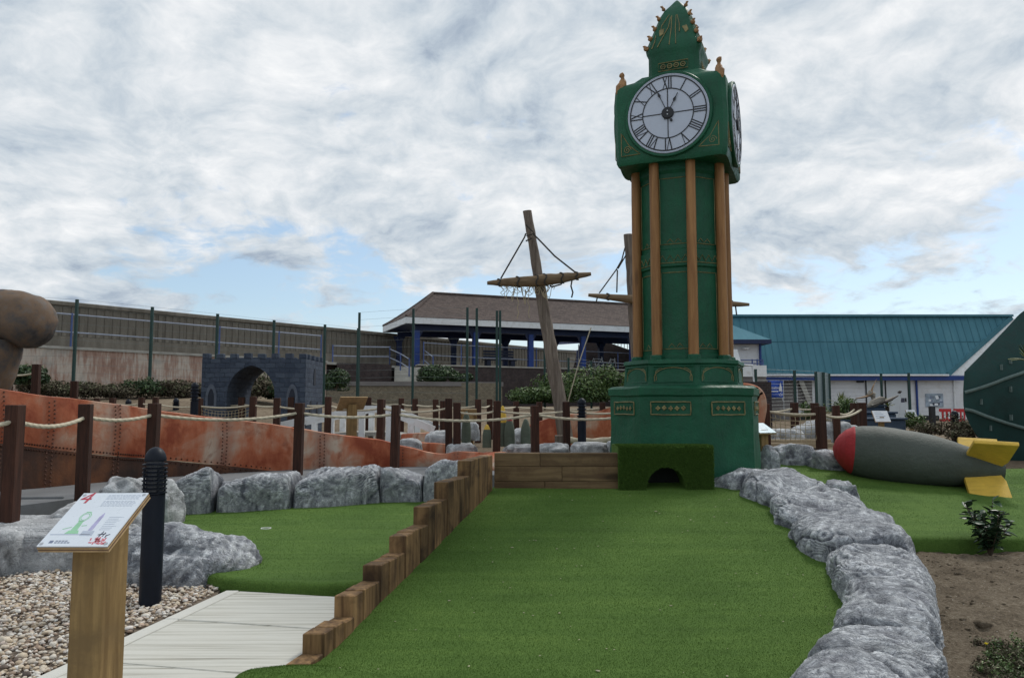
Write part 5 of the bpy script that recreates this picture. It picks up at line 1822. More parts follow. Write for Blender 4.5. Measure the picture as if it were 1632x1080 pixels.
# rounded end
e, e0 = Vector(pp[-1][:3]), Vector(pp[-2][:3])
td = (e - e0).normalized(); er = pp[-1][3]
caps = [(e + td * er * .78 * math.sin(t), er * math.cos(t)) for t in np.linspace(.05, 1.5, 10)]
mb.tube([tuple(e)] + [tuple(c[0]) for c in caps], [er] + [c[1] for c in caps], 40)
wobble(mb, .07, 1.3, 81); wobble(mb, .015, 6, 85)
one('stone_sculpture', mb, SCULPT, 'big rounded grey brown sculpture cut by the left edge above the hull', 'sculpture', loc=(P(-40, 690, SD).x, SD, .5), smooth=True, angle=80)

# ------------------------------------------------------------------ rope fences
POSTMESH = {}
def post_mesh(h, w):
    key = (round(h, 3), round(w, 3))
    if key not in POSTMESH:
        mb = MB(); q = w / 2
        mb.rings([[(-q, -q, 0), (q, -q, 0), (q, q, 0), (-q, q, 0)], [(-q, -q, h * .5), (q, -q, h * .5), (q, q, h * .5), (-q, q, h * .5)], [(-q, -q, h), (q, -q, h), (q, q, h), (-q, q, h)]])
        me = mb.mesh('post', bevel=.007)
        me.materials.append(POST)
        POSTMESH[key] = me
    return POSTMESH[key]
def rope_mesh(a, b, sag, r, twisted, mat, parent, name='rope'):
    a, b = Vector(a), Vector(b)
    L = (b - a).length
    n = max(10, int(L / (.014 if twisted else .12)))
    pts = [a.lerp(b, i / n) - Vector((0, 0, sag * 4 * (i / n) * (1 - i / n))) for i in range(n + 1)]
    mb = MB()
    if not twisted:
        mb.tube(pts, r, 7)
    else:
        fr = frames(pts)
        rings = []
        s = 0
        k = 12
        for i, (p, u, w, t) in enumerate(fr):
            if i: s += (pts[i] - pts[i - 1]).length
            ring = []
            for j in range(k):
                th = 2 * math.pi * j / k
                rr_ = r * (.80 + .24 * abs(math.cos(1.5 * (th - s / r * .42))))
                ring.append(p + (u * math.cos(th) + w * math.sin(th)) * rr_)
            rings.append(ring)
        mb.rings(rings)
    return mb.build(name, mat, parent, smooth=True, world=True, angle=80)
def net(a, b, zt, sag, h, parent, cell=.075, r=.0045, name='net'):
    """knotted net hanging below a rope"""
    a, b = Vector(a), Vector(b)
    n = int((b - a).length / cell); m = int(h / cell)
    mb = MB()
    def pt(i, j):
        t = i / n
        q = a.lerp(b, t) - Vector((0, 0, sag * 4 * t * (1 - t) * (1 - j / m * .7) + j * cell))
        q += Vector((random.uniform(-.006, .006), random.uniform(-.02, .02), random.uniform(-.005, .005)))
        return q
    G = [[pt(i, j) for j in range(m + 1)] for i in range(n + 1)]
    for i in range(n + 1): mb.tube(G[i], r, 4)
    for j in range(m + 1): mb.tube([G[i][j] for i in range(n + 1)], r, 4)
    o = mb.build(name, NETROPE, parent, world=True); o['kind'] = 'stuff'
    return o
def rope_fence(label, posts, w=.14, twisted=False, r=.022, drop=.14, sag=.06, skip=(), extra=None):
    """posts: (px, top py, d, base z)"""
    c = posts[len(posts) // 2]
    root = empty('rope_fence', (X_at(c[0], c[2], 1.0), c[2], c[3]), 0, label, 'rope fence')
    tops = []
    for (px, py, d, zb) in posts:
        t = P(px, py, d)
        h = round(t.z - zb, 2)
        me = post_mesh(h, w)
        M = MW[root].inverted() @ Matrix.Translation((t.x, d, zb)) @ Matrix.Rotation(random.uniform(-.25, .25), 4, 'Z') @ Euler((random.uniform(-.012, .012), random.uniform(-.014, .014), 0)).to_matrix().to_4x4()
        link('post', me, root, None, M)
        tops.append(Vector((t.x, d - .0, t.z - drop)))
    for i in range(len(tops) - 1):
        if i in skip: continue
        L = (tops[i + 1] - tops[i]).length
        rope_mesh(tops[i], tops[i + 1], sag * L * random.uniform(.7, 1.3), r, twisted, ROPE, root)
    return root, tops
rf1, tp1 = rope_fence('nearest rope fence along the front of the rusty hull', [(-150, 648, 6.3, .35), (25, 645, 7.3, .36), (138, 643, 8.7, .40), (245, 642, 9.9, .42), (477, 642, 11.9, .42), (630, 645, 12.5, .42), (853, 646, 12.7, .45), (1010, 647, 12.9, .45)], .126, True, .022, .15, .045)
r2, tp2 = rope_fence('second rope fence row passing the white bridge and the shells', [(317, 634, 16.2, .7), (403, 632, 15.9, .7), (442, 634, 15.6, .65), (523, 632, 15.2, .6), (607, 636, 14.8, .55), (716, 635, 14.2, .5), (729, 641, 13.7, .47), (791, 639, 13.4, .45), (903, 640, 13.9, .47), (1000, 641, 14.2, .5)], .128, False, .019, .17, .05, skip=(5,))
net(tp2[0], tp2[1], 0, .12, .42, r2)
rope_fence('far rope fence row in front of the castle arch', [(134, 634, 20.5, .95), (155, 634, 20.3, .95), (180, 634, 20.0, .95), (226, 633, 19.8, .92), (248, 633, 19.5, .9), (333, 633, 17.4, .78), (386, 633, 17.2, .78), (465, 633, 17.0, .76), (523, 634, 17.4, .76)], .128, False, .019, .16, .035)
rope_fence('far rope fence row behind the white bridge and shells', [(588, 633, 18.5, .82), (640, 634, 18.2, .82), (662, 635, 17.4, .75), (695, 636, 17.0, .72), (706, 638, 16.6, .72), (762, 636, 16.4, .7), (781, 636, 17.4, .72), (823, 639, 19.0, .78), (860, 640, 18.4, .75), (960, 641, 18.0, .75)], .128, False, .019, .14, .04)
rope_fence('short rope fence beside the left sculpture', [(15, 585, 15.5, .95), (60, 580, 15.2, .95), (120, 607, 15.9, .95)], .128, False, .02, .16, .03, skip=(1,))
r5, tp5 = rope_fence('rope fence with a net between the tower and the bomb nose', [(1150, 646, 12.2, .5), (1219, 643, 12.4, .5), (1308, 647, 12.0, .48), (1373, 641, 13.6, .5)], .128, False, .02, .12, .04)
net(tp5[1], tp5[2], 0, .06, .5, r5)
r6, tp6 = rope_fence('rope fence farther back between the banner and the planters', [(1205, 645, 15.8, .5), (1266, 641, 16.2, .52), (1298, 642, 16.0, .52), (1332, 646, 14.6, .52), (1362, 642, 15.8, .52)], .128, False, .019, .12, .05)
net(tp6[2], tp6[3], 0, .04, .5, r6)
# dark bollards farther off
for px, py, d, zb, lab in ((311, 609, 15.6, .68, 'black dome topped bollard left of the castle arch'), (927, 634, 13.6, .48, 'black dome topped bollard left of the clock tower base'), (1521, 654, 17.0, .42, 'black dome topped bollard between the planters and the dark green hull'),
                       (205, 636, 22.0, 1.0, 'small far bollard in front of the pink wall, left one'), (281, 634, 22.0, 1.0, 'small far bollard in front of the pink wall, near the castle')):
    t = P(px, py, d)
    bollard('bollard_light', t.x, d, zb, t.z - zb, .075 if d < 16 else .085, lab)

# ------------------------------------------------------------------ shells
def shell(px, pyt, d, pyb, tipmat, lab, tiph, r=.075):
    t, b = P(px, pyt, d), P(px, pyb, d)
    s = empty('artillery_shell', (b.x, d, b.z), 0, lab, 'shell', 'prop artillery shells')
    H = t.z - b.z
    prof = [(r, 0), (r, H * .45), (r * .97, H * .55), (r * .85, H * .7), (r * .62, H * .84), (r * .42, H * .93), (r * .30, H * .975), (r * .1, H)]
    hb = H * (1 - tiph)
    rs = lambda zz: float(np.interp(zz, [p[1] for p in prof], [p[0] for p in prof]))
    mb = MB(); mb.lathe([(rs(q), q) for q in np.linspace(0, hb, 14)], 20); mb.build('body', SHELLG, s, smooth=True, angle=50)
    mb = MB(); mb.lathe([(rs(q) * 1.02, q) for q in np.linspace(hb + .001, H, 10)], 20); mb.build('tip', tipmat, s, smooth=True, angle=50)
shell(743, 655, 14.0, 712, SHELLG, 'olive prop shell behind the rope, leftmost', .15, .085)
shell(776, 676, 13.9, 713, BOMBYEL, 'short olive prop shell with a small yellow tip', .22, .08)
shell(801, 646, 14.1, 711, BOMBYEL, 'tallest prop shell with a long yellow top', .42, .085)
shell(812, 664, 13.95, 712, BOMBRED, 'olive prop shell with a small red tip', .13, .095)
shell(838, 667, 13.9, 712, SHELLG, 'plain olive prop shell, rightmost of the row', .1, .095)
# stones at the foot of the shells
st = empty('rock_border', (0, 13.6, .45), 0, 'low pale stones under the shells behind the board wall', 'rock border')
for i, (px, py, d, sx, sz) in enumerate(((655, 707, 14.3, .5, .2), (700, 699, 14.9, .6, .34), (745, 690, 15.0, .6, .42), (735, 712, 13.8, .7, .2), (830, 712, 13.7, .8, .16), (880, 712, 13.6, .7, .16), (940, 710, 13.5, .9, .18), (990, 709, 13.5, .6, .2), (830, 695, 15.2, .7, .3))):
    b = P(px, py, d)
    rock(st, (b.x, d, b.z - .14), (sx * .85, .4, sz * .62 + .1), .1 * i, seed=90 + i, sub=4, mat=ROCKPALE, swirl=.4)
# little coiled rope barrier by the tower
mb = MB(); mb.tube([P(902, 699, 14.6), P(930, 701, 14.5), P(960, 699, 14.4), P(985, 697, 14.3)], .045, 8)
cr = empty('thick_rope', tuple(P(930, 703, 14.5)), 0, 'thick twisted rope lying on the turf left of the tower', 'rope')
rope_mesh(P(902, 700, 14.6), P(990, 697, 14.3), .05, .06, True, ROPE, cr, 'rope_strand')
mb = MB(); c = P(893, 707, 14.6); mb.box((c.x - .1, c.y - .1, c.z - .05), (c.x + .1, c.y + .1, c.z + .16)); mb.build('wooden_block', MAST, cr, world=True, bevel=.01)
# turf patch behind
mb = MB(); mb.add([(.6, 14.2, .53), (2.8, 14.0, .55), (2.8, 16.4, .78), (.9, 16.9, .62)], [(0, 1, 2, 3)])
t = mb.build('back_green', TURF); tag(t, kind='structure')

# ------------------------------------------------------------------ masts
def mast(label, bot, top, d0, d1, r0, r1, yard, yd, ropes, netspan=None):
    b, t = P(*bot, d0), P(*top, d1)
    m = empty('ship_mast', tuple(b), 0, label, 'mast')
    n = 22
    mb = MB()
    dirv = (t - b)
    pts = [b + dirv * (i / n) for i in range(n + 1)]
    mb.tube(pts, [r0 + (r1 - r0) * i / n + random.uniform(-.006, .006) for i in range(n + 1)], 14)
    wobble(mb, .02, 3, 91)
    mb.build('pole', MAST, m, smooth=True, world=True)
    ya, yb = P(*yard[0], yd), P(*yard[1], yd)
    mb = MB()
    k = 18
    mb.tube([ya.lerp(yb, i / k) + Vector((0, 0, -.04 * math.sin(math.pi * i / k))) for i in range(k + 1)], [(.035 + .078 * math.sin(math.pi * i / k) ** .9) for i in range(k + 1)], 12)
    wobble(mb, .018, 4, 95)
    yo = mb.build('yard', YARD, m, smooth=True, world=True)
    for rp in ropes:
        mb = MB(); mb.tube([P(*q, yd - .03) for q in rp], .017, 6)
        mb.build('rigging', DARKROPE, m, smooth=True, world=True)
    # lashings
    for t_ in (.12, .30, .48, .56, .72, .86):
        c = ya.lerp(yb, t_); rr_ = .042 + .078 * math.sin(math.pi * t_) ** .9
        ax_ = (yb - ya).normalized(); u = Vector((0, 1, 0)); w = ax_.cross(u)
        mb = MB(); mb.tube([c + Vector((0, 0, -.04 * math.sin(math.pi * t_))) + (u * math.cos(s) + w * math.sin(s)) * rr_ + ax_ * .03 * math.sin(s * 3) for s in np.linspace(0, 2 * math.pi, 14)[:-1]], .016, 6, closed=True)
        mb.build('lashing', DARKROPE, m, smooth=True, world=True)
    if netspan:
        mb = MB()
        (xa, ya_), (xb, yb_) = netspan
        A, B = P(xa, ya_, yd - .02), P(xb, yb_, yd - .02)
        nn = 16
        rr2 = random.Random(4)
        low = []
        for i in range(nn + 1):
            t_ = i / nn
            q = A.lerp(B, t_)
            drop = .16 + .34 * rr2.random() * (1 - abs(2 * t_ - 1) * .3)
            pts = [q + Vector((rr2.uniform(-.05, .05), rr2.uniform(-.03, .03), -drop * s)) for s in np.linspace(0, 1, 5)]
            mb.tube(pts, .006, 4); low.append(pts)
        for lev in (1, 2, 3, 4):
            for i in range(nn):
                if rr2.random() < .85:
                    mb.tube([low[i][lev], (low[i][lev] + low[i + 1][lev]) / 2 + Vector((0, 0, -.04)), low[i + 1][max(1, lev - (i % 2))]], .006, 4)
        for q in (.3, .52):
            c = A.lerp(B, q); mb.tube([c + Vector((rr2.uniform(-.03, .03), 0, -s)) for s in np.linspace(0, .75, 8)], .006, 4)
        o = mb.build('torn_net', NETROPE, m, world=True); o['kind'] = 'stuff'
    return m
mast('leaning weathered ship mast with cross yard in front of the shelter', (903, 706), (840, 336), 15.2, 15.2, .155, .088, ((776, 451), (942, 436)), 15.0,
     [[(838, 372), (836, 378), (798, 444)], [(849, 372), (862, 385), (884, 408), (917, 434)], [(912, 444), (910, 456), (913, 466), (911, 474)], [(838, 358), (846, 366), (852, 372), (839, 376), (848, 380), (838, 384)], [(905, 440), (894, 453), (880, 457), (876, 455)]], ((800, 449), (882, 444)))
mast('second ship mast mostly hidden behind the clock tower', (1024, 700), (1001, 374), 17.6, 17.6, .15, .10, ((938, 470), (1194, 485)), 17.4,
     [[(996, 395), (991, 414), (982, 430), (955, 467)], [(998, 406), (985, 428)], [(984, 430), (983, 466)], [(953, 470), (950, 482)], [(1012, 402), (1020, 410), (1060, 440), (1168, 480)], [(1172, 486), (1174, 502)]])
# stay rope of the first mast
o = empty('stay_rope', tuple(P(905, 640, 15.6)), 0, 'thin pale stay rope slanting beside the leaning mast', 'rope')
mb = MB(); mb.tube([P(942, 522, 15.3), P(922, 580, 15.45), P(905, 641, 15.6)], .012, 6); mb.build('strand', ROPE, o, world=True)

# ------------------------------------------------------------------ castle arch
cd = 17.0
cx0, cx1 = X_at(321, cd, 2), X_at(487, cd, 2)
cz0, cz1 = .62, Zat(563, cd)
castle = empty('castle_arch', ((cx0 + cx1) / 2, cd + .8, cz0), 0, 'dark slate blue toy castle gateway with battlements behind the rope fence', 'castle')
W_, H_, D_ = cx1 - cx0, cz1 - cz0, 1.55
al, arr = X_at(361, cd, 1.5) - cx0, X_at(437, cd, 1.5) - cx0
az = Zat(582, cd) - cz0; sz_ = Zat(628, cd) - cz0
out = [(0, 0), (al, 0)]
mid = (al + arr) / 2
for t in np.linspace(0, 1, 9):
    out.append((al + (mid - al) * (1 - math.cos(t * math.pi / 2.25)) / (1 - math.cos(math.pi / 2.25)), sz_ + (az - sz_) * math.sin(t * math.pi / 2.25) / math.sin(math.pi / 2.25)))
for t in np.linspace(1, 0, 9)[1:]:
    out.append((arr - (arr - mid) * (1 - math.cos(t * math.pi / 2.25)) / (1 - math.cos(math.pi / 2.25)), sz_ + (az - sz_) * math.sin(t * math.pi / 2.25) / math.sin(math.pi / 2.25)))
out += [(arr, 0), (W_, 0), (W_, H_ - .12), (0, H_ - .12)]
mb = MB(); mb.prism([(cx0 + x, cz0 + zz) for x, zz in out], cd, cd + D_)
mb.build('gatehouse', CASTLE, castle, world=True, tri=True)
nm_ = 8
for side in range(2):
    for i in range(nm_):
        x0 = cx0 + (W_ - .16) * i / (nm_ - 1)
        mb = MB(); y0 = cd if side == 0 else cd + D_ - .14
        mb.box((x0, y0, cz1 - .119), (x0 + .16, y0 + .14, cz1 + random.uniform(-.01, .01))); mb.build('merlon', CASTLE, castle, world=True, bevel=.01)
for i in range(1, 4):
    mb = MB(); y0 = cd + D_ * i / 4
    for x0 in (cx1 - .14, ):
        mb.box((x0, y0 - .09, cz1 - .119), (x0 + .14, y0 + .09, cz1 - .005)); mb.build('merlon', CASTLE, castle, world=True, bevel=.01)
def lancet(xc, zb, w, h):
    pts = [(xc - w / 2, zb), (xc + w / 2, zb), (xc + w / 2, zb + h * .55)]
    for t in np.linspace(0, 1, 6)[1:]:
        pts.append((xc + w / 2 * (1 - t ** 1.3), zb + h * (.55 + .45 * math.sin(t * math.pi / 2))))
    for t in np.linspace(1, 0, 6)[1:]:
        pts.append((xc - w / 2 * (1 - t ** 1.3), zb + h * (.55 + .45 * math.sin(t * math.pi / 2))))
    return pts
for px in (337, 466):
    xc = X_at(px, cd, 1.8)
    mb = MB(); mb.prism(lancet(xc, Zat(648, cd), .24, .50), cd - .02, cd + .01); w_ = mb.build('window', CASTLETRIM, castle, world=True, tri=True)
    mb = MB(); mb.prism(lancet(xc, Zat(646, cd), .135, .37), cd - .024, cd - .005); mb.build('opening', CASTLEDARK, w_, world=True, tri=True)
for yy, zz, h in ((cd + .75, 592, .38), (cd + .45, 640, .30), (cd + 1.05, 640, .28)):
    mb = MB(); pts = lancet(0, Zat(zz + 20, cd), .17, h)
    Mx = Matrix.Translation((cx1 + .006, yy, 0)) @ Matrix.Rotation(R(90), 4, 'Z')
    mb.prism(pts, -.006, .02, Mx); mb.build('slit', CASTLEDARK, castle, world=True, tri=True)

# ------------------------------------------------------------------ white bridge
bd = 16.0
br = empty('foot_bridge', tuple(P(575, 700, bd)), 0, 'small white humped footbridge seen through the rope posts', 'bridge')
for off, nm in ((0, 'parapet'), (1.1, 'parapet')):
    mb = MB()
    ln = [(400, 688), (470, 673), (560, 656), (578, 652), (602, 652), (622, 656), (692, 685)]
    pts = [P(x, y, bd) + Vector((0, off, 0)) for x, y in ln]
    for a, b in zip(pts[:-1], pts[1:]):
        mb.bar(a, b, .05, .15)
    mb.build(nm, WHITEPAINT, br, world=True)
for px in (480, 528, 577, 620, 655):
    for off in (0, 1.1):
        mb = MB(); ytop = float(np.interp(px, [400, 470, 560, 578, 602, 622, 692], [688, 673, 656, 652, 652, 656, 685]))
        t = P(px, ytop + 3, bd); mb.box((t.x - .06, bd - .045 + off, .6), (t.x + .06, bd + .045 + off, t.z)); mb.build('post', WHITEPAINT, br, world=True)
mb = MB()
for a, b in zip([(400, 702), (560, 690)], [(560, 690), (620, 690)]):
    mb.bar(P(*a, bd + .55), P(*b, bd + .55), 1.0, .08)
mb.bar(P(620, 690, bd + .55), P(700, 702, bd + .55), 1.0, .08)
mb.build('deck', CONC, br, world=True)
st2 = empty('rock_border', tuple(P(560, 700, 15.4)), 0, 'pale grey rocks under the white footbridge', 'rock border')
for i, (px, py, sx) in enumerate(((500, 700, .7), (545, 698, .8), (600, 702, .8), (640, 702, .5))):
    b = P(px, py, 15.5); rock(st2, (b.x, 15.5, .5), (sx * .8, .4, .26), .2 * i, seed=120 + i, sub=4, mat=ROCKPALE, swirl=.4)
# seen from behind: an info sign by the bridge, another by the shells
def small_sign(px, pyt, d, zb, w, label, wood_=SIGNWOOD, face=WHITEPRINT, turn=0.0, tilt=-50, back=False, s=.34):
    t = P(px, pyt, d)
    g_ = empty('information_sign', (t.x, d, zb), turn, label, 'sign', 'information boards on posts')
    mb = MB(); mb.box((-w / 2, -w / 2, 0), (w / 2, w / 2, t.z - zb)); mb.build('post', wood_, g_, bevel=.004)
    M = Matrix.Translation((0, 0, t.z - zb)) @ Matrix.Rotation(R(180 if back else 0), 4, 'Z') @ Matrix.Rotation(R(90 + tilt), 4, 'X')
    mb = MB(); mb.box((-s / 2 * 1.15, -s / 2, 0), (s / 2 * 1.15, s / 2, .02), M); mb.build('backing_board', PLY, g_)
    mb = MB(); mb.box((-s / 2 * 1.12, -s / 2 * .97, .02), (s / 2 * 1.12, s / 2 * .97, .025), M); pn = mb.build('printed_panel', face, g_)
    if not back:
        mb = MB()
        for k in range(4): mb.box((-s * .42, s * (.3 - .16 * k), .025), (s * (.1 + .1 * (k % 3)), s * (.36 - .16 * k), .0265), M)
        mb.build('text_block', PRINTGREY, pn)
    return g_
small_sign(561, 644, 15.0, .55, .17, 'wooden sign post seen from behind beside the white bridge', back=True, turn=R(25), s=.46, tilt=-55)
small_sign(746, 660, 15.4, .55, .22, 'wooden sign post behind the leftmost shell', back=True, s=.3)
small_sign(1213, 684, 10.4, .42, .13, 'pale blue information board standing at the right foot of the tower', face=SIGNBLUE, turn=R(28), s=.27, tilt=-62)
small_sign(1404, 664, 15.5, .5, .09, 'white information board in front of the blue grey planters', s=.27, tilt=-35)
small_sign(1452, 659, 19.5, .5, .09, 'small white information board right of the planters', s=.2, tilt=-35)

# ------------------------------------------------------------------ sea front
PZ = 3.6                                # promenade level
wd = Vector((.6225, .7826, 0)); wn = Vector((-.7826, .6225, 0))      # along / behind
A0 = Vector((-15.08, 30.0, 0))          # a point of the retaining wall line
def wl(t, back=0.0, zz=0.0):
    return A0 + wd * t + wn * back + Vector((0, 0, zz))
mb = MB()
q = [wl(-40, -.02), wl(9.6, -.02), Vector((-5.9, 41.8, 0)), Vector((13, 50.6, 0)), Vector((40, 62, 0)), Vector((40, 95, 0)), wl(-40, 14)]
mb.slab([(p.x, p.y) for p in q], PZ - .12, PZ)
pr = mb.build('promenade', CONC); tag(pr, kind='structure')
mb = MB(); q2 = [wl(-40, .2), wl(9.6, .4), Vector((-6.2, 42.3, 0)), Vector((13, 51.0, 0)), Vector((39, 63, 0)), Vector((39, 94, 0)), wl(-40, 13)]
mb.slab([(p.x, p.y) for p in q2], .3, PZ - .125); pb_ = mb.build('promenade_core', DARKBRICK); tag(pb_, kind='structure')
rw = empty('retaining_wall', tuple(wl(0, 0, 2)), 0, 'flaking pinkish rendered wall under the promenade railing', 'wall')
mb = MB()
for t0, t1 in ((-40, 9.6),):
    a, b = wl(t0, -.06), wl(t1, -.06); c, d = wl(t1, .3), wl(t0, .3)
    mb.slab([(a.x, a.y), (b.x, b.y), (c.x, c.y), (d.x, d.y)], .8, PZ - .06)
mb.build('rendered_face', PINKWALL, rw, world=True)
mb = MB()
a, b, c, d = wl(-40, -.12), wl(9.65, -.12), wl(9.65, .32), wl(-40, .32)
mb.slab([(p.x, p.y) for p in (a, b, c, d)], PZ - .058, PZ + .04)
mb.build('coping', CONC, rw, world=True)
# sea wall with ribbed face
swl = empty('sea_wall', tuple(wl(10, 4, PZ)), 0, 'long brown grey ribbed concrete sea wall along the promenade', 'sea wall')
WT = 5.80
mb = MB(); a, b, c, d = wl(-45, 4.05), wl(48, 4.05), wl(48, 4.7), wl(-45, 4.7)
mb.slab([(p.x, p.y) for p in (a, b, c, d)], PZ - .2, WT - .18)
mb.build('wall_body', SEAWALL, swl, world=True)
mb = MB(); a, b, c, d = wl(-45, 3.9), wl(48, 3.9), wl(48, 4.85), wl(-45, 4.85)
mb.slab([(p.x, p.y) for p in (a, b, c, d)], WT - .178, WT)
mb.build('coping', SEAWALL, swl, world=True, bevel=.03)
mb = MB(); a, b, c, d = wl(-45, 3.98), wl(48, 3.98), wl(48, 4.048), wl(-45, 4.048)
mb.slab([(p.x, p.y) for p in (a, b, c, d)], PZ - .1, PZ + .75)
mb.build('plinth_band', SEAWALL, swl, world=True)
mbr = MB(); mbr.box((-.09, -.045, 0), (.09, .0, WT - .18 - PZ - .76)); rme = mbr.mesh('rib', bevel=.012); rme.materials.append(SEAWALL)
rz_ = math.atan2(wd.y, wd.x)
for i in range(150):
    t_ = -14 + i * .34
    M = MW[swl].inverted() @ Matrix.Translation(wl(t_, 4.05, PZ + .752)) @ Matrix.Rotation(rz_, 4, 'Z')
    link('rib', rme, swl, None, M)
# railings
def railing(label, pts, h=1.22, mid=(.55,), post_every=None, r=.026, mat_t=RAILGREY, mat_p=RAILBLUE, group='blue promenade railings'):
    c = pts[len(pts) // 2]
    o = empty('railing', tuple(c), 0, label, 'railing')
    for a, b in zip(pts[:-1], pts[1:]):
        for hh in (h,) + tuple(mid):
            mb = MB(); mb.tube([a + Vector((0, 0, hh)), b + Vector((0, 0, hh))], r, 8); mb.build('rail', mat_t, o, smooth=True, world=True)
    for p_ in pts:
        mb = MB(); mb.tube([p_ - Vector((0, 0, .02)), p_ + Vector((0, 0, h + .05))], .035, 8)
        mb.build('post', mat_p, o, smooth=True, world=True)
    return o
ts = [-14, -11, -8, -5, -2, 1, 4, 7, 9.4]
railing('long blue railing on top of the flaking pink wall', [wl(t_, .12, PZ + .04) for t_ in ts])
railing('blue railing left of the shelter steps', [P(530, 581, 38.5), P(572, 582, 39.2), P(621, 582, 40.0)], .95, (.45,))
railing('blue handrail going down the shelter steps, left one', [P(621, 582, 40.0), P(638, 590, 39.4), P(652, 599, 38.6)], .85, (.4,))
railing('blue handrail going down the shelter steps, right one', [P(675, 585, 41.5), P(690, 598, 40.0)], .95, (.4,))
railing('blue railing along the front of the shelter', [P(675, 583, 41.2), P(735, 586, 42.4), P(795, 588, 43.5), P(855, 590, 44.8), P(920, 592, 46.2), P(985, 594, 47.6), P(1060, 597, 49.0)], 1.25, (.6,))
# brick front of the shelter terrace with its steps
bwall = empty('brick_wall', tuple(P(800, 610, 41)), 0, 'dark brick terrace wall below the open shelter', 'wall')
mb = MB(); a, b = P(537, 600, 38.0), P(624, 600, 39.6)
mb.slab([(a.x, a.y), (b.x, b.y), (b.x - .6, b.y + 1.6), (a.x - .6, a.y + 1.6)], 1.2, PZ - .02); mb.build('brickwork', DARKBRICK, bwall, world=True)
mb = MB(); a, b = P(668, 600, 40.8), P(1120, 600, 49.6)
mb.slab([(a.x, a.y), (b.x, b.y), (b.x - .3, b.y + .7), (a.x - .3, a.y + .7)], 1.2, PZ - .02); mb.build('brickwork', DARKBRICK, bwall, world=True)
mb = MB(); mb.slab([(a.x - .05, a.y - .08), (b.x, b.y - .08), (b.x - .3, b.y + .75), (a.x - .3, a.y + .75)], PZ - .019, PZ + .06); mb.build('coping', CONC, bwall, world=True)
stp = empty('steps', tuple(P(645, 605, 38.5)), 0, 'pale stone steps climbing to the shelter', 'steps')
for i in range(5):
    mb = MB(); t = P(640 + 3 * i, 606 - i * 5.2, 37.6 + i * .5)
    mb.box((t.x - .35 - .1 * i, t.y, 1.2), (t.x + 1.0 - .06 * i, t.y + 3.2 - .4 * i, t.z)); mb.build('step', CONC, stp, world=True, bevel=.015)
# low rubble wall with a dark coping in front
lw = empty('rubble_wall', tuple(P(640, 640, 33)), 0, 'low cream rubble wall with dark coping in front of the brick terrace', 'wall')
mb = MB(); a, b = P(520, 630, 32.5), P(800, 630, 33.5)
mb.slab([(a.x, a.y), (b.x, b.y), (b.x, b.y + .5), (a.x, a.y + .5)], 1.0, Zat(615, 33)); mb.build('stonework', CREAMSTONE, lw, world=True)
mb = MB(); mb.slab([(a.x - .05, a.y - .06), (b.x + .05, b.y - .06), (b.x + .05, b.y + .55), (a.x - .05, a.y + .55)], Zat(615, 33) + .002, Zat(608, 33)); mb.build('coping', PANELGREY, lw, world=True)
mb = MB(); a, b = P(735, 640, 31), P(795, 640, 31)
mb.slab([(a.x, a.y), (b.x, b.y), (b.x, b.y + .4), (a.x, a.y + .4)], 1.0, Zat(610, 31))
one('rubble_pier', mb, CREAMSTONE, 'cream brick pier at the right end of the low rubble wall', 'wall', loc=tuple(P(765, 640, 31)))

# ------------------------------------------------------------------ shelter
SHA = math.atan2(.375, .927)
sx_ = X_at(664, 42, 5)
shel = empty('shelter', (sx_, 42, PZ), SHA, 'open seafront shelter with brown hipped tile roof and blue posts', 'shelter')
LEN, DEP, OV = 17.0, 4.0, .8
EH = Zat(515, 41) - PZ      # underside of fascia
FT = Zat(505, 41) - PZ
RH = Zat(466, 44.0) - PZ
x0, x1, y0, y1 = -OV, LEN + OV, -OV, DEP + OV
ym = (y0 + y1) / 2
def roofring(k):
    """k 0 eave .. 1 ridge, slightly bell-cast"""
    ins = (ym - y0) * k
    zz = FT + .02 + (RH - FT) * (k ** 1.25 * .55 + k * .45)
    e = ins * .82
    return [(x0 + e - .06, y0 + ins - .06 * (1 - k), zz), (x1 - e + .06, y0 + ins - .06 * (1 - k), zz), (x1 - e + .06, y1 - ins + .06 * (1 - k), zz), (x0 + e - .06, y1 - ins + .06 * (1 - k), zz)]
mb = MB(); mb.rings([roofring(k) for k in np.linspace(0, .985, 10)])
rf = mb.build('roof', TILES, shel)
mb = MB(); mb.bar((x0 + (ym - y0) * .82 - .1, ym, RH + .02), (x1 - (ym - y0) * .82 + .1, ym, RH + .02), .22, .14); mb.build('ridge_tiles', TILES, rf, bevel=.03)
for cx, cy, sx in ((x0, y0, 1), (x0, y1, 1), (x1, y0, -1), (x1, y1, -1)):
    mb = MB(); mb.tube([(cx + sx * (ym - y0) * .82 * k, cy + (ym - cy) * k, FT + .04 + (RH - FT) * (k ** 1.25 * .55 + k * .45)) for k in np.linspace(0, 1, 8)], .09, 6); mb.build('hip_tiles', TILES, rf)
for a, b in (((x0, y0), (x1, y0)), ((x1, y0), (x1, y1)), ((x1, y1), (x0, y1)), ((x0, y1), (x0, y0))):
    mb = MB(); mb.bar((*a, (EH + FT) / 2), (*b, (EH + FT) / 2), .06, FT - EH); mb.build('fascia', WHITEPAINT, shel)
mb = MB(); mb.box((x0 + .05, y0 + .05, EH + .03), (x1 - .05, y1 - .05, EH + .07)); mb.build('soffit', NAVY, shel)
PH = EH - .28
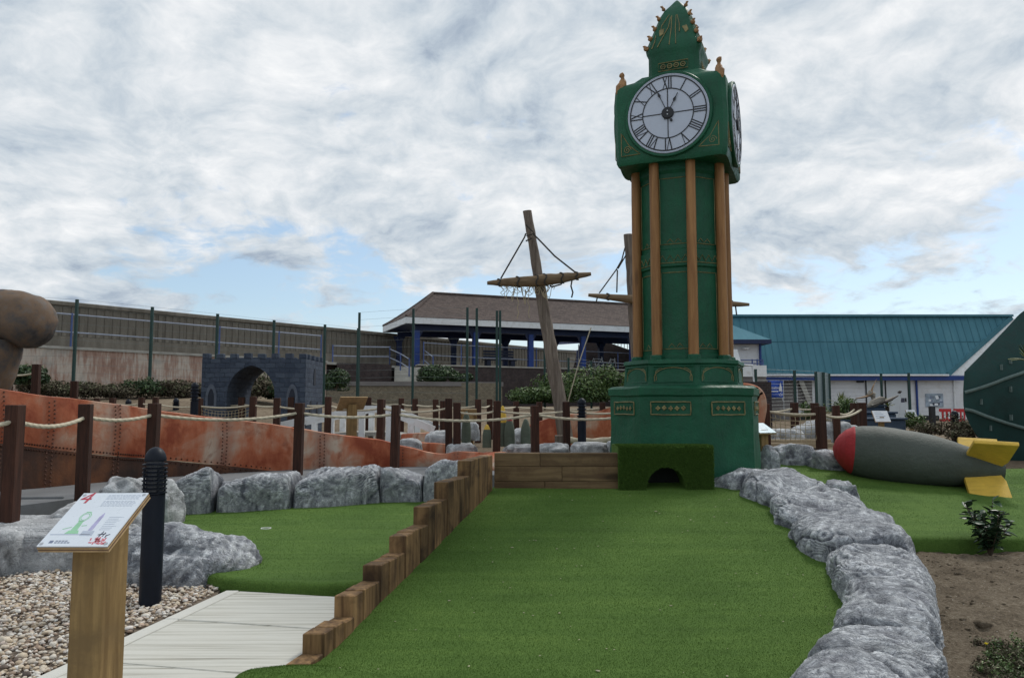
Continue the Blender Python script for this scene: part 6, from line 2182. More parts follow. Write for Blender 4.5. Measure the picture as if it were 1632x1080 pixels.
for yy in (0, DEP):
    mb = MB(); mb.box((-.1, yy - .1, PH), (LEN + .1, yy + .1, EH + .028)); mb.build('beam', NAVY, shel)
    for i in range(6):
        xx = i * 3.4
        mb = MB(); mb.box((xx - .15, yy - .15, 0), (xx + .15, yy + .15, PH - .002)); po = mb.build('post', ROYAL if yy == 0 else NAVY, shel, bevel=.02)
        for s in (-1, 1):
            mb = MB(); mb.prism([(xx + s * .15, PH - .42), (xx + s * .36, PH - .004), (xx + s * .15, PH - .004)] if s > 0 else [(xx - .15, PH - .42), (xx - .15, PH - .004), (xx - .36, PH - .004)], yy - .06, yy + .06); mb.build('bracket', NAVY, po)
# bench in the shelter
bn = P(797, 585, 45.0)
bench = empty('bench', (bn.x, 44.6, PZ), SHA, 'dark blue seat on block legs under the shelter', 'bench')
for zz in (.62, .78, .94):
    mb = MB(); mb.box((-.95, .22, zz), (.95, .27, zz + .12)); mb.build('back_slat', BENCHBLUE, bench, bevel=.01)
for yy in (-.25, -.1, .05):
    mb = MB(); mb.box((-1.0, yy, .46), (1.0, yy + .13, .51)); mb.build('seat_slat', BENCHBLUE, bench, bevel=.01)
for xx in (-.75, .75):
    mb = MB(); mb.box((xx - .12, -.2, 0), (xx + .12, .28, .458)); mb.build('leg', BENCHBLUE, bench, bevel=.01)
# dark mural wall and steps up the sea wall behind the shelter's far end
mu = empty('ramp_wall', tuple(P(970, 590, 53)), 0, 'dark wall with a sloping top behind the right end of the shelter', 'wall')
mb = MB(); pts = [P(912, 594, 53), P(1060, 594, 53), P(1060, 575, 53), P(1000, 556, 53), P(968, 545, 53), P(925, 546, 53)]
mb.prism([(p.x, p.z) for p in pts], 53, 53.5); mb.build('wall_face', DARKBRICK, mu, world=True)
rl = empty('railing', tuple(P(990, 560, 52.8)), 0, 'white picket stair railing above the dark sloping wall', 'railing')
for k in range(24):
    px = 940 + 5 * k; pb = float(np.interp(px, [925, 968, 1000, 1060], [546, 545, 556, 575]))
    mb = MB(); mb.tube([P(px, pb, 53.2), P(px, pb - 14, 53.2)], .03, 5); mb.build('picket', WHITEPAINT, rl, world=True)
mb = MB(); mb.tube([P(938, 531, 53.2), P(968, 531, 53.2), P(1000, 542, 53.2), P(1060, 561, 53.2)], .05, 6); mb.build('rail', WHITEPAINT, rl, world=True)
aw = empty('canopy', tuple(P(905, 590, 50)), 0, 'bright blue gazebo canopy beyond the shelter', 'canopy')
mb = MB(); ca = P(878, 546, 50); cb = P(928, 543, 50)
mb.rings([[(ca.x, 50, ca.z), (cb.x, 50, cb.z), (cb.x, 52, cb.z), (ca.x, 52, ca.z)], [(ca.x + .3, 50.4, ca.z + .35), (cb.x - .3, 50.4, cb.z + .3), (cb.x - .3, 51.6, cb.z + .3), (ca.x + .3, 51.6, ca.z + .35)]])
mb.build('cloth', BANNERBLUE, aw, world=True)
for px in (882, 926):
    for yy in (50.1, 51.9):
        t = P(px, 546, 50); mb = MB(); mb.tube([(t.x, yy, PZ), (t.x, yy, t.z + .05)], .03, 6); mb.build('pole', STEEL, aw, world=True)
# pale parked bicycles behind the rail
def bicycle(px, d, label, turn):
    b = P(px, 590, d)
    o = empty('bicycle', (b.x, d, PZ), turn, label, 'bicycle')
    for xx in (-.52, .52):
        mb = MB(); mb.tube([(xx + .33 * math.cos(t), 0, .34 + .33 * math.sin(t)) for t in np.linspace(0, 2 * math.pi, 21)[:-1]], .022, 6, closed=True); w = mb.build('wheel', BLACK, o, smooth=True)
    mb = MB()
    for a, c in (((-.52, .34), (-.15, .85)), ((-.52, .34), (0, .32)), ((0, .32), (-.17, .9)), ((0, .32), (.4, .8)), ((-.15, .82), (.4, .82)), ((.38, .95), (.52, .34))):
        mb.tube([(a[0], 0, a[1]), (c[0], 0, c[1])], .025, 6)
    mb.build('frame', WHITEPAINT, o)
    mb = MB(); mb.box((-.28, -.06, .9), (-.05, .06, .95)); mb.build('saddle', BLACK, o, bevel=.015)
    mb = MB(); mb.tube([(.34, -.25, 1.0), (.38, 0, .95), (.34, .25, 1.0)], .018, 6); mb.build('handlebar', BLACK, o)
bicycle(950, 49.0, 'pale bicycle parked under the right end of the shelter', .2)
bicycle(975, 49.6, 'pale bicycle parked nearest the dark sloping wall', .9)

# ------------------------------------------------------------------ teal roofed building
bd0, bd1 = 43.0, 44.3
bu = empty('building', tuple(P(1380, 668, bd0)), 0, 'long white building with a teal sheet roof and blue fascia', 'building')
gz = .66
el, er_ = P(1196, 597, bd0), P(1536, 600, bd0)
rl_, rr_ = P(1150, 510, bd1), P(1612, 505, bd1)
EZ = (el.z + er_.z) / 2; RZ = (rl_.z + rr_.z) / 2
xl, xr = P(1140, 597, bd0).x, er_.x
mb = MB(); mb.box((xl, bd0 + .45, gz - .2), (xr + .9, bd1 + 6.0, EZ + .1)); mb.build('wall', WHITEWALL, bu, world=True)
mb = MB()
ry = bd1; by = bd1 + 9.0
roof = [(xl - .2, bd0), (xr, bd0)]
mb.hexa([(xl, bd0, EZ), (xr - .9, bd0, EZ), (rr_.x, ry, RZ), (xl, ry, RZ)], [(xl, bd0 - .02, EZ + .12), (xr - .9, bd0 - .02, EZ + .12), (rr_.x, ry, RZ + .12), (xl, ry, RZ + .12)])
mb.hexa([(xl, by, EZ), (xr - .9, by, EZ), (rr_.x, ry, RZ), (xl, ry, RZ)], [(xl, by, EZ + .12), (xr - .9, by, EZ + .12), (rr_.x, ry + .001, RZ + .12), (xl, ry + .001, RZ + .12)])
rfo = mb.build('roof', TEAL, bu, world=True)
mb = MB(); mb.bar((xl, ry, RZ + .16), (rr_.x, ry, RZ + .16), .4, .12); mb.build('ridge_cap', TEAL, rfo, world=True)
sl = math.hypot(ry - bd0, RZ - EZ); pit = math.atan2(RZ - EZ, ry - bd0)
mbs = MB(); mbs.box((-.012, 0, 0), (.012, sl, .016)); sme = mbs.mesh('seam'); sme.materials.append(TEAL)
xs = xl + .2
while xs < rr_.x - .3:
    f_ = max(0.0, (xs - (xr - .9)) / (rr_.x - (xr - .9)))
    M = MW[bu].inverted() @ Matrix.Translation((xs, bd0 - .02 + (ry - bd0) * f_, EZ + .121 + (RZ - EZ) * f_)) @ Matrix.Rotation(pit, 4, 'X') @ Matrix.Diagonal((1, 1 - f_, 1, 1))
    link('seam', sme, rfo, None, M); xs += .40
mb = MB(); zz_ = EZ + (RZ - EZ) * .55; yy_ = bd0 + (ry - bd0) * .55
mb.bar((xl, yy_, zz_ + .13), (xr + (rr_.x - xr) * .5, yy_, zz_ + .13), .08, .02); mb.build('sheet_lap', TEAL, rfo, world=True)
# right verge board (white) with dark edge
ve0, ve1 = P(1512, 599, bd0), P(1610, 506, bd1)
mb = MB(); mb.bar(Vector((xr - .9, bd0, EZ + .07)), Vector((rr_.x, ry, RZ + .07)), .12, .26); mb.build('verge', TEAL, bu, world=True)
mb = MB(); mb.hexa([(xr - .85, bd0 + .1, EZ - .02), (xr + .15, bd0 + .1, EZ - .02), (rr_.x + .9, ry, RZ - .1), (rr_.x + .1, ry, RZ - .1)], [(xr - .85, bd0 + .1, EZ + .06), (xr + .15, bd0 + .1, EZ + .06), (rr_.x + .9, ry, RZ - .02), (rr_.x + .1, ry, RZ - .02)])
mb.build('verge_soffit', WHITEPAINT, bu, world=True)
mb = MB(); mb.box((xl, bd0 - .05, EZ - .26), (xr, bd0 + .02, EZ - .003)); mb.build('fascia', ROYAL, bu, world=True)
mb = MB(); mb.tube([(xl, bd0 - .12, EZ + .02), (xr - .9, bd0 - .12, EZ + .02)], .06, 8); mb.build('gutter', WHITEPAINT, bu, world=True)
mb = MB(); mb.box((xl, bd0 + .021, EZ - .20), (xr - .3, bd0 + .449, EZ - .15)); mb.build('soffit', WHITEPAINT, bu, world=True)
fw = bd0 + .45
# wall boards
nb_ = 9
for k in range(nb_):
    z0, z1 = gz + .25 + (EZ - .25 - gz - .25) * k / nb_, gz + .25 + (EZ - .25 - gz - .25) * (k + 1) / nb_
    mb = MB(); mb.box((X_at(1322, fw, 2), fw - .03, z0 + .004), (xr - .355, fw - .002, z1 - .008)); mb.build('wall_board', WHITEWALL, bu, world=True)
mb = MB(); mb.box((xl, fw - .05, gz - .2), (xr - .34, fw - .003, gz + .24)); mb.build('plinth', BLACK, bu, world=True)
for px0, px1, nm in ((1412, 1446, 'door'), (1381, 1404, 'door')):
    a, b = X_at(px0, fw, 2), X_at(px1, fw, 2)
    mb = MB(); mb.box((a, fw - .06, gz + .02), (b, fw - .031, Zat(607, fw))); d_ = mb.build(nm, DOORGREY, bu, world=True)
    for xx in (a - .07, b):
        mb = MB(); mb.box((xx, fw - .075, gz), (xx + .07, fw - .0315, Zat(605, fw))); mb.build('door_frame', BLACK, d_, world=True)
    mb = MB(); mb.box((b - .18, fw - .10, Zat(640, fw)), (b - .10, fw - .061, Zat(634, fw))); mb.build('handle', BLACK, d_, world=True)
    if px0 == 1412:
        mb = MB(); mb.box((b - .4, fw - .066, Zat(641, fw)), (b - .2, fw - .0605, Zat(634, fw))); mb.build('notice', PRINTDARK, d_, world=True)
mb = MB(); mb.box((X_at(1474, fw, 2), fw - .07, Zat(648, fw)), (X_at(1502, fw, 2), fw - .031, Zat(627, fw))); ps = mb.build('map_board', MAPPOSTER, bu, world=True)
rng = random.Random(3)
for i in range(14):
    a = rng.uniform(1476, 1496); b = rng.uniform(629, 644)
    mb = MB(); mb.box((X_at(a, fw, 2), fw - .074 - .0003 * i, Zat(b + rng.uniform(2, 4), fw)), (X_at(a + rng.uniform(2, 6), fw, 2), fw - .0705, Zat(b, fw))); mb.build('map_patch', rng.choice([PRINTSLATE, PRINTGREY, WHITEPRINT, PRINTDARK]), ps, world=True)
mb = MB(); mb.tube([(X_at(1460, fw, 2), fw - .1, gz), (X_at(1460, fw, 2), fw - .1, EZ - .1)], .06, 8); mb.build('downpipe', ROYAL, bu, world=True)
mb = MB(); mb.tube([(xr - .36, fw - .09, gz), (xr - .36, fw - .09, EZ - .1)], .05, 8); mb.build('corner_trim', WHITEPAINT, bu, world=True)
mb = MB(); c = P(1371, 608, fw - .1); mb.box((c.x - .2, fw - .15, c.z - .05), (c.x + .2, fw - .031, c.z + .05)); mb.build('wall_lamp', BLACK, bu, world=True, bevel=.02)
# dark glazed panels at the left end
for px0, px1 in ((1224, 1246), (1250, 1268), (1272, 1294)):
    mb = MB(); mb.box((X_at(px0, fw, 2), fw - .06, gz + .6), (X_at(px1, fw, 2), fw - .003, Zat(606, fw))); mb.build('panel', PANELGREY, bu, world=True)
mb = MB(); a = P(1276, 606, fw - .3); b = P(1296, 655, fw - .3); mb.bar(a, b, .12, .25); mb.build('stair_stringer', CONC, bu, world=True)
mb = MB(); mb.box((X_at(1215, fw - 1, 1.5), fw - 1.4, gz), (X_at(1262, fw - 1, 1.5), fw - .5, Zat(638, fw - 1))); mb.build('counter', PANELGREY, bu, world=True)
# blue banner
bq0, bq1 = P(1223, 607, 41.5), P(1248, 634, 41.5)
bann = empty('banner', (bq0.x, 41.5, bq1.z), 0, 'blue banner with white lettering and sail mark at the white building', 'banner')
mb = MB()
n = 10
vs = []; fs = []
for i in range(n + 1):
    for j in range(n + 1):
        u, v_ = i / n, j / n
        vs.append((bq0.x + (bq1.x - bq0.x) * u, 41.5 + .03 * math.sin(7 * u + 4 * v_), bq1.z + (bq0.z - bq1.z) * v_ + .03 * math.sin(3 * u)))
for i in range(n):
    for j in range(n):
        a = i * (n + 1) + j; fs.append((a, a + n + 1, a + n + 2, a + 1))
mb.add(vs, fs)
cl = mb.build('cloth', BANNERBLUE, bann, world=True, smooth=True)
sm = cl.modifiers.new('thickness', 'SOLIDIFY'); sm.thickness = .01
bwid, bhei = bq1.x - bq0.x, bq0.z - bq1.z
text_mesh('Whiteline', .19, Matrix.Translation((bwid * .34, -.05, bhei * .58)) @ Matrix.Rotation(R(90), 4, 'X'), 'lettering', WHITEPRINT, bann, .004, .15)
mb = MB(); mb.box((.03, -.055, bhei * .36), (bwid * .66, -.045, bhei * .41)); mb.build('small_print', WHITEPRINT, bann)
mb = MB(); cx = bwid * .82
mb.prism([(cx - .08, bhei * .40), (cx + .09, bhei * .40), (cx + .07, bhei * .62), (cx + .01, bhei * .92), (cx - .05, bhei * .62)], -.055, -.045); mb.build('sail_mark', WHITEPRINT, bann)
mb = MB(); mb.tube([(cx + .09 * math.cos(t), -.05, bhei * .24 + .10 * math.sin(t)) for t in np.linspace(math.pi, 2 * math.pi, 12)], .014, 5); mb.tube([(cx + .07, -.05, bhei * .36), (cx - .02, -.05, bhei * .28), (cx + .05, -.05, bhei * .2)], .012, 5); mb.build('hull_mark', WHITEPRINT, bann)
for px in (1223, 1248):
    mb = MB(); t = P(px, 606, 41.55); mb.tube([(t.x, 41.56, gz), (t.x, 41.56, t.z)], .025, 6); mb.build('pole', STEEL, bann, world=True)

# upper block with small teal hip roof at the tower's right shoulder
ub = empty('building', tuple(P(1190, 640, 38)), 0, 'white upper block with a small teal hip roof right of the tower', 'building')
xa_, xb_ = X_at(1060, 38, 4), X_at(1212, 38, 4)
ez = Zat(545, 38)
mb = MB(); mb.box((xa_, 38, Zat(582, 38)), (xb_, 42, ez)); mb.build('wall', WHITEWALL, ub, world=True)
mb = MB(); mb.box((xa_, 37.2, gz - .1), (X_at(1222, 37.2, 2), 42, Zat(600, 37.2))); mb.build('basement', PANELGREY, ub, world=True)
mb = MB(); mb.box((xa_, 37.1, Zat(600, 37.1) + .002), (X_at(1222, 37.1, 3), 37.4, Zat(582, 37.1))); mb.build('parapet', WHITEPAINT, ub, world=True)
mb = MB()
xr2 = X_at(1229, 37.4, 4)
mb.rings([[(xa_, 37.4, ez + .08), (xr2, 37.4, ez + .08), (xr2, 43, ez + .08), (xa_, 43, ez + .08)], [(xa_, 40.1, Zat(505, 40)), (xr2 - 2.2, 40.1, Zat(505, 40)), (xr2 - 2.2, 40.3, Zat(505, 40)), (xa_, 40.3, Zat(505, 40))]])
mb.build('roof', TEAL, ub, world=True)
mb = MB(); mb.box((xa_, 37.35, ez - .12), (xr2 + .02, 42.9, ez + .078)); mb.build('fascia', NAVY, ub, world=True)
mb = MB(); mb.box((X_at(1164, 37.9, 4), 37.97, Zat(572, 38)), (X_at(1173, 37.9, 4), 37.997, Zat(560, 38))); mb.build('window', PANELGREY, ub, world=True)
c = P(1188, 558, 37.9)
mb = MB(); mb.lathe([(.02, 0), (.16, .05), (.18, .12)], 14, Matrix.Translation((c.x, 37.88, c.z))); mb.build('wall_lamp', WHITEPAINT, ub, world=True, smooth=True)
mb = MB(); mb.tube([(X_at(1212, 37.9, 4), 37.92, Zat(582, 38)), (X_at(1212, 37.9, 4), 37.92, ez - .1)], .06, 8); mb.build('downpipe', ROYAL, ub, world=True)
railing('blue railing on the white parapet right of the tower', [P(1150, 583, 37.2), P(1178, 583, 37.2), P(1199, 583, 37.2), P(1207, 583, 37.2), P(1216, 583, 37.2)], .28, (.12,), mat_t=RAILBLUE)
# white plastic chair
wc = P(1182, 609, 20)
ch = empty('chair', (wc.x, 20, wc.z), .5, 'white plastic chair right of the tower plinth', 'chair')
mb = MB(); mb.box((-.22, -.22, .42), (.22, .22, .46)); mb.build('seat', WHITEPAINT, ch, bevel=.015)
mb = MB(); mb.rings([[(-.22, .2, .46), (.22, .2, .46), (.22, .24, .46), (-.22, .24, .46)], [(-.18, .3, .88), (.18, .3, .88), (.18, .33, .88), (-.18, .33, .88)]]); mb.build('backrest', WHITEPAINT, ch)
for a in (-.19, .19):
    for b in (-.19, .19):
        mb = MB(); mb.bar((a, b, .42), (a * 1.15, b * 1.15, 0), .04, .04); mb.build('leg', WHITEPAINT, ch)
mb = MB(); mb.box((wc.x - .6, 19.5, .4), (wc.x + .6, 20.6, wc.z)); one('chair_stand', mb, DARKBRICK, 'dark block under the white chair', 'plinth', loc=(wc.x, 20, .4))

# ------------------------------------------------------------------ green mesh fences
def mesh_fence(label, posts, r=.04, wires=True):
    c = posts[len(posts) // 2]
    o = empty('mesh_fence', tuple(P(c[0], c[2], c[3])), 0, label, 'fence')
    tops, bots = [], []
    for px, pt, pb, d in posts:
        t, b = P(px, pt, d), P(px, pb, d)
        mb = MB(); mb.box((t.x - r, d - r, b.z - .3), (t.x + r, d + r, t.z)); mb.build('post', FENCEGREEN, o, world=True)
        tops.append(Vector((t.x, d, t.z))); bots.append(Vector((t.x, d, b.z)))
    if wires:
        mb = MB()
        for i in range(len(tops) - 1):
            H = tops[i].z - bots[i].z
            for k in range(13):
                f_ = k / 12 * .98
                mb.tube([tops[i].lerp(bots[i], f_), tops[i + 1].lerp(bots[i + 1], f_)], .0035, 3)
        w = mb.build('wire_mesh', WIRE, o, world=True); w['kind'] = 'stuff'
    return o
mesh_fence('tall green mesh fence in front of the sea wall', [(-10, 470, 640, 24.0), (123, 477, 636, 24.5), (243, 489, 638, 25.2), (347, 500, 640, 26), (437, 510, 645, 26.6), (518, 517, 645, 27.2), (571, 523, 640, 27.6)])
mesh_fence('tall green mesh fence in front of the shelter', [(573, 498, 640, 27.8), (659, 492, 640, 26.5), (745, 490, 642, 25.5)])
mesh_fence('pair of green gate posts left of the leaning mast', [(760, 491, 642, 25.5), (792, 495, 642, 25.7), (797, 495, 642, 25.7)], wires=False)
mesh_fence('lower green mesh fence behind the hedge by the tower', [(868, 540, 640, 29), (906, 570, 640, 29.5), (942, 575, 640, 30), (976, 578, 640, 30.5), (1030, 580, 640, 31)])
mesh_fence('green mesh fence in front of the white building', [(1204, 588, 660, 27.0), (1266, 590, 656, 27.3), (1300, 592, 650, 27.6), (1312, 593, 650, 28.3), (1321, 595, 650, 29.0)])
mesh_fence('green gate posts by the building doors', [(1404, 595, 668, 34), (1448, 594, 668, 33), (1448, 594, 668, 33.6)], wires=False)
mb = MB(); a = P(1300, 592, 27.6); b = P(1321, 595, 29.0)
mb.hexa([(a.x, a.y, .6), (b.x, b.y, .6), (b.x, b.y + .02, .6), (a.x, a.y + .02, .6)], [(a.x, a.y, a.z), (b.x, b.y, b.z), (b.x, b.y + .02, b.z), (a.x, a.y + .02, a.z)])
m, T, bb, co = start('tinted_screen'); fin(T, bb, (0.10, 0.15, 0.16), 0.4)
one('wind_screen', mb, m, 'grey green fence screen panel left of the palm', 'screen', loc=(a.x, a.y, .6))
mb = MB(); t = P(1485, 647, 26); mb.box((t.x - .08, 25.92, .5), (t.x + .08, 26.08, t.z)); one('fence_post', mb, BLACK, 'lone dark post below the map board', 'post', loc=(t.x, 26, .5), bevel=.01)

# ------------------------------------------------------------------ dark green hull at the right edge
gd = 14.2
gh = empty('green_boat', tuple(P(1600, 740, gd)), 0, 'towering dark green boat bow with two pale ropes at the right edge', 'boat')
keel = [(1537, 592), (1535, 625), (1537, 655), (1548, 680), (1566, 705), (1590, 728), (1632, 752), (1760, 800)]
gun = [(1539, 590), (1562, 566), (1585, 541), (1606, 518), (1622, 500), (1640, 488), (1680, 462), (1800, 400)]
# sections along the boat: from stem backwards
mb = MB()
rings = []
nseg = 26
Kp = spline([(*P(x, y, gd),) for x, y in keel], nseg); Gp = spline([(*P(x, y, gd),) for x, y in gun], nseg)
for i in range(nseg):
    k, g_ = Vector(Kp[i]), Vector(Gp[i])
    f_ = i / (nseg - 1)
    ring = []
    m = 10
    wdt = .05 + 1.1 * f_
    for j in range(m + 1):
        t = j / m
        q = k.lerp(g_, t)
        ring.append(q + Vector((0, -wdt * .35 * math.sin(math.pi * t * .9), 0)))
    for j in range(m + 1):
        t = 1 - j / m
        q = k.lerp(g_, t)
        bk = .15 + wdt * 1.6 * (.3 + .7 * math.sin(math.pi * (t * .8 + .15)))
        ring.append(q + Vector((bk * .72, bk, 0)))
    rings.append(ring)
mb.rings(rings)
hl = mb.build('hull', DARKGREENHULL, gh, world=True, smooth=True, angle=50)
def on_hull(px, py):
    # nearest point on the near side
    best = None
    for i in range(nseg):
        for j in range(11):
            q = rings[i][j]
            u = 816 + FPX * q.x / (q.y)
            s = (u - px) ** 2 + (645 - FPX * (q.z - 1.5) / q.y - py) ** 2
            if best is None or s < best[0]: best = (s, q.y)
    return P(px, py, best[1] - .05)
for ln in ([(1538, 625), (1556, 620), (1580, 612), (1606, 602), (1632, 593), (1680, 575)], [(1538, 652), (1552, 655), (1575, 664), (1605, 674), (1632, 682), (1690, 700)]):
    mb = MB(); mb.tube(spline([tuple(on_hull(*q)) for q in ln], 30), .03, 8); mb.build('rope', HULLROPE, gh, world=True, smooth=True)
for px, py in ((1597, 585), (1612, 575), (1613, 665), (1580, 682), (1612, 620), (1565, 640)):
    q = on_hull(px, py); mb = MB(); mb.box((q.x - .008, q.y - .01, q.z - .05), (q.x + .008, q.y + .06, q.z + .05)); mb.build('cleat', HULLROPE, gh, world=True)

# ------------------------------------------------------------------ planters, birds, barriers
pl = empty('planter', tuple(P(1395, 690, 17.5)), 0, 'tiered blue grey planter boxes behind the bomb', 'planter')
for (x0p, x1p, yt, yb, d) in ((1378, 1413, 648, 690, 18.6), (1380, 1430, 659, 690, 18.0), (1375, 1445, 669, 692, 17.4), (1335, 1372, 672, 692, 17.2)):
    a, b = P(x0p, yt, d), P(x1p, yb, d)
    mb = MB(); mb.box((a.x, d, .4), (b.x, d + .6, a.z)); bx_ = mb.build('box', PLANTER, pl, world=True, bevel=.02)
    mb = MB(); mb.box((a.x - .03, d - .03, a.z + .001), (b.x + .03, d + .63, a.z + .05)); mb.build('rim', PLANTER, bx_, world=True, bevel=.01)
def wing(mb, root, mid, tip, c0, c1, d):
    A, B, C = P(*root, d), P(*mid, d), P(*tip, d)
    pts = spline([tuple(A), tuple(B), tuple(C)], 12)
    rings = []
    for i, q in enumerate(pts):
        t = i / 11
        c = (c0 + (c1 - c0) * t) * (1 - .75 * t ** 4)
        q = Vector(q)
        rings.append([q + Vector((0, -c * .5, .01)), q + Vector((0, 0, .035 * (1 - t) + .012)), q + Vector((0, c * .5, 0)), q + Vector((0, 0, -.03 * (1 - t) - .01))])
    mb.rings(rings)
bird = empty('bird_sculpture', tuple(P(1392, 648, 18.8)), 0, 'carved wooden birds with spread wings above the planters', 'sculpture')
D_B = 18.8
mb = MB(); wing(mb, (1388, 627), (1391, 617), (1397, 604), .16, .06, D_B); mb.build('raised_wing', GULL, bird, world=True, smooth=True)
mb = MB(); wing(mb, (1389, 627), (1380, 632), (1364, 635), .2, .08, D_B); mb.build('lowered_wing', GULL, bird, world=True, smooth=True)
mb = MB(); mb.tube([P(1384, 630, D_B), P(1387, 626, D_B), P(1391, 628, D_B), P(1392, 636, D_B), P(1391, 645, D_B - .05)], [.05, .075, .07, .045, .035], 10); mb.build('body', GULLGREY, bird, world=True, smooth=True)
mb = MB(); wing(mb, (1386, 646), (1405, 640), (1432, 630), .3, .12, D_B - .2); mb.build('spread_wing', GULLGREY, bird, world=True, smooth=True)
mb = MB(); mb.tube([P(1381, 648, D_B - .2), P(1392, 643, D_B - .2), P(1405, 636, D_B - .2), P(1410, 634, D_B - .2)], [.03, .10, .08, .03], 10); mb.build('lower_body', GULLGREY, bird, world=True, smooth=True)
mb = MB(); wing(mb, (1410, 641), (1420, 637), (1431, 631), .12, .05, D_B - .32); mb.build('wing_tip', GULLDARK, bird, world=True, smooth=True)
mb = MB(); mb.tube([P(1405, 640, D_B), P(1406, 650, D_B)], .05, 8); mb.build('stand', GULLDARK, bird, world=True)
gu = empty('gull_sculpture', tuple(P(1434, 632, 21)), 0, 'tiny dark and white bird figure on a wire by the door', 'sculpture')
mb = MB(); mb.tube([P(1431, 625.5, 21), P(1434, 624.5, 21), P(1437, 623.5, 21)], [.02, .045, .015], 8); mb.build('body', GULLDARK, gu, world=True, smooth=True)
mb = MB(); mb.tube([P(1434, 625, 21), P(1436, 632, 21), P(1434, 650, 21), P(1432, 672, 21)], .008, 5); mb.build('wire', STEEL, gu, world=True)
# red and white barriers
ba = empty('safety_barrier', tuple(P(1520, 672, 24)), 0, 'red and white plastic barriers at the corner of the white building', 'barrier')
for (xa_, xb_, d) in ((1497, 1516, 25), (1520, 1537, 23)):
    a, b = P(xa_, 651, d), P(xb_, 671, d)
    mb = MB()
    mb.box((a.x, d - .03, a.z - .1), (b.x, d + .03, a.z)); mb.box((a.x, d - .03, b.z), (b.x, d + .03, b.z + .08))
    mb.build('frame', REDPLASTIC, ba, world=True)
    for k in range(6):
        x = a.x + (b.x - a.x) * k / 5.5
        mb = MB(); mb.box((x, d - .025, b.z + .08), (x + .05, d + .025, a.z - .1)); mb.build('bar', REDPLASTIC if k % 2 else WHITEPAINT, ba, world=True)
# pale stone and timber edging behind the net
ed = empty('timber_edging', tuple(P(1270, 715, 12.6)), 0, 'pale timber edging boards behind the rope net', 'edging')
for k, (px0, px1, py, d) in enumerate(((1225, 1305, 717, 12.5), (1228, 1330, 706, 13.2), (1228, 1325, 700, 13.8))):
    a, b = P(px0, py, d), P(px1, py, d)
    mb = MB(); mb.box((a.x, d, a.z - .08), (b.x, d + .06, a.z)); mb.build('board', DECKWOOD, ed, world=True, bevel=.005)
stn = empty('rock_border', tuple(P(1290, 705, 14)), 0, 'pale streaked rocks seen through the rope net', 'rock border')
for i, (px, py, d, sx, sz) in enumerate(((1250, 703, 14.2, .7, .38), (1285, 701, 14.4, .8, .40), (1318, 697, 14.8, .9, .5), (1350, 700, 15.2, .8, .4))):
    b = P(px, py, d); rock(stn, (b.x, d, b.z - .15), (sx, .5, sz), .1 * i, seed=140 + i, sub=4, mat=ROCKPALE, swirl=.6)

# ------------------------------------------------------------------ vegetation
def leaf_cloud(rng, n, c, rad, size, clump=5, flat=.5, up=.3, shell=.55):
    """leaf-sized folded faces spread through clumps of an uneven crown; returns verts, faces, tint"""
    c = np.array(c); rad = np.array(rad)
    cl = rng.normal(0, 1, (clump, 3)); cl /= np.linalg.norm(cl, axis=1)[:, None]
    cl *= rng.uniform(.25, .85, (clump, 1)); cl[:, 2] = np.abs(cl[:, 2]) * 1.0 - .15
    cr = rng.uniform(.28, .55, clump)
    k = rng.integers(0, clump, n)
    d = rng.normal(0, 1, (n, 3)); d /= np.linalg.norm(d, axis=1)[:, None]
    r = rng.uniform(shell, 1.0, n) ** .6
    p = cl[k] + d * (cr[k] * r)[:, None]
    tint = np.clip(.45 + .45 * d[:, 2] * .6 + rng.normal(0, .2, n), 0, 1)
    p = c + p * rad
    # leaf frames
    nrm = d + rng.normal(0, .6, (n, 3)); nrm[:, 2] += up
    nrm /= np.linalg.norm(nrm, axis=1)[:, None]
    t = np.cross(nrm, rng.normal(0, 1, (n, 3))); t /= np.linalg.norm(t, axis=1)[:, None]
    b = np.cross(nrm, t)
    s = size * rng.uniform(.6, 1.4, n)[:, None]
    V = np.stack([p - t * s, p + b * s * .45 + nrm * s * .12, p + t * s, p - b * s * .45 + nrm * s * .12], 1).reshape(-1, 3)
    F = np.arange(n * 4).reshape(n, 4)
    return V, F, np.repeat(tint, 4)
def bush(name, label, cat, c, rad, n, size, mat, seed, clump=9, stems=5, group=None, flat=False, shell=.55):
    rng = np.random.default_rng(seed)
    o = empty(name, tuple(c), 0, label, cat, group)
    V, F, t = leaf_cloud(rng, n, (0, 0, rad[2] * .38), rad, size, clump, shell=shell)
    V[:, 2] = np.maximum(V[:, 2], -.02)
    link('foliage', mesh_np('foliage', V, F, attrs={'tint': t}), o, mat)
    mb = MB()
    for k in range(stems):
        a = rng.uniform(0, 6.28); e = np.array([math.cos(a) * rad[0] * .6, math.sin(a) * rad[1] * .5, rad[2] * rng.uniform(.6, 1.1)])
        mb.tube([(e * q * np.array([q ** .3, q ** .3, 1])).tolist() for q in np.linspace(0.02, 1, 6)], [.02 * (1.2 - q) * max(1, rad[0]) for q in np.linspace(0, 1, 6)], 6)
    mb.build('stem', STEM, o, smooth=True)
    return o
gl = lambda px, py, d: P(px, py, d)
bush('shrub', 'rounded green hedge behind the leaning mast, right part', 'shrub', P(925, 640, 28.5), (1.7, .8, .95), 8000, .055, LEAFLIGHT, 1, 16)
bush('shrub', 'rounded green hedge behind the leaning mast, left part', 'shrub', P(858, 643, 28.0), (1.5, .7, .5), 5500, .055, LEAFLIGHT, 2, 12)
bush('shrub', 'green hedge touching the clock tower plinth', 'shrub', P(975, 640, 28.8), (1.1, .8, 1.0), 5200, .055, LEAFLIGHT, 3, 12)
bush('shrub', 'dark evergreen shrub beside the shelter steps', 'shrub', P(690, 608, 36.5), (1.05, .7, .62), 3500, .07, LEAFDARK, 4, 12)
